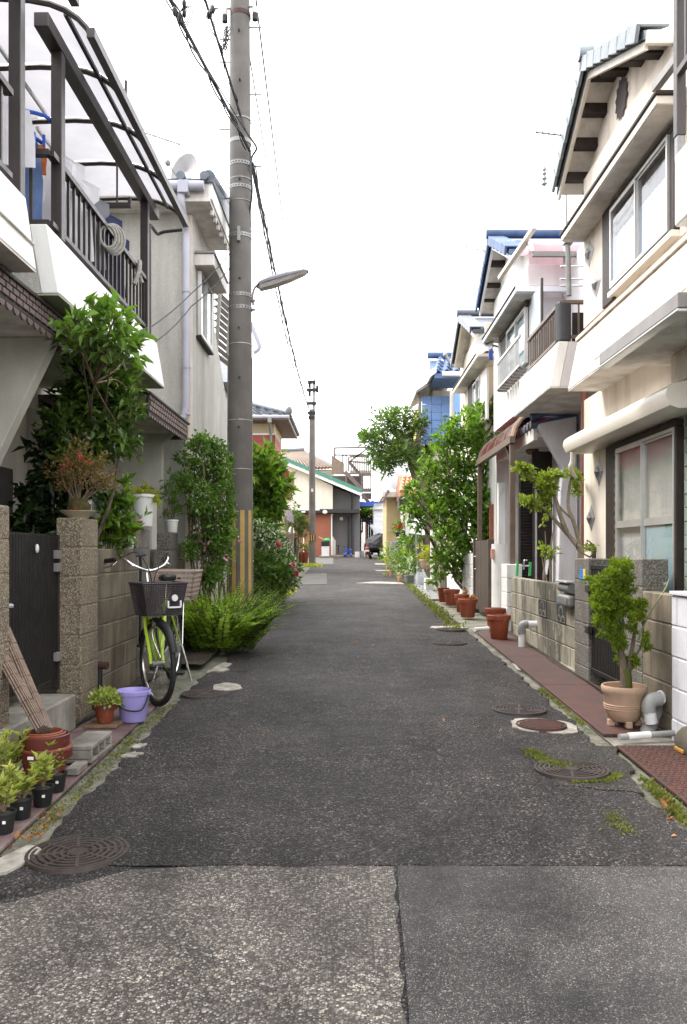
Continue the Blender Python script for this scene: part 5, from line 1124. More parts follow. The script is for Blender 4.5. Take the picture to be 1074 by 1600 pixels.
for dz, m, nm, hh, dy in ((.0, 'green_trim', 'roof_edge', .16, -.5), (-.17, 'stucco_white', 'barge_board', .16, -.45)):
    MB().beam((a.x, D + dy + .05, a.z + dz), (b.x, D + dy + .05, b.z + dz), .1, hh, (0, 0, 1)).build(nm, m, LD)
MB().ext([(a.x, a.z - .1), (b.x, b.z - .1), (b.x, b.z - .02), (a.x, a.z - .02)], 'y', D - .38, D + 6).build('roof', 'soffit', LD)
bx('window', 'vase_green', LD, X(440, D), X(458, D), D - .04, D - .001, H(770, D), H(738, D)); bx('window_frame', 'brown_post', LD, X(458, D), X(459.5, D), D - .05, D, H(771, D), H(737, D))
MB().tube([P(551, 765, D + .5), P(551, 868, D + .5)], .07, 8).build('downpipe', 'black_paint', LD); MB().tube([P(545, 806, D + .5), P(545, 868, D + .5)], .05, 8).build('downpipe', 'black_paint', LD)
bx('wall_lamp', 'stucco_white', LD, X(472, D), X(478, D), D - .4, D - .36, H(801.5, D), H(799, D)); MB().blob(P(508, 800, D - .45), .12, .08, .1).build('security_lamp', 'white_plastic', LD, smooth=True); bx('intercom', 'stucco_white', LD, X(531, D), X(536, D), D + .66, D + .699, H(812, D), H(807, D))
bx('door_step', 'clay_pale', LD, X(500, D), X(585, D), D - .6, D + .65, G(D), G(D) + .1)
bin_ = T('rubbish_bin', 'grey bin with bright green lid at the lane end', 'bin', (X(509, 39), 39, G(39)))
bx('body', 'white_plastic', bin_, X(503, 39), X(514.5, 39), 39, 39.4, G(39) + .05, H(853, 39), bevel=.02); bx('top', 'black_plastic', bin_, X(502, 39), X(515, 39), 38.95, 39.45, H(853, 39) + .001, H(846, 39), bevel=.02)
MB().blob(P(511, 844, 39.2), .17, .17, .11).build('green_lid', 'plastic_green', bin_, smooth=True); MB().tube([P(498, 839, 39.2), P(508, 844, 39.2)], .03, 6).build('handle', 'straw', bin_); bx('foot', 'black_plastic', bin_, X(504, 39), X(514, 39), 39.02, 39.38, G(39), G(39) + .05)
sg = T('folding_gate', 'white folded lattice gate beside the bin', 'gate', (X(522, 39.5), 39.5, G(39.5)))
for k in range(4): MB().beam(P(520 + 1.3 * k, 868, 39.5), P(520 + 1.3 * k, 838 + 2 * k, 39.5), .025, .025).build('bar', 'white_paint', sg)
MB().beam(P(519, 838, 39.5), P(525, 846, 39.5), .025, .03).build('bar', 'white_paint', sg)
tr = T('tricycle', 'small blue tricycle by the dark grey wall', 'tricycle', (X(543, 39.3), 39.3, G(39.3)))
for px, py, r in ((538, 866, .1), (549, 866, .1), (541, 863, .13)): MB().lathe([(r * .55, -.03), (r, -.03), (r, .03), (r * .55, .03)], (0, 0, 0), 14).rot(Matrix.Translation((X(px, 39.3), 39.3, G(39.3) + .02 + r)) @ Matrix.Rotation(R(80), 4, 'Y')).build('wheel', 'plastic_blue', tr, smooth=True)
MB().tube([P(540, 853, 39.3), P(541, 860, 39.3), P(549, 863, 39.3)], .03, 6).build('frame', 'plastic_blue', tr); MB().tube([P(537, 854, 39.3), P(543, 853, 39.3)], .02, 6).build('handlebar', 'black_plastic', tr); MB().blob(P(547, 859, 39.3), .1, .1, .04).build('seat', 'plastic_blue', tr, smooth=True)
stl = T('plant_stand', 'thin black stand against the dark grey wall', 'stand', (X(529, 39.9), 39.9, G(39.9)))
bx('top', 'black_plastic', stl, X(526, 39.9), X(532, 39.9), 39.8, 40.1, H(853, 39.9), H(852, 39.9)); MB().tube([P(529, 853, 39.9), P(529, 866, 39.9)], .03, 6).build('leg', 'black_plastic', stl)
# passage, fence, hedge
fz = T('board_fence', 'dark board fence in the passage at lane end', 'fence', (X(572, 43), 43, G(43)))
for k in range(7): bx('board', 'gate_dark', fz, X(558 + k * 3.6, 43), X(561.4 + k * 3.6, 43), 43, 43.05, G(43), H(810, 43))
wp = T('white_post', 'white painted post beside the covered motorbike', 'post', (X(568, 38.6), 38.6, G(38.6))); bx('tall_board', 'white_paint', wp, X(567.5, 38.6), X(571, 38.6), 38.6, 38.7, G(38.6), H(816, 38.6)); bx('short_board', 'white_paint', wp, X(565.5, 38.6), X(567.3, 38.6), 38.6, 38.7, G(38.6), H(832, 38.6)); bx('rod', 'pipe_brown', wp, X(571.3, 38.6), X(573, 38.6), 38.62, 38.7, G(38.6), H(818, 38.6))
for k, (a_, b_, t_, lb) in enumerate(((555, 562, 862, 'white block on the ground left of the white post'), (562.5, 569, 861, 'grey block on the ground below the white post'))):
    o = bx('concrete_block', 'white_plastic' if k == 0 else 'concrete', None, X(a_, 38.3), X(b_, 38.3), 38.2, 38.5, G(38.3), H(t_, 38.3)); tag(o, lb, 'block')
tb = T('lean_to_roof', 'blue tarpaulin strip over the passage', 'tarpaulin', (X(570, 42), 42, H(790, 42))); MB().ext([(X(555, 42), H(791, 42)), (X(584, 42), H(791, 42)), (X(584, 42), H(782, 42)), (X(575, 42), H(785, 42)), (X(565, 42), H(783.5, 42)), (X(555, 42), H(785, 42))], 'y', 42, 43.2).build('sheet', 'tarp_blue', tb); MB().tube([P(554, 830, 42), P(554, 782, 42), P(562, 780, 42)], .07, 6).build('pipe', 'black_paint', tb)
# white sided house
LW = T('house', 'white clad house at the far right end of lane', 'house', (X(605, 42.5), 44, G(42)))
for r in range(18):
    z0 = G(42) + 2.55 + r * .235
    if z0 < 6.5: bx('siding_board', 'siding_white', LW, X(583, 42.5), X(632, 42.5), 42.5 + .012 * (r % 2), 42.56, z0, z0 + .228)
bx('wall', 'siding_white', LW, X(583.2, 42.5), X(640, 42.5), 42.565, 47, G(42), 6.4)
for r in range(10): bx('shutter_slat', 'siding_white', LW, X(584, 42.5), X(606, 42.5), 42.5 + .01 * (r % 2), 42.56, G(42) + .05 + r * .22, G(42) + .262 + r * .22)
bx('shutter_head', 'stucco_white', LW, X(583, 42.4), X(608, 42.4), 42.35, 42.49, H(796, 42.4), H(788, 42.4)); bx('tarp_edge', 'tarp_blue', LW, X(583, 42.3), X(604, 42.3), 42.2, 42.34, H(787, 42.3), H(784, 42.3))
MB().ext([(X(547, 50), H(735, 50)), (X(600, 50), H(735, 50)), (X(600, 50), H(712, 50)), (X(575, 50), H(708, 50)), (X(547, 50), H(726, 50))], 'y', 50, 52).build('rear_gable', 'stucco_white', LW)
# outside stair
ST = T('outside_stair', 'brown steel outside stair and railed landing above lane end', 'staircase', (X(560, 46), 46, G(45)))
sy = 46.
def SB(x0, y0, x1, y1, w=.1, nm='rail', dy=0): MB().beam(P(x0, y0, sy) + Vector((0, dy, 0)), P(x1, y1, sy) + Vector((0, dy, 0)), w, w).build(nm, 'stair_steel', ST)
MB().ext([(X(518.5, sy), H(741, sy)), (X(538, sy), H(741, sy)), (X(538, sy), H(724, sy)), (X(518.5, sy), H(711, sy))], 'y', sy, sy + .06).build('panel', 'brown_post', ST)
for s in ((523, 700, 578, 699), (523, 700, 523, 714), (523, 711, 575, 711), (536, 711, 536, 724), (541, 711, 541, 760), (545, 714, 545, 737), (546, 714, 575, 713), (547, 721, 583, 724), (540, 740, 583, 740), (578, 698, 547, 721)): SB(*s, .09)
SB(539, 737, 567, 766, .22, 'stringer'); SB(545, 718, 566, 742, .16, 'stringer', 1.0); SB(567, 742, 583, 742, .12, 'beam'); SB(566, 766, 583, 766, .2, 'beam'); SB(566, 740, 566, 768, .12, 'post')
for k in range(10): SB(549 + k * 3.4, 713, 549 + k * 3.4, 738, .045, 'baluster')
for k in range(6): SB(568 + k * 2.7, 742, 568 + k * 2.7, 763, .05, 'baluster', .05)
for k in range(8): t = k / 7; p = P(541 + 25 * t, 740 + 25 * t, sy); bx('tread', 'stair_steel', ST, p.x - .12, p.x + .12, sy + .1, sy + .9, p.z, p.z + .05)
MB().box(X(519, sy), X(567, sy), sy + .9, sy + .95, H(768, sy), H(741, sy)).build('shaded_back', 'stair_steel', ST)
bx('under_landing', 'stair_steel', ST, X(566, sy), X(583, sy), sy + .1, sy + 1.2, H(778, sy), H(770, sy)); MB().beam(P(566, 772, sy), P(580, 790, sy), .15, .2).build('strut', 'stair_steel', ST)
# house behind with brown pantiles
LE = T('house', 'distant house with light brown pantile roof', 'house', (X(480, 55), 56, 1.3))
bx('wall', 'beige_wall', LE, X(436, 55), X(521, 55), 55.3, 60, 1.2, H(733, 55)); bx('window_band', 'gutter_grey', LE, X(490, 55), X(518, 55), 55.2, 55.29, H(745, 55), H(738, 55))
e0, e1, r0, r1 = P(430, 735, 55), P(524, 732, 55), P(442, 708, 58), P(474, 706, 58)
MB().add([e0, e1, r1, r0], [(0, 1, 2, 3)]).build('roof', 'tile_brown', LE)
mb = MB()
for k in range(19):
    t = k / 18; q0 = e0.lerp(e1, t); q1 = r0.lerp(r1, min(1, t * 1.0)); mb.tube([q0 + Vector((0, 0, .05)), q1 + Vector((0, 0, .05))], .1, 5)
mb.build('pantile_rows', 'tile_brown', LE, kind='stuff')
MB().tube([r0 + Vector((-.1, 0, .15)), r1 + Vector((.1, 0, .15))], .16, 8).build('ridge', 'ridge_slate', LE); MB().tube([r1, e1 + Vector((0, 0, .1))], .12, 8).build('hip', 'ridge_slate', LE)
lf = bx('far_block', 'siding_white', None, X(490, 70), X(512, 70), 70, 74, 1.2, H(709, 70)); tag(lf, 'pale far building peeping over the brown roof', 'building')
# tan house, right end
LT = T('house', 'small tan house with orange roof tiles on the right', 'house', (X(620, 33), 34, G(33)))
bx('wall', 'stucco_tan', LT, X(604, 33), 3.6, 33, 36.5, G(33), H(775, 33)); bx('eave', 'soffit', LT, X(597, 32.5), 3.2, 32.3, 36, H(778, 33), H(770, 33)); MB().tube([P(599, 783, 32.4), (X(607, 32.4), 32.3, H(766, 32.4))], .07, 8).build('gutter', 'gutter_grey', LT)
bx('balcony_screen', 'clear_sheet', LT, X(606, 33), X(626, 33), 32.6, 32.64, H(766, 33), H(736, 33)); bx('air_unit', 'white_plastic', LT, X(611, 33), X(618, 33), 32.7, 33, H(764, 33), H(755, 33))
t0 = MB().tube([(0, 0, 0), (0, .3, .13)], .085, 8).mesh('roof_tile', 'tile_orange', smooth=True)
for r in range(5):
    for k in range(6): inst(t0, 'roof_tile', LT, (X(628, 30) + .04 * r + k * .17, 30.0 + r * .26, H(768, 30) + .14 * r))
MB().ext([(29.9, H(771, 30)), (31.4, H(741, 31)), (33, H(760, 31)), (33, H(780, 31)), (29.9, H(775, 30))], 'x', X(626, 30), 3.5).build('tiled_roof', 'tile_orange', LT)
bx('tiled_wall', 'soffit', LT, X(633, 30), 3.4, 30.2, 32.9, G(30), H(778, 30)); MB().tube([P(623, 775, 31), P(623, 797, 31), P(636, 797, 31)], .05, 6).build('pipe', 'galvanised', LT)
bx('side_window', 'interior', LT, X(625, 30.1), X(634, 30.1), 30.15, 30.19, H(796, 30), H(780, 30))
# covered motorbike
MC = T('motorbike', 'motorbike under a dark grey cover at the lane end', 'motorbike', (X(587, 37.5), 37.5, G(37.5)))
rows = []
for i, (px, py, w, d) in enumerate(((587, 862, 15, .42), (586, 857, 17, .5), (587, 850, 17, .48), (589, 844, 15, .42), (592, 839, 10, .35), (594, 836, 5, .2), (595, 835, .5, .02))):
    c = P(px, py, 37.3); rows.append([(c.x + w * 37.3 / F * math.cos(a) * (1 + .1 * math.sin(a * 5 + i) + .06 * math.sin(a * 9 - i * 2)), 37.3 + d * math.sin(a) * 1.4, c.z + .05 * math.sin(a * 3 + i)) for a in [2 * math.pi * k / 20 for k in range(21)]])
rows = [[(u + rnd.uniform(-.02, .02), v, w + rnd.uniform(-.025, .025)) for u, v, w in r[:-1]] for r in rows]; rows = [r + [r[0]] for r in rows]; MB().grid(rows).build('cover', 'bike_cover', MC)
for dx, dy in ((-.28, -.5), (.2, .5)): MB().lathe([(.1, -.05), (.24, -.06), (.26, 0), (.24, .06), (.1, .05)], (0, 0, 0), 16).rot(Matrix.Translation((X(586, 37.3) + dx, 37.3 + dy, G(37) + .26)) @ Matrix.Rotation(R(70), 4, 'Y')).build('wheel', 'tyre', MC, smooth=True)
MB().blob(P(574, 857, 36.6), .09, .06, .08).build('tail_lamp', 'plastic_red', MC, smooth=True); bx('number_plate', 'white_plastic', MC, X(571, 36.6), X(577, 36.6), 36.55, 36.58, H(862, 36.6), H(859, 36.6)); MB().tube([P(596, 838, 37), P(598, 834, 37)], .02, 6).build('mirror_stem', 'black_plastic', MC); MB().blob(P(598, 833, 37), .07, .04, .05).build('mirror', 'chrome', MC, smooth=True)
um = MB().lathe([(.5, 0), (.42, .2), (.25, .36), (.001, .45)], (0, 0, 0), 16).rot(Matrix.Translation(P(586, 833, 41)) @ Matrix.Rotation(R(55), 4, 'Y')).build('umbrella', 'clear_sheet', None, smooth=True); tag(um, 'open clear umbrella drying behind the motorbike', 'umbrella')
# ================================================================ utility poles, lamp, cables
pz = 10.3; pc = (X(376, pz), pz)
PL = T('utility_pole', 'tall grey concrete utility pole with yellow stripes at its foot', 'utility pole', (pc[0], pz, G(pz)))
MB().tube([(pc[0], pz, G(pz) - .1), (pc[0], pz, 3), (pc[0] - .004, pz, 6), (pc[0] - .008, pz, 9.8)], [.158, .152, .136, .118], 32).build('shaft', 'pole_concrete', PL, smooth=True)
def prad(z): return .158 - (z - .3) * .0043
def band(py, h=.035, mat='galvanised', holes=True):
    z = H(py, pz - .14); r = prad(z) + .004; b = MB().lathe([(r, -h / 2), (r + .004, -h / 2), (r + .004, h / 2), (r, h / 2)], (pc[0], pz, z), 32).build('band', mat, PL, smooth=True)
    if holes:
        for k in range(10): a = R(190 + k * 16); MB().blob((pc[0] + (r + .004) * math.cos(a), pz + (r + .004) * math.sin(a), z), .008, .008, .009, 6, 4).build('band_stud', 'black_paint' if holes == 2 else 'steel', b)
for py, h, m, hl in ((14, .05, 'rust_plate', 0), (180, .02, 'galvanised', 0), (215, .05, 'galvanised', 0), (251, .05, 'galvanised', 2), (275, .012, 'galvanised', 0), (288, .045, 'galvanised', 2), (310, .01, 'galvanised', 0), (364, .05, 'galvanised', 2), (458, .045, 'galvanised', 2), (478, .045, 'galvanised', 2), (535, .006, 'alu', 0), (655, .006, 'alu', 0), (732, .006, 'alu', 0)): band(py, h, m, hl)
bx('wrap_lug', 'galvanised', PL, pc[0] - .02, pc[0] + .02, pz - .19, pz - .145, H(375, 10.1), H(352, 10.1))
for k, py in enumerate((43, 148, 260, 361, 62, 97, 202, 310, 120)):
    s = 1 if k < 4 else -1
    if py in (120,): continue
    z = H(py, pz); MB().tube([(pc[0] + s * .1, pz, z), (pc[0] + s * .27, pz, z)], .009, 6).build('step_bolt', 'galvanised', PL)
for k in range(9): MB().tube([(pc[0] + .01 * (k % 2), pz - .12, 7.9 - k * .62), (pc[0] + .01 * (k % 2), pz - .17, 7.9 - k * .62)], .012, 6).build('bolt_hole', 'black_paint', PL)
zb, zt = .62, H(797, pz - .15)
for k in range(18):
    a0 = R(360 / 18 * k + 96); rr = prad(1.2) + .006; A = []; B = []
    for i in range(4): a = a0 + R(20) * i / 3; A.append((pc[0] + rr * math.cos(a), pz + rr * math.sin(a), zb)); B.append((pc[0] + rr * math.cos(a), pz + rr * math.sin(a), zt if k % 2 else zt + .0))
    MB().strip(A, B).build('stripe', 'yellow_paint' if k % 2 else 'pole_concrete', PL, smooth=True)
for s in (-1, 1): MB().tube([(pc[0] + s * (.165 if s < 0 else .155), pz - .02, .4), (pc[0] + s * .15, pz - .02, H(560, pz))], .012 if s < 0 else .006, 6).build('ground_wire', 'galvanised', PL)
for s, py in ((-1, 25), (1, 22)):
    c = Vector((pc[0] + s * .19, pz - .05, H(py, pz))); MB().tube([c + Vector((-s * .1, 0, .06)), c + Vector((0, 0, .06))], .014, 6).build('bracket', 'galvanised', PL)
    MB().lathe([(.001, -.1), (.03, -.1), (.034, -.07), (.024, -.06), (.034, -.04), (.024, -.03), (.036, 0), (.036, .05), (.001, .06)], c, 14).build('insulator', 'ceramic', PL, smooth=True); MB().lathe([(.001, -.11), (.036, -.11), (.036, -.03), (.001, -.02)], c, 12).build('cap', 'black_plastic', PL, smooth=True)
SLp = T('street_lamp', 'flat grey street lamp reaching out from the big pole', 'street lamp', P(395, 465, 10.1))
MB().tube(catmull([P(396, 477, 10.1), P(395, 462, 10.1), P(399, 449, 10.1), P(412, 441, 10.1), P(424, 437, 10.1)], 5), .014, 8).build('arm', 'gutter_grey', SLp, smooth=True)
for py in (470, 484): MB().tube([P(393, py, 10.12), P(398, py, 10.05)], .016, 8).build('bolt', 'galvanised', SLp)
a, b = P(401, 449, 10.08), P(482, 425, 10.08); d = (b - a).normalized(); nz = Vector((0, 0, 1)); 
rows = []; 
for t, w, h in ((0, .05, .02), (.06, .1, .06), (.25, .115, .085), (.6, .11, .08), (.92, .09, .05), (1, .05, .015)):
    c = a.lerp(b, t); rows.append([tuple(c + Vector((0, u * w, 0)) + nz * v * h) for u, v in ((-1, 0), (-1, .35), (-.6, .8), (0, .9), (.6, .8), (1, .35), (1, 0))])
MB().grid(rows).build('housing', 'lamp_body', SLp, smooth=True)
rows = [[tuple(a.lerp(b, t) + Vector((0, u * w, 0)) - nz * v * h) for u, v in ((-1, 0), (-.75, .7), (0, 1), (.75, .7), (1, 0))] for t, w, h in ((.03, .06, .015), (.08, .09, .065), (.3, .1, .075), (.65, .098, .06), (.93, .08, .03), (.98, .05, .01))]
MB().grid(rows).build('diffuser', 'lamp_glass', SLp, smooth=True)
p2 = 30.2; q2 = X(488, p2)
PF = T('utility_pole', 'slim utility pole far up the lane on the left', 'utility pole', (q2, p2, G(p2)))
MB().tube([(q2, p2, .7), (q2, p2, H(640, p2))], [.13, .11], 18).build('shaft', 'pole_concrete', PF, smooth=True); MB().tube([(q2 + .06, p2, H(645, p2)), (q2 + .08, p2, H(594, p2))], .05, 10).build('top_tube', 'galvanised', PF, smooth=True)
for k in range(6): bx('marker', 'yellow_paint' if k % 2 == 0 else 'black_paint', PF, q2 - .13 + .045 * k, q2 - .09 + .045 * k, p2 - .145, p2 - .13, H(845, p2), H(836, p2), bevel=0)
bx('sign_plate', 'white_plastic', PF, q2 - .03, q2 + .05, p2 - .15, p2 - .14, H(769, p2), H(764, p2), bevel=0)
for py, w in ((633, .2), (648, .16), (655, .14), (612, .2), (600, .16)): bx('fitting', 'black_plastic', PF, q2 - w, q2 + w * .8, p2 - .14, p2 - .02, H(py, p2), H(py, p2) + .1)
for px, py in ((484, 601), (496, 608), (484, 614)): MB().tube([P(px, py - 5, p2), P(px, py + 5, p2)], .05, 8).build('insulator', 'black_plastic', PF)
def wire(label, pts, r=.008, sag=0., wraps=0, name='cable'):
    out = []
    for a, b in zip(pts[:-1], pts[1:]):
        a, b = Vector(a), Vector(b)
        for i in range(24): t = i / 24; out.append(a.lerp(b, t) - Vector((0, 0, sag * 4 * t * (1 - t))))
    out.append(Vector(pts[-1])); mb = MB().tube(out, r * .92, 5)
    if wraps:
        L = len(out)
        for ph in range(wraps):
            sp = []
            for i in range((L - 1) * 4):
                j, f = divmod(i, 4); p = out[j].lerp(out[j + 1], f / 4); a = i * .55 + ph * 2.1; sp.append(p + Vector((math.cos(a) * .03 + .012 * math.sin(i * .31), 0, math.sin(a) * .03 - .02 - .012 * math.sin(i * .17 + ph))))
            mb.tube(sp, r * .42, 4)
    o = mb.build(name, 'cable', None, smooth=True); tag(o, label, 'cable', 'overhead cables'); return o
A1 = P(391, 236, 10.15); A2 = P(376, 180, 10.15); E1 = P(484, 640, 30.1); E2 = P(483, 648, 30.1)
def up(px, z): y = (z - EYE) * F / PY; return Vector((X(px, y), y, z))
def ext_back(p, q, y): t = (y - p.y) / (q.y - p.y); return p + (q - p) * t
n1 = up(270, 6.75); wire('thick cable bundle from upper left down past the big pole', [ext_back(A1, n1, 2.5), A1], .02, .05, 2)
n1b = up(262, 6.7); wire('thin cable running just left of the thick bundle', [ext_back(P(384, 205, 10.15), n1b, 2.5), P(384, 205, 10.15)], .008, .03)
n2 = up(322, 7.25); wire('cable coming down to the big pole just left of it', [ext_back(A2, n2, 4), A2], .016, .03, 1)
wire('cable bundle from the big pole to the far pole', [A1 + Vector((.02, .1, -.1)), E1], .018, .35, 2); wire('second cable from the big pole to the far pole, below the first', [P(394, 262, 10.2), E2], .012, .5, 1)
wire('cable looping round the big pole below upper clamp', catmull([A2, P(385, 205, 10.1), P(395, 220, 10.12), P(401, 232, 10.2), P(394, 245, 10.3), P(392, 262, 10.2)], 5), .014)
wire('black cable running down the face of big pole', catmull([A1, P(393, 275, 10.1), P(394, 300, 10.15), P(391, 330, 10.25), P(392, 355, 10.3)], 5), .014)
T1 = P(487, 600, 30.1); wire('long thin wire right of the big pole top', [P(393, -60, 10.6), P(450, 410, 22), T1], .014, .0); wire('fainter thin wire beside the big pole', [P(388, 75, 11), P(440, 400, 22), P(486, 606, 30.1)], .011, .0)
wire('service wire from the white balcony up to big pole', [P(234, 512, 7.85), P(300, 458, 9.2), P(360, 395, 10.2)], .007, .02); wire('lower service wire from the white balcony to pole', [P(243, 534, 7.85), P(300, 478, 9.2), P(360, 418, 10.2)], .007, .03)
wire('very thin wire high across the sky', [P(300, 8, 16), P(545, 15, 18), P(1080, 24, 21)], .004, .02); wire('drooping wire at the right of far pole', [T1 + Vector((.2, 0, 0)), P(620, 625, 36)], .006, .1)
for k, (px, py, y) in enumerate(((282, 18, 7.9), (328, 20, 8.6))):
    c = P(px, py, y); t = T('cable_joint', ('black splice box on the left cable bundle', 'black splice box on the inner cable')[k], 'cable joint', c)
    for j in range(4): MB().blob(c + Vector((rnd.uniform(-.05, .05), rnd.uniform(-.08, .08), rnd.uniform(-.05, .06))), .022, .04, .045, 8, 5).build('clamp', 'black_plastic', t, smooth=True)
    for j in range(3): MB().tube(catmull([c, c + Vector((.04 + .03 * j, 0, .05)), c + Vector((.07 + .02 * j, .02, -.03)), c + Vector((.03, .03, -.1 - .03 * j))], 4), .005, 5).build('tail', 'cable', t)
cd = wire('loose twisted leads hanging left of the pole insulator', [P(355, 40, 10.2), P(354, 58, 10.2), P(350, 76, 10.2)], .012, .0, 1)
# aerials on the right
aerial('roof aerial on a mast behind the cream gable', P(886, 360, 9.3), P(883, 212, 9.3), (-1, .3, .28), 7, .45, .08)
iz = T('hanging_insulator', 'stacked insulator hanging in the sky by cream gable', 'insulator', P(850, 290, 12)); MB().lathe([(.001, .16), (.02, .15), (.03, .11), (.015, .09), (.035, .05), (.015, .03), (.04, -.02), (.015, -.05), (.045, -.1), (.001, -.14)], P(851, 277, 12), 12).build('body', 'galvanised', iz, smooth=True); MB().tube([P(851, 266, 12), P(852, 262, 12)], .008, 5).build('pin', 'galvanised', iz)
mz = T('service_mast', 'service mast with insulators above the lilac balcony', 'mast', P(888, 460, 8.8)); MB().tube([P(889, 462, 8.8), P(888, 400, 8.8), P(886, 375, 8.8)], .03, 8).build('mast', 'galvanised', mz, smooth=True); bx('crossbar', 'galvanised', mz, X(881, 8.8), X(894, 8.8), 8.75, 8.85, H(382, 8.8), H(378, 8.8))
for k in range(3): MB().lathe([(.001, .05), (.018, .05), (.022, 0), (.001, -.02)], P(882 + 5 * k, 374, 8.8), 10).build('insulator', 'ceramic', mz, smooth=True)
aerial('small faint aerial left of the blue tiled gable', P(757, 395, 16), P(757, 392, 16), (-1, 0, .25), 5, .5, .05)

# ================================================================ bicycle
BX, BH = -1.565, 6.34
bk = T('bicycle', 'lime green bicycle with black front basket parked against left wall', 'bicycle', (BX, 6.95, G(6.9)))
gz = G(6.5) + .02; gz2 = G(7.5) + .02; WR_ = .325
STEER = Matrix.Translation((BX, BH, 0)) @ Matrix.Rotation(R(36), 4, 'Z') @ Matrix.Translation((-BX, -BH, 0))
I4 = Matrix.Identity(4)
def wheel(nm, y, z, Mx, par):
    c = (BX, y, z); ry = Matrix.Translation(c) @ Matrix.Rotation(R(90), 4, 'Y')
    tor = lambda R0, r, n=36, m=8: [[((R0 + r * math.cos(2 * math.pi * j / m)) * math.cos(2 * math.pi * i / n), (R0 + r * math.cos(2 * math.pi * j / m)) * math.sin(2 * math.pi * i / n), r * math.sin(2 * math.pi * j / m)) for j in range(m + 1)] for i in range(n + 1)]
    w = MB().grid(tor(WR_ - .02, .021)).rot(Mx @ ry).build(nm, 'tyre', par, smooth=True)
    MB().grid(tor(WR_ - .047, .01, 36, 6)).rot(Mx @ ry).build('rim', 'chrome', w, smooth=True)
    sp = MB()
    for k in range(28):
        a = 2 * math.pi * k / 28; b = a + (.5 if k % 2 else -.5); s = .025 if (k // 2) % 2 else -.025
        sp.tube([(.03 * math.cos(b), .03 * math.sin(b), s), ((WR_ - .05) * math.cos(a), (WR_ - .05) * math.sin(a), 0)], .0016, 4)
    sp.rot(Mx @ ry).build('spokes', 'chrome', w, kind='stuff')
    MB().lathe([(.001, -.04), (.022, -.04), (.022, .04), (.001, .04)], (0, 0, 0), 10).rot(Mx @ ry).build('hub', 'galvanised', w, smooth=True)
    arc = [R(a) for a in range(10 if nm == 'rear_wheel' else 20, 170, 10)]
    A = []
    for s, dz in ((-.028, -.012), (-.018, .0), (0, .006), (.018, 0), (.028, -.012)): A.append([(BX + s, y - (WR_ + .022 + dz) * math.cos(a), z + (WR_ + .022 + dz) * math.sin(a)) for a in arc])
    MB().grid(A).rot(Mx).build('mudguard', 'black_plastic', par, smooth=True)
    return w
yf, yr = 6.16, 7.26
wheel('front_wheel', yf, gz + WR_, STEER, bk); wheel('rear_wheel', yr, gz2 + WR_, I4, bk)
def bt(nm, pts, r, mat, Mx=I4, n=8, sm=True): return MB().tube(catmull(pts, 5) if len(pts) > 2 else pts, r, n).rot(Mx).build(nm, mat, bk, smooth=sm)
for s in (-1, 1): bt('fork_leg', [(BX + s * .05, BH - .05, gz + .74), (BX + s * .055, BH - .08, gz + .6), (BX + s * .05, yf + .03, gz + .42), (BX + s * .05, yf, gz + WR_)], .013, 'lime_paint', STEER)
bt('fork_crown', [(BX - .055, BH - .05, gz + .745), (BX + .055, BH - .05, gz + .745)], .02, 'chrome', STEER)
bt('head_tube', [(BX, BH - .05, gz + .73), (BX, BH, gz + .93)], .022, 'lime_paint'); bt('stem', [(BX, BH, gz + .93), (BX, BH + .02, gz + 1.03), (BX, BH - .02, gz + 1.04)], .013, 'chrome', STEER)
bt('down_tube', [(BX, BH - .03, gz + .78), (BX, BH + .12, gz + .55), (BX, BH + .3, gz + .35), (BX, BH + .45, gz + .29)], .02, 'lime_paint'); bt('lower_tube', [(BX, BH - .04, gz + .72), (BX, BH + .1, gz + .45), (BX, BH + .28, gz + .28), (BX, BH + .45, gz + .27)], .018, 'lime_paint')
bt('seat_tube', [(BX, BH + .45, gz + .27), (BX, BH + .62, gz + .78)], .018, 'lime_paint'); bt('seat_post', [(BX, BH + .62, gz + .78), (BX, BH + .66, gz + .92)], .013, 'chrome')
for s in (-1, 1):
    bt('chain_stay', [(BX + s * .03, BH + .45, gz + .28), (BX + s * .06, yr, gz2 + WR_)], .01, 'lime_paint'); bt('seat_stay', [(BX + s * .03, BH + .6, gz + .72), (BX + s * .06, yr, gz2 + WR_)], .009, 'lime_paint')
    bt('stand_leg', [(BX + s * .07, yr + .01, gz2 + WR_), (BX + s * .13, yr - .03, gz2 + .14), (BX + s * .17, yr - .05, gz2 + .0)], .01, 'chrome'); bt('crank', [(BX + s * .06, BH + .45, gz + .28), (BX + s * .08, BH + .45 + s * .1, gz + .28 - s * .13)], .01, 'chrome')
    bx('pedal', 'black_plastic', bk, BX + s * .08, BX + s * .17, BH + .41 + s * .1, BH + .49 + s * .1, gz + .265 - s * .13, gz + .29 - s * .13)
    bt('grip', [(BX + s * .2, BH + .17, gz + 1.115), (BX + s * .27, BH + .29, gz + 1.1)], .019, 'black_plastic', STEER); bt('brake_lever', [(BX + s * .2, BH + .14, gz + 1.1), (BX + s * .24, BH + .13, gz + 1.07), (BX + s * .27, BH + .22, gz + 1.05)], .006, 'chrome', STEER)
    bt('brake_cable', [(BX + s * .19, BH + .1, gz + 1.12), (BX + s * .12, BH - .08, gz + 1.17), (BX + s * .02, BH - .1, gz + 1.0), (BX, BH - .06, gz + .8)], .004, 'cable', STEER)
    bx('brake_mount', 'gutter_grey', bk, 0, 0, 0, 0, 0, 0).data.transform(I4) if False else None
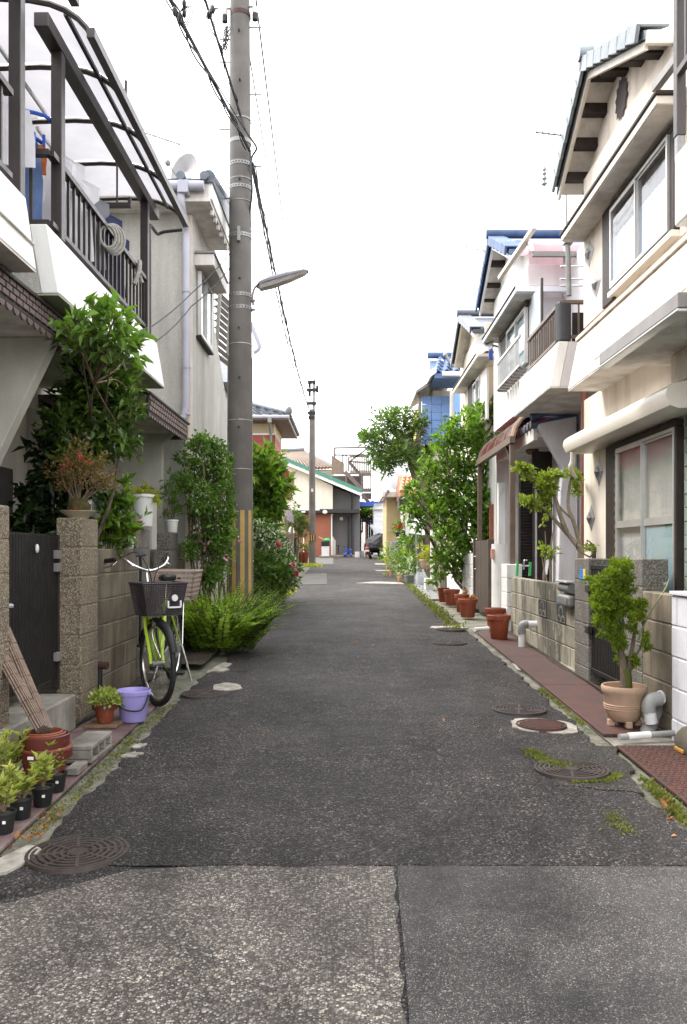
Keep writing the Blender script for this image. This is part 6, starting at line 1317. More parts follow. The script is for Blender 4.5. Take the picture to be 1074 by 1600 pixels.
bt('handlebar', [(BX - .2, BH + .18, gz + 1.115), (BX - .19, BH + .06, gz + 1.13), (BX - .12, BH - .02, gz + 1.07), (BX, BH - .03, gz + 1.03), (BX + .12, BH - .02, gz + 1.07), (BX + .19, BH + .06, gz + 1.13), (BX + .2, BH + .18, gz + 1.115)], .011, 'chrome', STEER)
MB().ext([(BH + .3, gz + .36), (BH + .5, gz + .4), (yr, gz + .38), (yr + .05, gz + .33), (yr, gz + .28), (BH + .45, gz + .2), (BH + .33, gz + .24)], 'x', BX + .045, BX + .065).build('chain_guard', 'galvanised', bk, bevel=.006)
MB().ext([(BX - .02, 0), (BX + .02, 0), (BX + .1, .22), (BX + .07, .3), (BX - .07, .3), (BX - .1, .22)], 'z', 0, .05).rot(Matrix.Translation((0, BH + .54, gz + .93))).build('saddle', 'black_plastic', bk, bevel=.015)
# front basket: rim, wires
def basket(nm, mat, c, w0, w1, d0, d1, z0, z1, Mx, nx, ny, nz, r, par, solid=False):
    """tapered open basket: four walls and floor of crossing strands"""
    cx, cy = c; mb = MB()
    cor = lambda t: [(cx - (w0 + (w1 - w0) * t) / 2, cy - (d0 + (d1 - d0) * t) / 2), (cx + (w0 + (w1 - w0) * t) / 2, cy - (d0 + (d1 - d0) * t) / 2), (cx + (w0 + (w1 - w0) * t) / 2, cy + (d0 + (d1 - d0) * t) / 2), (cx - (w0 + (w1 - w0) * t) / 2, cy + (d0 + (d1 - d0) * t) / 2)]
    for k in range(nz + 1):
        t = k / nz; q = cor(t); z = z0 + (z1 - z0) * t
        for i in range(4): mb.beam(q[i] + (z,), q[(i + 1) % 4] + (z,), r * 2, r * 2 if not solid else (z1 - z0) / nz * .62)
    for i in range(4):
        n = nx if i % 2 == 0 else ny; a0, a1 = cor(0)[i], cor(0)[(i + 1) % 4]; b0, b1 = cor(1)[i], cor(1)[(i + 1) % 4]
        for k in range(n + 1): s = k / n; mb.beam((a0[0] + (a1[0] - a0[0]) * s, a0[1] + (a1[1] - a0[1]) * s, z0), (b0[0] + (b1[0] - b0[0]) * s, b0[1] + (b1[1] - b0[1]) * s, z1), r * 2, r * 2)
    q = cor(0)
    for k in range(nx + 1): s = k / nx; x = q[0][0] + (q[1][0] - q[0][0]) * s; mb.beam((x, q[0][1], z0), (x, q[3][1], z0), r * 2, r * 2)
    b = mb.rot(Mx).build(nm, mat, par); b['kind'] = 'stuff'
    rim = MB(); q = cor(1.0)
    for i in range(4): rim.tube([q[i] + (z1,), q[(i + 1) % 4] + (z1,)], .009, 6)
    rim.rot(Mx).build('rim', mat, b); return b
fb = basket('front_basket', 'basket_black', (BX, BH - .2), .27, .35, .22, .27, gz + .7, gz + .94, STEER, 26, 18, 14, .0028, bk)
MB().lathe([(.001, .006), (.024, .006), (.026, 0), (.001, -.002)], (0, 0, 0), 18).rot(STEER @ Matrix.Translation((BX + .075, BH - .335, gz + .83)) @ Matrix.Rotation(R(90), 4, 'X')).build('reflector', 'white_plastic', fb, smooth=True)
for a in ((BX + .05, gz + .76, BX + .05, gz + .81), (BX + .15, gz + .76, BX + .15, gz + .81), (BX + .05, gz + .76, BX + .15, gz + .76)): MB().beam((a[0] - .025, BH - .33, a[1]), (a[2] - .025, BH - .33, a[3]), .01, .012).rot(STEER).build('bracket', 'white_plastic', fb)
bx('plate', 'plastic_pink', fb, 0, .001, 0, .001, 0, .001).data.clear_geometry() if False else None
bt('basket_stay', [(BX, BH - .1, gz + .7), (BX, BH - .09, gz + .52), (BX + .05, yf, gz + WR_)], .006, 'chrome', STEER); MB().blob((BX, BH - .16, gz + .63), .035, .045, .035).rot(STEER).build('head_lamp', 'chrome', bk, smooth=True)
rb = basket('rear_basket', 'basket_beige', (BX + .03, 7.22), .32, .4, .32, .38, gz2 + .74, gz2 + .98, I4, 8, 7, 6, .004, bk, True)
bt('rack', [(BX - .07, 7.04, gz2 + .72), (BX - .07, 7.46, gz2 + .72), (BX + .07, 7.46, gz2 + .72), (BX + .07, 7.04, gz2 + .72)], .007, 'chrome')
for s in (-1, 1): bt('rack_stay', [(BX + s * .08, yr, gz2 + WR_), (BX + s * .08, yr + .05, gz2 + .72)], .006, 'chrome')
sl = T('solar_lamp', 'small black solar light with tilted panel above the bicycle', 'solar lamp', (X(217, 6.75), 6.75, 1.38))
MB().add([P(207, 857, 6.75), P(222, 857.5, 6.85), P(229, 866, 6.7), P(212, 868, 6.6), P(209, 861, 6.75), P(221, 861, 6.85), P(227, 869, 6.7), P(213, 871, 6.6)], [(0, 1, 2, 3), (4, 7, 6, 5), (0, 4, 5, 1), (1, 5, 6, 2), (2, 6, 7, 3), (3, 7, 4, 0)]).build('panel', 'black_plastic', sl); MB().tube([P(219, 868, 6.72), P(220, 880, 6.72), P(219, 1010, 6.75)], .012, 6).build('stake', 'black_plastic', sl)
# ================================================================ pots and small things, left
tp = T('pot_stack', 'stack of big terracotta pots holding rolled reed blinds', 'flower pots', (-1.585, 4.24, G(4.24) + .034)); c = (-1.585, 4.24, G(4.24) + .036)
MB().lathe(pot_profile(.085, .125, .215, .065, .012), c, 32).build('outer_pot', 'terracotta', tp, smooth=True)
for k, (r, z) in enumerate(((.118, .07), (.1, .078), (.085, .085))): MB().lathe([(r * .72, z - .05), (r * .95, .215 + z - .085), (r + .004, .215 + z - .075), (r + .007, .215 + z - .012), (r, .215 + z - .008), (r - .008, .215 + z - .02), (r * .7, z)], c, 32).build('inner_pot', 'terracotta' if k else 'terracotta_dark', tp, smooth=True)
MB().lathe([(.1215 + .012, .157), (.139, .158), (.139, .203), (.134, .207)], c, 32).build('rim_band', 'terracotta_dark', tp, smooth=True)
bx('price_label', 'paper_label', tp, c[0] - .035, c[0] - .005, c[1] - .1405, c[1] - .136, c[2] + .175, c[2] + .19, bevel=0)
for k, (a, b, r) in enumerate(((P(74, 1142, 4.25), P(8, 985, 4.62), .028), (P(66, 1140, 4.21), P(0, 1020, 4.5), .03))):
    n = 10; t = T('reed_blind', ('rolled reed blind leaning from terracotta pots, right one', 'rolled reed blind leaning from terracotta pots, left one')[k], 'blind', b)
    d = (b - a).normalized(); s = d.cross(Vector((0, 1, 0))).normalized(); w = d.cross(s); mb = MB(); 
    for j in range(26): rr = r * math.sqrt((j + .5) / 26); an = j * 2.4; o_ = s * rr * math.cos(an) + w * rr * math.sin(an); mb.tube([a + o_, b + o_ + d * rnd.uniform(-.02, .02)], .0056, 5)
    mb.build('reeds', 'reed', t, kind='stuff')
    for j in range(1, 6): q = a.lerp(b, j / 6); MB().tube([q + (s * math.cos(x) + w * math.sin(x)) * (r + .004) for x in [2 * math.pi * i / 12 for i in range(13)]], .0018, 4, False).build('string', 'wood_board', t)
def seedling(label, px, py, r=.052, h=.095, n=7, sz=.048, seed=1, ht=.13):
    y = 1752 / (py - 827.) ; x = X(px, y); c = (x, y, G(y) + .035)
    t = flower_pot('plant_pot', label, 'black_plastic', c, r * .78, r, h, .85, .012, 'potted plant', 'small black nursery pots by the left kerb', rw=.004)
    q = random.Random(seed); P_, D_ = [], []; tops = []
    for k in range(n):
        a = q.uniform(0, 6.28); tip = Vector((x + .06 * math.cos(a) * q.uniform(.3, 1), y + .06 * math.sin(a) * q.uniform(.3, 1), c[2] + h + ht * q.uniform(.6, 1.1))); tops.append(tip)
        for j in range(22):
            u = q.uniform(.35, 1); an = j * 2.4; p = Vector((x, y, c[2] + h * .8)).lerp(tip, u); P_.append(p); D_.append((math.cos(an), math.sin(an), .5 + u * .6))
    limbs('stems', 'twig', t, (x, y, c[2] + h * .8), tops, .004, .002, seed, .01, 5); leaves('foliage', 'leaf_varieg', t, P_, D_, sz, .34, .3, .25, seed)
    bx('label', 'paper_label', t, x + r * .3, x + r * .55, y - r * 1.0, y - r * .9, c[2] + h * .55, c[2] + h * .68, bevel=0)
seedling('black pot seedling nearest the left picture edge, lowest', 6, 1313, seed=1); seedling('black pot seedling second from the bottom left corner', 33, 1290, seed=2); seedling('black pot seedling standing on the kerb edge below terracotta stack', 67, 1270, seed=3); seedling('black pot seedling half hidden behind the front one at terracotta stack', 88, 1247, seed=4)
seedling('pale leafed seedling at left edge behind the front pots', -2, 1262, seed=5, ht=.22); seedling('pale leafed seedling between the edge and terracotta stack', 22, 1250, seed=6, ht=.2)
cb = T('concrete_block', 'grey hollow concrete block lying by terracotta pots', 'block', (-1.52, 4.85, G(4.8) + .034)); z = G(4.8) + .04
MB().box(-1.62, -1.46, 4.62, 5.02, z + .075, z + .1).build('top_shell', 'concrete', cb, bevel=.004); MB().box(-1.62, -1.46, 4.62, 5.02, z, z + .022).build('bottom_shell', 'concrete', cb, bevel=.004); bx('side_shell', 'concrete', cb, -1.62, -1.595, 4.62, 5.02, z + .023, z + .074)
for y0 in (4.62, 4.745, 4.87, 4.995): bx('web', 'concrete', cb, -1.594, -1.46, y0, y0 + .025, z + .023, z + .074)
o = bx('paving_brick', 'concrete', None, -1.54, -1.47, 4.42, 4.58, G(4.5) + .036, G(4.5) + .075); tag(o, 'small grey paver beside the terracotta pot stack', 'brick')
sp = flower_pot('flower_pot', 'small terracotta pot with yellow green succulent beside purple bucket', 'terracotta', (-1.668, 5.56, G(5.56) + .06), .052, .07, .125, .9, .04, 'potted plant'); bx('price_label', 'paper_label', sp, -1.675, -1.645, 5.478, 5.482, G(5.56) + .16, G(5.56) + .172, bevel=0)
MB().lathe([(.0795, .09), (.0845, .091), (.0845, .123), (.081, .127)], (-1.668, 5.56, G(5.56) + .06), 26).build('rim_band', 'terracotta_dark', sp, smooth=True)
q = np.random.default_rng(5); n = 420; u = q.normal(size=(n, 3)); u /= np.linalg.norm(u, axis=1, keepdims=True); u[:, 2] = np.abs(u[:, 2]); pp = np.array([-1.668, 5.56, G(5.56) + .18]) + u * np.array([.1, .1, .1]) * q.uniform(.5, 1, (n, 1)); leaves('foliage', 'leaf_succ', sp, pp, u + q.normal(size=(n, 3)) * .4, .03, .6, .2, 0, 5)
for k in range(2): o = bx('wood_slat', 'wood_board', None, -1.78, -1.56, 5.46 + .12 * k, 5.53 + .12 * k, G(5.5) + .036, G(5.5) + .057); tag(o, ('front wooden slat under the succulent pot', 'rear wooden slat under the succulent pot')[k], 'board')
bu = T('bucket', 'purple plastic bucket with black handle by the front wheel', 'bucket', (-1.52, 5.7, G(5.7) + .036)); c = (-1.51, 5.7, G(5.7) + .037)
MB().lathe([(.001, 0), (.082, 0), (.087, .008), (.113, .185), (.12, .187), (.122, .212), (.118, .216), (.112, .21), (.084, .02), (.001, .016)], c, 36).build('body', 'purple_plastic', bu, smooth=True)
MB().tube(catmull([(c[0] - .115, c[1] - .03, c[2] + .195), (c[0] - .1, c[1] - .1, c[2] + .15), (c[0] - .02, c[1] - .135, c[2] + .1), (c[0] + .07, c[1] - .12, c[2] + .09), (c[0] + .1, c[1] - .08, c[2] + .12), (c[0] + .118, c[1] - .03, c[2] + .19)], 6), .006, 6).build('handle', 'black_plastic', bu, smooth=True)
for s in (-1, 1): MB().blob((c[0] + s * .12, c[1] - .02, c[2] + .195), .01, .02, .018, 8, 5).build('lug', 'purple_plastic', bu, smooth=True)
# bonsai azalea in its dish
bz = 1.622; bc = (X(123, 5.9), 5.9, bz)
bn = T('bonsai', 'sparse reddish azalea bonsai in a shallow tan dish', 'bonsai', bc)
MB().lathe([(.001, 0), (.07, 0), (.075, .012), (.12, .04), (.13, .052), (.126, .055), (.1, .04), (.001, .035)], bc, 30).build('dish', 'dish_glaze', bn, smooth=True); MB().blob((bc[0], bc[1], bz + .08), .085, .085, .07, 14, 8, .1).build('root_ball', 'moss_ball', bn, smooth=True)
cl = [((P(px, py, 5.9).x, 5.9 + dy, P(px, py, 5.9).z), r) for px, py, dy, r in ((95, 735, -.05, .09), (110, 718, .05, .1), (130, 712, -.08, .1), (150, 725, .06, .1), (165, 740, -.03, .09), (90, 755, .08, .07), (172, 752, .05, .06), (125, 735, -.12, .1), (140, 745, -.1, .09), (112, 748, -.1, .08), (155, 755, .0, .06))]
limbs('branches', 'twig', bn, (bc[0], bc[1], bz + .1), [c[0] for c in cl], .009, .002, 4, .04, 5); pp, dd = clumpy(cl, 30000, 6, .25); leaves('foliage', 'leaf_azalea', bn, pp, dd, .021, .5, .2, .1, 6)
pp = np.array([tuple(P(px, py, 5.72)) for px, py in ((105, 722), (129, 718), (101, 735), (118, 793), (122, 712), (140, 722))]); pp = np.repeat(pp, 9, 0) + np.random.default_rng(3).normal(size=(54, 3)) * .009; leaves('flowers', 'petal_red', bn, pp, np.random.default_rng(4).normal(size=(54, 3)), .018, .6, .2, .1, 7)
# climbing evergreen above the wall
cs = T('evergreen_shrub', 'tall glossy evergreen growing over the left block wall', 'shrub', (-2.2, 6.75, G(6.7)))
blobs = [(130, 530, .12), (165, 522, .12), (195, 548, .1), (122, 580, .14), (155, 585, .18), (195, 600, .14), (203, 640, .12), (132, 630, .19), (170, 645, .19), (142, 680, .18), (178, 685, .14), (118, 720, .14), (100, 615, .1), (150, 620, .18), (110, 670, .15), (150, 715, .12)]
yb = lambda py: min(6.45, F * 1.42 / (PY - py) - .12) if py < 660 else 6.45
cl = [((X(px, yb(py)), yb(py) + (((i * 37) % 7 - 3) * .05 if py > 640 else 0), H(py, yb(py))), r) for i, (px, py, r) in enumerate(blobs)]
limbs('trunk', 'bark', cs, (-2.3, 6.7, .3), [c[0] for c, b in zip(cl, blobs) if b[1] > 660][:3], .03, .006, 8, .06); limbs('branches', 'bark', cs, cl[9][0], [c[0] for c, b in zip(cl, blobs) if b[1] <= 645], .009, .003, 9, .04); pp, dd = clumpy(cl, 9500, 11, .35); leaves('foliage', 'leaf_glossy', cs, pp, dd, .078, .42, .25, .2, 11)
cl = [((X(px, yb(py)), yb(py) - .08, H(py, yb(py))), r) for px, py, r in ((115, 510, .09), (150, 500, .1), (175, 505, .1), (200, 520, .1), (212, 545, .07), (190, 500, .07), (165, 530, .1), (205, 610, .06), (200, 690, .06), (215, 575, .05))]
limbs('young_shoots', 'twig', cs, (-1.85, 5.9, 2.6), [c[0] for c in cl], .008, .003, 9, .05, 5); pp, dd = clumpy(cl, 4200, 12, .3, .6); leaves('young_leaves', 'leaf_light', cs, pp, dd, .08, .36, .3, .3, 12)
dk = T('shade_painted_shrub', 'lower shrub foliage behind the left gate, porch shade painted in', 'shrub', (-2.5, 6.7, .3)); cl = [((X(px, 6.6), 6.6 + (i % 3 - 1) * .1, H(py, 6.6)), r) for i, (px, py, r) in enumerate(((85, 740, .17), (88, 790, .18), (52, 780, .14), (60, 820, .14), (105, 810, .15), (42, 830, .1), (120, 850, .12), (70, 700, .12), (80, 650, .1), (110, 750, .15), (140, 770, .12), (30, 790, .1)))]  # lower foliage added as its own shrub, its leaf colour carrying the porch shade
limbs('stems', 'bark', dk, (-2.4, 6.75, .3), [c[0] for c in cl], .02, .004, 15, .05, 5); pp, dd = clumpy(cl, 6500, 19, .3, .3); leaves('foliage', 'leaf_painted_shade', dk, pp, dd, .1, .42, .25, .2, 19)
gp = T('garden_plant', 'leafy green plant spilling behind the left block wall', 'plant', (-2.05, 6.7, 1.0)); cl = [((P(px, py, 6.75).x, 6.75, P(px, py, 6.75).z), r) for px, py, r in ((165, 790, .1), (180, 810, .12), (160, 825, .1), (190, 780, .08), (195, 755, .06), (170, 845, .08), (200, 800, .07), (185, 840, .08), (205, 830, .06))]
limbs('stems', 'twig', gp, (-2.05, 6.85, 1.0), [c[0] for c in cl], .008, .003, 5, .03, 5); pp, dd = clumpy(cl, 9000, 13, .3, .5); leaves('foliage', 'leaf_tree', gp, pp, dd, .075, .5, .25, .25, 13)
# pots on the wall and pillars
w1 = flower_pot('flower_pot', 'small white pot with faint print on the left wall top', 'white_plastic', (X(201, 6.9), 6.9, H(857, 6.9)), .04, .055, .1, .9, .018, 'potted plant', rw=.006); cl = [((X(px, 6.9), 6.9, H(py, 6.9)), r) for px, py, r in ((200, 830, .06), (208, 825, .05), (192, 828, .05))]; pp, dd = clumpy(cl, 22000, 14, .2, .6); leaves('foliage', 'leaf_yellow', w1, pp, dd, .05, .3, .2, .3, 14)
for k in range(3): bx('print', 'gutter_grey', w1, X(200, 6.9) , X(208, 6.9), 6.842, 6.846, H(848 - 3 * k, 6.85), H(847.3 - 3 * k, 6.85), bevel=0)
fp = T('fluted_planter', 'large fluted white planter with ferny plant on grey pillar', 'planter', (X(224, 7.6), 7.6, H(823, 7.6))); c = (X(224, 7.6), 7.6, H(823, 7.6)); prof = [(.078, 0), (.082, .01), (.1, .27), (.112, .275), (.112, .3), (.104, .3), (.08, .02)]
n = 48; MB().add([(c[0] + r * (1 + (.025 if (k % 2 and .02 < z < .26) else 0)) * math.cos(2 * math.pi * k / n), c[1] + r * (1 + (.025 if (k % 2 and .02 < z < .26) else 0)) * math.sin(2 * math.pi * k / n), c[2] + z) for r, z in prof for k in range(n)], [(i * n + k, i * n + (k + 1) % n, (i + 1) * n + (k + 1) % n, (i + 1) * n + k) for i in range(len(prof) - 1) for k in range(n)]).build('planter', 'white_plastic', fp); MB().disc(c, .098, 20, .26).build('soil', 'soil', fp)
cl = [((X(px, 7.6), 7.6, H(py, 7.6)), r) for px, py, r in ((215, 778, .08), (225, 772, .08), (235, 780, .07), (222, 785, .06))]; pp, dd = clumpy(cl, 20000, 15, .2, .5); leaves('foliage', 'leaf_yellow', fp, pp, dd, .06, .22, .2, .35, 15)
tcp = flower_pot('flower_pot', 'tiny terracotta pot in front of fluted planter', 'terracotta', (X(216, 7.45), 7.45, H(824, 7.45)), .03, .04, .06, .8, .015, 'potted plant', rw=.004); leaves('foliage', 'leaf_light', tcp, [(X(216 + k * 2, 7.45), 7.45, H(812 - k, 7.45)) for k in range(9)], [(math.cos(k), -.3, .6) for k in range(9)], .07, .3)
w2 = flower_pot('flower_pot', 'small white pot on the grey pillar by rose bush', 'white_plastic', (X(269, 9.0), 9.0, H(832, 9.0)), .055, .07, .14, .9, .02, 'potted plant', rw=.006); cl = [((X(px, 9), 9, H(py, 9)), r) for px, py, r in ((268, 795, .12), (262, 775, .12), (270, 760, .1), (275, 790, .08), (264, 745, .08))]; limbs('stems', 'twig', w2, (X(269, 9), 9, H(815, 9)), [c[0] for c in cl], .006, .002, 6, .03, 5); pp, dd = clumpy(cl, 9000, 16, .3, .2); leaves('foliage', 'leaf_rose', w2, pp, dd, .05, .3, .2, .3, 16)
# rose bush before the pole
rs = T('rose_bush', 'tall airy rose bush left of the striped pole', 'bush', (-1.75, 9.4, G(9.4)))
blobs = [(318, 700, .13), (338, 712, .15), (305, 730, .14), (352, 735, .11), (330, 750, .17), (297, 755, .12), (350, 775, .13), (322, 785, .18), (352, 805, .12), (306, 800, .12), (338, 820, .18), (316, 845, .16), (348, 850, .14), (334, 875, .16), (303, 860, .1), (288, 715, .08), (278, 745, .07), (330, 692, .09), (298, 690, .06), (340, 900, .14), (316, 905, .12), (358, 760, .07), (362, 835, .07), (355, 715, .06)]
cl = [((P(px, py, 9.35).x, 9.35 + ((i * 31) % 7 - 3) * .07, P(px, py, 9.35).z), r) for i, (px, py, r) in enumerate(blobs)]
limbs('canes', 'twig', rs, (-1.6, 9.4, .3), [c[0] for c in cl], .014, .003, 12, .12, 5); pp, dd = clumpy(cl, 26000, 17, .2, .1); leaves('foliage', 'leaf_rose', rs, pp, dd, .045, .5, .2, .2, 17)
pp = np.repeat(np.array([tuple(P(px, py, 9.1)) for px, py in ((326, 851), (353, 870), (375, 845))]), 10, 0) + np.random.default_rng(8).normal(size=(30, 3)) * .014; leaves('flowers', 'petal_pink', rs, pp, np.random.default_rng(9).normal(size=(30, 3)), .03, .7, .2, .1, 8)
# sword fern mound
fr = T('fern_clump', 'large bright green fern mound spilling onto the lane', 'fern', (-1.3, 8.95, G(8.9)))
q = random.Random(21); Pn, Dn, On, Od = [], [], [], []; rach = MB()
for k in range(400):
    a = q.uniform(0, 2 * math.pi); rr = math.sqrt(q.random()) * .34; b = Vector((-1.42 + rr * 1.1 * math.cos(a), 8.98 + rr * math.sin(a), G(9) + .05)); a2 = a + q.uniform(-.6, .6)
    L = q.uniform(.55, 1.0); lean = q.uniform(.08, .45) + rr * 1.2; out = Vector((math.cos(a2), math.sin(a2) * .8, 0)); old = q.random() < .2
    pts = [b + out * (L * lean * t ** 1.3) + Vector((0, 0, L * (1.12 - .42 * lean) * t * (1 - .52 * lean * t * t))) for t in [i / 8 for i in range(9)]]
    if pts[-1].z < G(9) + .06: continue
    rach.tube(pts, [.004 - .0003 * i for i in range(9)], 4); side = out.cross(Vector((0, 0, 1))).normalized(); m = 30
    for i in range(m):
        t = .1 + .9 * i / m; j = min(7, int(t * 8)); p = pts[j].lerp(pts[j + 1], t * 8 - j); tg = (pts[j + 1] - pts[j]).normalized(); w = math.sin(math.pi * min(1, t * 1.0) ** .6) * .9 + .1
        for s in (-1, 1): (On if old else Pn).append((p, w)); (Od if old else Dn).append(side * s * 1. + tg * .2 + Vector((0, 0, -.05)))
rach.build('fronds', 'leaf_fern_old', fr, kind='stuff')
for nm, m_, a, d in (('leaflets', 'leaf_fern', Pn, Dn), ('old_leaflets', 'leaf_fern_old', On, Od)):
    sz = np.array([w for _, w in a]) * .07; leaves(nm, m_, fr, [tuple(p) for p, _ in a], [tuple(v) for v in d], sz, .46, .1, .12, 22, szv=.15)
# trees and bushes beyond the pole, left
def bush(name, label, cat, y, base, blobs, per, leaf, mat, seed, trunk='bark', r0=.03, width=.45, jit=.3, shell=.35, up=.3, wob=.1, fold=.25, sc=1., stem='trunk'):
    t = T(name, label, cat, base); q = random.Random(seed)
    cl = [((X(px, y), y + q.uniform(-jit, jit), H(py, y)), r) for px, py, r in blobs]
    limbs(stem, trunk, t, base, [c[0] for c in cl], r0, r0 * .12 + .002, seed, wob); pp, dd = clumpy(cl, per, seed, shell, up); leaves('foliage', mat, t, pp, dd, leaf, width, fold, .2, seed); return t
bush('loquat_tree', 'broad leaved tree right behind the big pole', 'tree', 15.6, (-1.8, 15.6, .45), [(405, 725, .3), (420, 740, .3), (430, 760, .25), (410, 770, .35), (400, 800, .35), (425, 790, .2), (412, 830, .3), (400, 745, .3), (438, 770, .14), (395, 830, .3), (418, 715, .15)], 2600, .19, 'leaf_tree', 31, width=.4)
fb_ = bush('flower_bush', 'white and green leaved bush with red flowers at left kerb', 'bush', 14.7, (-1.5, 14.7, .45), [(410, 830, .2), (425, 845, .24), (440, 860, .22), (415, 870, .3), (440, 885, .28), (425, 905, .3), (450, 890, .2), (405, 900, .3), (445, 910, .22), (430, 925, .2), (455, 905, .12), (400, 850, .25)], 6500, .075, 'leaf_white', 32)
cl = [((X(px, 14.5), 14.4, H(py, 14.5)), r) for px, py, r in ((440, 900, .25), (425, 915, .28), (450, 885, .2), (410, 880, .25), (430, 930, .2))]; pp, dd = clumpy(cl, 7000, 33, .3); leaves('green_leaves', 'leaf_rose', fb_, pp, dd, .07, .45, .2, .2, 33)
for (px, py, m_, s) in ((464, 897, 'petal_red', 34), (459, 883, 'petal_pink', 35), (436, 851, 'petal_red', 36)):
    qq = np.random.default_rng(s); leaves('flower', m_, fb_, np.array(P(px, py, 14.2)) + qq.normal(size=(26, 3)) * .016, qq.normal(size=(26, 3)), .05, .7, .3, .1, s)
bush('garden_pine', 'cloud pruned dark pine before the terracotta wall', 'tree', 30.5, (-2.0, 30.5, .85), [(462, 808, .28), (472, 815, .22), (455, 815, .25), (476, 828, .22), (462, 832, .25), (452, 830, .25)], 5000, .14, 'leaf_pine', 39, width=.15)
bush('hedge', 'green hedge top over the dark board fence', 'hedge', 44, (X(570, 44), 44, G(44)), [(562, 800, .35), (570, 798, .4), (577, 805, .35), (566, 806, .3)], 2500, .18, 'leaf_tree', 40)
bush('roof_plant', 'grassy plant growing on the porch roof edge', 'plant', 26, (X(450, 26), 26, H(780, 26)), [(445, 773, .15), (455, 776, .13), (462, 790, .1)], 3000, .1, 'leaf_tree', 48, r0=.01)
for k, (px, py, lb, r) in enumerate(((470, 882, 'left potted plant in a terracotta pot by far pole', .13), (477, 880, 'right potted plant in a terracotta pot by far pole', .12))):
    y = 32.5; t = flower_pot('flower_pot', lb, 'terracotta', (X(px, y), y, G(y)), r * .8, r * 1.3, .45, .9, .1, 'potted plant'); cl = [((X(px, y), y, H(858, y)), .25), ((X(px + 2, y), y, H(853, y)), .18)]; pp, dd = clumpy(cl, 1800, 41 + k, .2); leaves('foliage', ('leaf_rose', 'leaf_azalea')[k], t, pp, dd, .1, .4, .2, .2, 41 + k)
# ================================================================ plants and pots, right
ta = bush('green_tree', 'lush light green tree over the white right wall', 'tree', 14.6, (2.45, 15.0, .42), [(775, 642, .2), (748, 652, .24), (722, 668, .28), (757, 685, .3), (702, 688, .24), (732, 708, .33), (685, 715, .22), (768, 715, .22), (706, 740, .3), (742, 745, .3), (672, 742, .16), (690, 770, .27), (722, 780, .32), (755, 790, .28), (664, 785, .2), (690, 810, .27), (725, 820, .28), (656, 812, .17), (700, 845, .26), (735, 850, .24), (690, 875, .22), (715, 882, .2), (756, 830, .2), (646, 800, .12), (786, 660, .18), (685, 902, .13), (770, 760, .2), (797, 636, .1), (640, 770, .08), (735, 890, .14), (778, 800, .18), (800, 772, .14), (785, 840, .15), (770, 690, .2), (805, 745, .1), (648, 762, .14), (638, 788, .11)], 4800, .11, 'leaf_tree', 51, r0=.035, width=.42, wob=.2, jit=.35)
tb_ = T('leaning_tree', 'dark green tree with leaning bare trunk, right middle distance', 'tree', (X(668, 22), 22, G(22)))
MB().tube(catmull([(X(676, 22), 22, .5), P(668, 800, 22), P(660, 765, 22), P(648, 735, 22), P(640, 700, 22), P(632, 680, 22)], 6), [.2 - .0035 * i for i in range(31)], 12).build('trunk', 'bark', tb_, smooth=True)
tops = [(580, 690, .3), (600, 665, .35), (625, 655, .35), (645, 675, .35), (660, 700, .3), (610, 690, .4), (590, 710, .3), (625, 710, .35), (600, 725, .25), (640, 720, .3), (575, 685, .18), (665, 725, .22), (615, 645, .2), (570, 680, .12), (655, 660, .2), (603, 740, .15)]
cl = [((X(px, 22), 22 + ((i * 29) % 7 - 3) * .13, H(py, 22)), r) for i, (px, py, r) in enumerate(tops)]; limbs('branches', 'bark', tb_, tuple(P(642, 715, 22)), [c[0] for c in cl], .07, .01, 5, .15); pp, dd = clumpy(cl, 3000, 52, .25, .3); leaves('foliage', 'leaf_pine', tb_, pp, dd, .15, .3, .25, .2, 52)
# pruned tree with leaf pads behind the vent wall
tc = T('pruned_tree', 'pruned bare limbed tree with leaf pads behind vent wall', 'tree', (X(905, 8.25), 8.25, .4)); yt = 8.25
def Q(px, py, dy=0.): p = P(px, py, yt); return (p.x, yt + dy, p.z)
mb = MB().tube(catmull([(X(908, yt), yt, .4), Q(908, 870), Q(900, 850), Q(880, 825, .03), Q(858, 800, .05), Q(845, 790, .05)], 5), [.034 - .0009 * i for i in range(26)], 9).tube(catmull([Q(908, 870), Q(905, 845), Q(895, 815, -.03), Q(888, 790), Q(890, 760), Q(893, 745)], 5), [.026 - .0006 * i for i in range(26)], 8).tube(catmull([Q(886, 832), Q(876, 810, -.03), Q(870, 785), Q(862, 765), Q(850, 755), Q(830, 745), Q(815, 738)], 5), [.026 - .0006 * i for i in range(31)], 8)
mb.tube(catmull([Q(862, 765), Q(868, 755), Q(872, 745)], 4), .012, 6).tube(catmull([Q(893, 810), Q(880, 798), Q(873, 790)], 4), .012, 6); mb.build('limbs', 'bark_pale', tc, smooth=True)
pads = [(810, 733, .07), (822, 735, .08), (835, 745, .08), (850, 748, .09), (865, 745, .08), (845, 760, .08), (860, 762, .07), (872, 742, .06), (892, 742, .07), (902, 748, .06), (896, 760, .05), (820, 782, .06), (832, 785, .07), (848, 783, .08), (840, 793, .06), (856, 775, .06), (900, 770, .04), (855, 800, .04)]
cl = [(Q(px, py, ((i * 17) % 5 - 2) * .03), r) for i, (px, py, r) in enumerate(pads)]; pp, dd = clumpy(cl, 27000, 53, .1, .7, .5); leaves('foliage', 'leaf_prune', tc, pp, dd, .045, .45, .25, .2, 53)
ts = T('small_shrub', 'thin bare stemmed shrub with few leaves behind vent wall', 'shrub', (X(858, 9.6), 9.6, .5)); limbs('stems', 'bark_pale', ts, (X(860, 9.6), 9.6, .5), [tuple(P(858, 860, 9.6)), tuple(P(852, 830, 9.6)), tuple(P(868, 815, 9.6)), tuple(P(846, 862, 9.6))], .02, .005, 6, .05, 6)
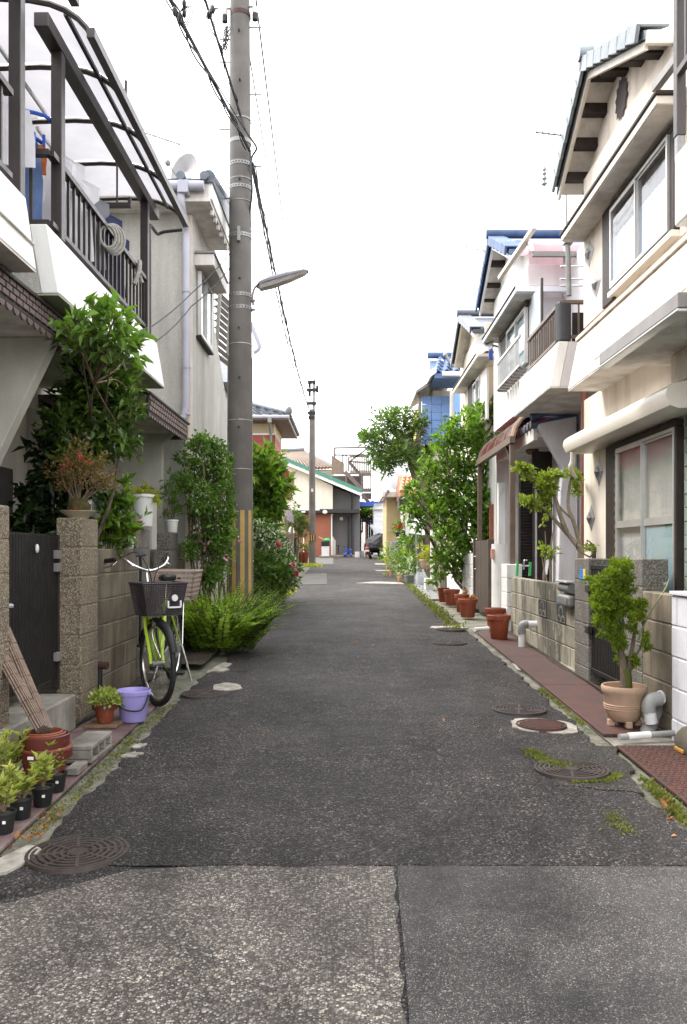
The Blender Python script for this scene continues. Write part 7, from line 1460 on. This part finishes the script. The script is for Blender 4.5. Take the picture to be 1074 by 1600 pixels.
cl = [((X(px, 9.6), 9.6, H(py, 9.6)), r) for px, py, r in ((852, 862, .08), (865, 866, .07), (858, 872, .06), (848, 815, .05))]; pp, dd = clumpy(cl, 9000, 54, .2, .5); leaves('foliage', 'leaf_prune', ts, pp, dd, .06, .4, .2, .2, 54)
gsp = bush('sprout', 'small leafy sprout on the sticker pillar top', 'plant', 7.4, (X(922, 7.4), 7.4, 1.33), [(917, 862, .05), (924, 858, .05)], 16000, .035, 'leaf_prune', 55, r0=.008, jit=.03, stem='stem'); MB().tube([(X(928, 7.4), 7.4, 1.32), (X(929, 7.4), 7.4, H(855, 7.4))], .02, 8).build('stump', 'bark', gsp, smooth=True)
# potted conifer
pc_ = (1.884, 5.56, G(5.56) + .036); cf = T('potted_conifer', 'bushy yellow green conifer in a pale clay pot on drain covers', 'potted tree', pc_)
MB().lathe([(.001, .035), (.085, .035), (.1, .045), (.128, .12), (.138, .22), (.15, .235), (.152, .268), (.146, .278), (.138, .274), (.13, .22), (.001, .215)], pc_, 36).build('pot', 'clay_pale', cf, smooth=True)
for z in (.12, .135, .15): MB().lathe([(.1275 + (z - .12) * .15, -.004), (.133 + (z - .12) * .15, 0), (.1275 + (z - .12) * .15, .004)], (pc_[0], pc_[1], pc_[2] + z), 36).build('pot_band', 'clay_pale', cf, smooth=True)
for k in range(4): a = R(45 + 90 * k - 45 - 90 + 0); bx('pot_foot', 'clay_pale', cf, pc_[0] + .09 * math.cos(a) - .022, pc_[0] + .09 * math.cos(a) + .022, pc_[1] + .09 * math.sin(a) - .022, pc_[1] + .09 * math.sin(a) + .022, pc_[2], pc_[2] + .045)
yt = 5.56
MB().tube(catmull([(pc_[0], yt, pc_[2] + .2), Q(975, 1060), Q(973, 1035), Q(968, 1010), Q(958, 985)], 5), [.03 - .0007 * i for i in range(21)], 8).tube(catmull([(pc_[0] + .02, yt, pc_[2] + .2), Q(982, 1060), Q(985, 1030), Q(990, 1000), Q(995, 960), Q(985, 930)], 5), [.022 - .0006 * i for i in range(26)], 8).tube(catmull([Q(980, 1050), Q(990, 1030), Q(1003, 1005), Q(1006, 960)], 5), .007, 6).build('stems', 'bark', cf, smooth=True)
MB().tube(catmull([Q(981, 1082), Q(980, 1065), Q(978, 1045)], 4), .034, 10).build('mossy_base', 'leaf_moss', cf, smooth=True)
blobs = [(945, 905, .075), (960, 892, .07), (975, 885, .06), (985, 882, .03), (940, 925, .07), (958, 915, .08), (978, 905, .06), (935, 948, .06), (950, 945, .08), (970, 940, .07), (985, 925, .055), (990, 945, .06), (940, 965, .055), (960, 965, .07), (980, 960, .06), (995, 960, .04), (955, 985, .055), (970, 985, .055), (965, 1003, .05), (985, 980, .04), (975, 1015, .035), (1000, 1008, .035), (1005, 995, .03), (985, 1040, .04), (978, 1033, .035), (990, 1030, .03), (998, 945, .03), (930, 910, .04)]
cl = [(Q(px, py, ((i * 23) % 7 - 3) * .03), r) for i, (px, py, r) in enumerate(blobs)]
cl2 = [((c[0] + rnd.gauss(0, r * .5), c[1] + rnd.gauss(0, r * .6), c[2] + rnd.gauss(0, r * .5)), r * .42) for c, r in cl for _ in range(9)]
pp, dd = clumpy(cl2, 210000, 56, .2, .5); leaves('foliage', 'leaf_conifer', cf, pp, dd, .02, .35, .2, .1, 56)
# terracotta pots along the right
def rpot(label, px, py, wpx, hpx, plant=None, mat='terracotta', seed=1):
    y = 1752 / (py - 827.); r = wpx / 2 * y / F; h = hpx * y / F
    t = flower_pot('flower_pot', label, mat, (X(px, y), y, G(y) + .03), r * .68, r - .012, h, .82, h * .2, 'flower pot', 'empty terracotta pots along the right' if not plant else None)
    if plant: pp, dd = clumpy([((X(px, y), y, G(y) + h + plant[1] * .6), plant[1])], plant[2], seed, .1, .7); leaves('foliage', plant[0], t, pp, dd, plant[3], .35, .2, .3, seed)
rpot('large terracotta pot nearest, in front of the white pier', 780, 1003, 37, 38); rpot('terracotta pot just behind the nearest one by white pier', 774, 988, 33, 34)
rpot('terracotta pot with a few weeds before the brown gate', 731, 968, 31, 29, ('leaf_dry', .12, 1500, .09), 'terracotta', 61); rpot('terracotta pot half hidden behind the weedy one', 722, 960, 24, 28); rpot('terracotta pot third from far end under the green tree', 706, 949, 26, 25); rpot('farthest terracotta pot under the green tree', 693, 944, 20, 23)
rpot('dark grey tub with pale leafed plant beside clear bottles', 640, 914, 18, 13, ('leaf_white', .3, 1500, .1), 'grey_plastic', 62); rpot('pinkish pot with green plant left of the grey tub', 625, 911, 9, 12, ('leaf_tree', .45, 1100, .14), 'plastic_pink', 63); rpot('small pinkish pot at kerb, leftmost of right side pots', 611, 903, 7, 10, ('leaf_yellow', .25, 1400, .1), 'plastic_pink', 64); rpot('dark pot with bright seedling behind the pink pots', 617, 889, 9, 7, ('leaf_light', .45, 1000, .16), 'black_plastic', 65); rpot('dark pot with plant beside the covered motorbike', 601, 876, 8, 6, ('leaf_pine', .3, 1200, .15), 'black_plastic', 66)
def hang(label, px, py, y, r, mat, leafm, per, sz, seed, h=.2):
    t = flower_pot('flower_pot', label, mat, (X(px, y), y, H(py, y)), r * .75, r, h, .85, h * .2, 'potted plant'); pp, dd = clumpy([((X(px, y), y, H(py, y) + h + r * .8), r * 1.5), ((X(px + 3, y), y + .2, H(py, y) + h + r * .4), r * 1.2)], per, seed, .2, .4); leaves('foliage', leafm, t, pp, dd, sz, .45, .2, .2, seed); return t
hv = hang('raised pot of red geraniums beside the tan house', 627, 842, 25, .18, 'black_plastic', 'leaf_rose', 2200, .1, 71, .2)
for k, (px, py) in enumerate(((623, 824), (627, 820))): qq = np.random.default_rng(k); leaves('flower', 'petal_red', hv, np.array(P(px, py, 24.8)) + qq.normal(size=(30, 3)) * .03, qq.normal(size=(30, 3)), .07, .7, .3, .1, k)
hang('tall mixed green plant in a dark pot beside white post', 648, 895, 22.5, .2, 'black_plastic', 'leaf_rose', 3600, .11, 72, .22); hang('leafy plant on shelf above the mixed pots', 645, 862, 22, .2, 'vase_green', 'leaf_tree', 3000, .13, 73); hang('pale clay pot with tuft by the white post', 666, 888, 20, .15, 'clay_pale', 'leaf_yellow', 2600, .12, 74, .22); hang('yellowing bushy plant in the middle of the right pots', 640, 880, 23.5, .2, 'brown_post', 'leaf_yellow', 3200, .1, 75, .2); hang('green plant in a pot below the geraniums', 632, 868, 24.5, .18, 'black_plastic', 'leaf_tree', 3000, .12, 76)
bush('climber', 'variegated climber on the far right fence', 'climber', 24, (X(632, 24), 24, G(24)), [(630, 850, .2), (633, 865, .2), (640, 850, .22), (636, 880, .18), (645, 870, .2), (652, 885, .2)], 1500, .1, 'leaf_white', 77, r0=.015)
fw = T('picket_fence', 'weathered brown picket fence below the geraniums', 'fence', (X(612, 28), 28, G(28)))
for k in range(8): bx('picket', 'brown_post', fw, 1.72, 1.76, 24.6 + k * .5, 24.8 + k * .5, G(27), H(838, 27.5))
for z in (1.1, 1.6): bx('rail', 'brown_post', fw, 1.765, 1.8, 24.5, 28.6, z, z + .07)
sn = T('white_sign', 'white tilted board hanging by the green tree', 'board', P(655, 820, 21)); MB().add([P(633, 813, 21), P(650, 800, 21), P(664, 803, 20.6), P(664, 836, 20.6), P(640, 833, 21), P(634, 836, 21.06), P(651, 801, 21.06), P(664, 804, 20.66), P(664, 836, 20.66), P(641, 833, 21.06)], [(0, 1, 2, 3, 4), (9, 8, 7, 6, 5), (0, 5, 6, 1), (1, 6, 7, 2), (2, 7, 8, 3), (3, 8, 9, 4), (4, 9, 5, 0)]).build('board', 'white_plastic', sn); MB().tube([P(650, 833, 21), P(652, 905, 21)], .03, 6).build('pole', 'galvanised', sn)
vs_ = T('storage_barrel', 'dark blue barrel behind the picket fence', 'barrel', (X(623, 26.5), 26.5, G(26.5))); MB().lathe([(.001, 0), (.22, 0), (.26, .2), (.26, .75), (.23, .95), (.001, .97)], (X(622, 26.5), 26.5, G(26.5) + .02), 18).build('body', 'grey_plastic', vs_, smooth=True)
bt_m = MB().lathe([(.001, 0), (.05, 0), (.055, .02), (.055, .2), (.02, .27), (.018, .31), (.001, .31)], (0, 0, 0), 12).mesh('water_bottle', 'clear_sheet', smooth=True)
for k in range(6):
    o = inst(bt_m, 'water_bottle', None, (X(652 + k % 3 * 5, 19.9), 19.6 + (k // 3) * .4, G(19.8) + .03)); tag(o, 'clear plastic water bottle, %s in the %s row beside the grey tub' % (('left', 'middle', 'right')[k % 3], ('front', 'back')[k // 3]), 'bottle', 'row of clear water bottles at right kerb')
wb = T('white_crate', 'white and red styrofoam crates by the white post', 'crate', (X(670, 18.2), 18.2, G(18))); bx('lower_crate', 'white_plastic', wb, X(664, 18.2), X(677, 18.2), 18.0, 18.4, G(18) + .02, G(18) + .16); bx('red_lid', 'terracotta', wb, X(665, 18.2), X(676, 18.2), 18.05, 18.35, G(18) + .162, G(18) + .2); bx('upper_crate', 'white_plastic', wb, X(664, 18.2), X(676, 18.2), 18.02, 18.36, G(18) + .202, G(18) + .28)
# pipes, stone, bits on the right
pp1 = T('drain_pipe', 'white and grey elbow drain pipe from the vent wall', 'pipe', (1.98, 9.3, G(9.3)))
MB().tube([(1.98, 9.3, G(9.3) + .02), (1.98, 9.3, H(985, 9.3))], .037, 14).build('pipe', 'white_plastic', pp1, smooth=True); MB().tube(catmull([(1.98, 9.3, H(990, 9.3)), (1.98, 9.3, H(981, 9.3)), (2.0, 9.3, H(976, 9.3)), (2.05, 9.3, H(975, 9.3))], 5), .046, 14).build('elbow', 'pipe_grey', pp1, smooth=True); MB().tube([(2.05, 9.3, H(975, 9.3)), (2.15, 9.3, H(975, 9.3))], .037, 12).build('stub', 'white_plastic', pp1, smooth=True)
pp2 = T('drain_pipe', 'pair of fat grey drain elbows beside the potted conifer', 'pipe', (2.0, 5.4, G(5.4))); yt = 5.42
MB().tube([Q(1043, 1092, .1), Q(1030, 1093)], .042, 14).build('stub', 'white_plastic', pp2, smooth=True); MB().tube(catmull([Q(1033, 1092), Q(1020, 1094), Q(1014, 1102), Q(1014, 1112)], 5), .048, 14).build('elbow', 'pipe_grey', pp2, smooth=True); MB().tube([Q(1014, 1106), Q(1018, 1130)], .042, 14).build('pipe', 'white_plastic', pp2, smooth=True)
MB().tube(catmull([Q(1040, 1110, .12), Q(1030, 1120, .08), Q(1018, 1140, .03), Q(1010, 1150)], 5), .046, 14).build('elbow', 'pipe_grey', pp2, smooth=True); MB().tube([Q(1016, 1142, .03), Q(1001, 1160, -.05)], .052, 14).build('pipe', 'clay_pale' if False else 'pipe_grey', pp2, smooth=True)
pp3 = T('ground_pipe', 'thin white pipe lying across the drain covers', 'pipe', (1.9, 5.2, G(5.2) + .05)); MB().tube([(1.72, 5.17, G(5.2) + .055), (2.1, 5.24, G(5.2) + .065)], .02, 10).build('pipe', 'pipe_grey', pp3, smooth=True); MB().tube([(1.78, 5.18, G(5.2) + .056), (1.93, 5.21, G(5.2) + .06)], .024, 10).build('joint', 'white_plastic', pp3, smooth=True)
o = MB().blob((2.09, 4.9, G(4.9) + .07), .1, .2, .12, 14, 9, .05).build('garden_stone', 'stone_dark', None, smooth=True); tag(o, 'dark rounded stone against the lavender wall', 'stone')
o = bx('orange_bar', 'tarnish_orange', None, 1.985, 2.0, 4.84, 4.96, G(4.9) + .036, G(4.9) + .06); tag(o, 'short orange plastic bar in front of the dark stone', 'bar')
o = MB().tube([(1.66, 10.72, G(10.7) + .05), (1.95, 10.9, G(10.7) + .055)], .03, 10).build('white_pipe', 'white_plastic', None, smooth=True); tag(o, 'white pipe end lying left of the nearest terracotta pot', 'pipe')
hp = T('hose_pipe', 'green hose draped from pillar to short block wall', 'hose', (2.1, 5.7, 1.0)); MB().tube(catmull([P(1046, 905, 5.6), P(1040, 920, 5.55), P(1030, 935, 5.5), P(1015, 960, 5.5), P(1003, 985, 5.5), P(998, 1000, 5.52)], 5), .006, 6).build('hose', 'vase_green', hp, smooth=True); MB().tube([P(1036, 913, 5.6), P(1043, 912, 5.6)], .012, 8).build('tap', 'chrome', hp)
gc = T('garden_rack', 'green and white garden rack behind the vent wall', 'rack', (X(812, 10.6), 10.6, .9)); 
for px in (808, 828): MB().beam(P(px, 900, 10.6), P(px + 1, 878, 10.6), .03, .03).build('leg', 'plastic_green', gc)
MB().beam(P(806, 884, 10.6), P(830, 884, 10.6), .02, .02).build('bar', 'white_plastic', gc); MB().tube(catmull([P(818, 890, 10.55), P(819, 876, 10.55), P(824, 876, 10.55)], 4), .012, 6).build('hook', 'chrome', gc)
lb = bx('leaning_board', 'siding_white', None, 0, .01, 0, .01, 0, .01); lb.data.clear_geometry(); lb.data.from_pydata([tuple(P(848, 898, 9.9)), tuple(P(855, 898, 9.9)), tuple(P(862, 855, 10.05)), tuple(P(857, 852, 10.05)), tuple(P(848, 898, 9.93)), tuple(P(855, 898, 9.93)), tuple(P(862, 855, 10.08)), tuple(P(857, 852, 10.08))], [], [(0, 1, 2, 3), (7, 6, 5, 4), (0, 4, 5, 1), (1, 5, 6, 2), (2, 6, 7, 3), (3, 7, 4, 0)]); tag(lb, 'narrow white board leaning behind the vent wall', 'board')
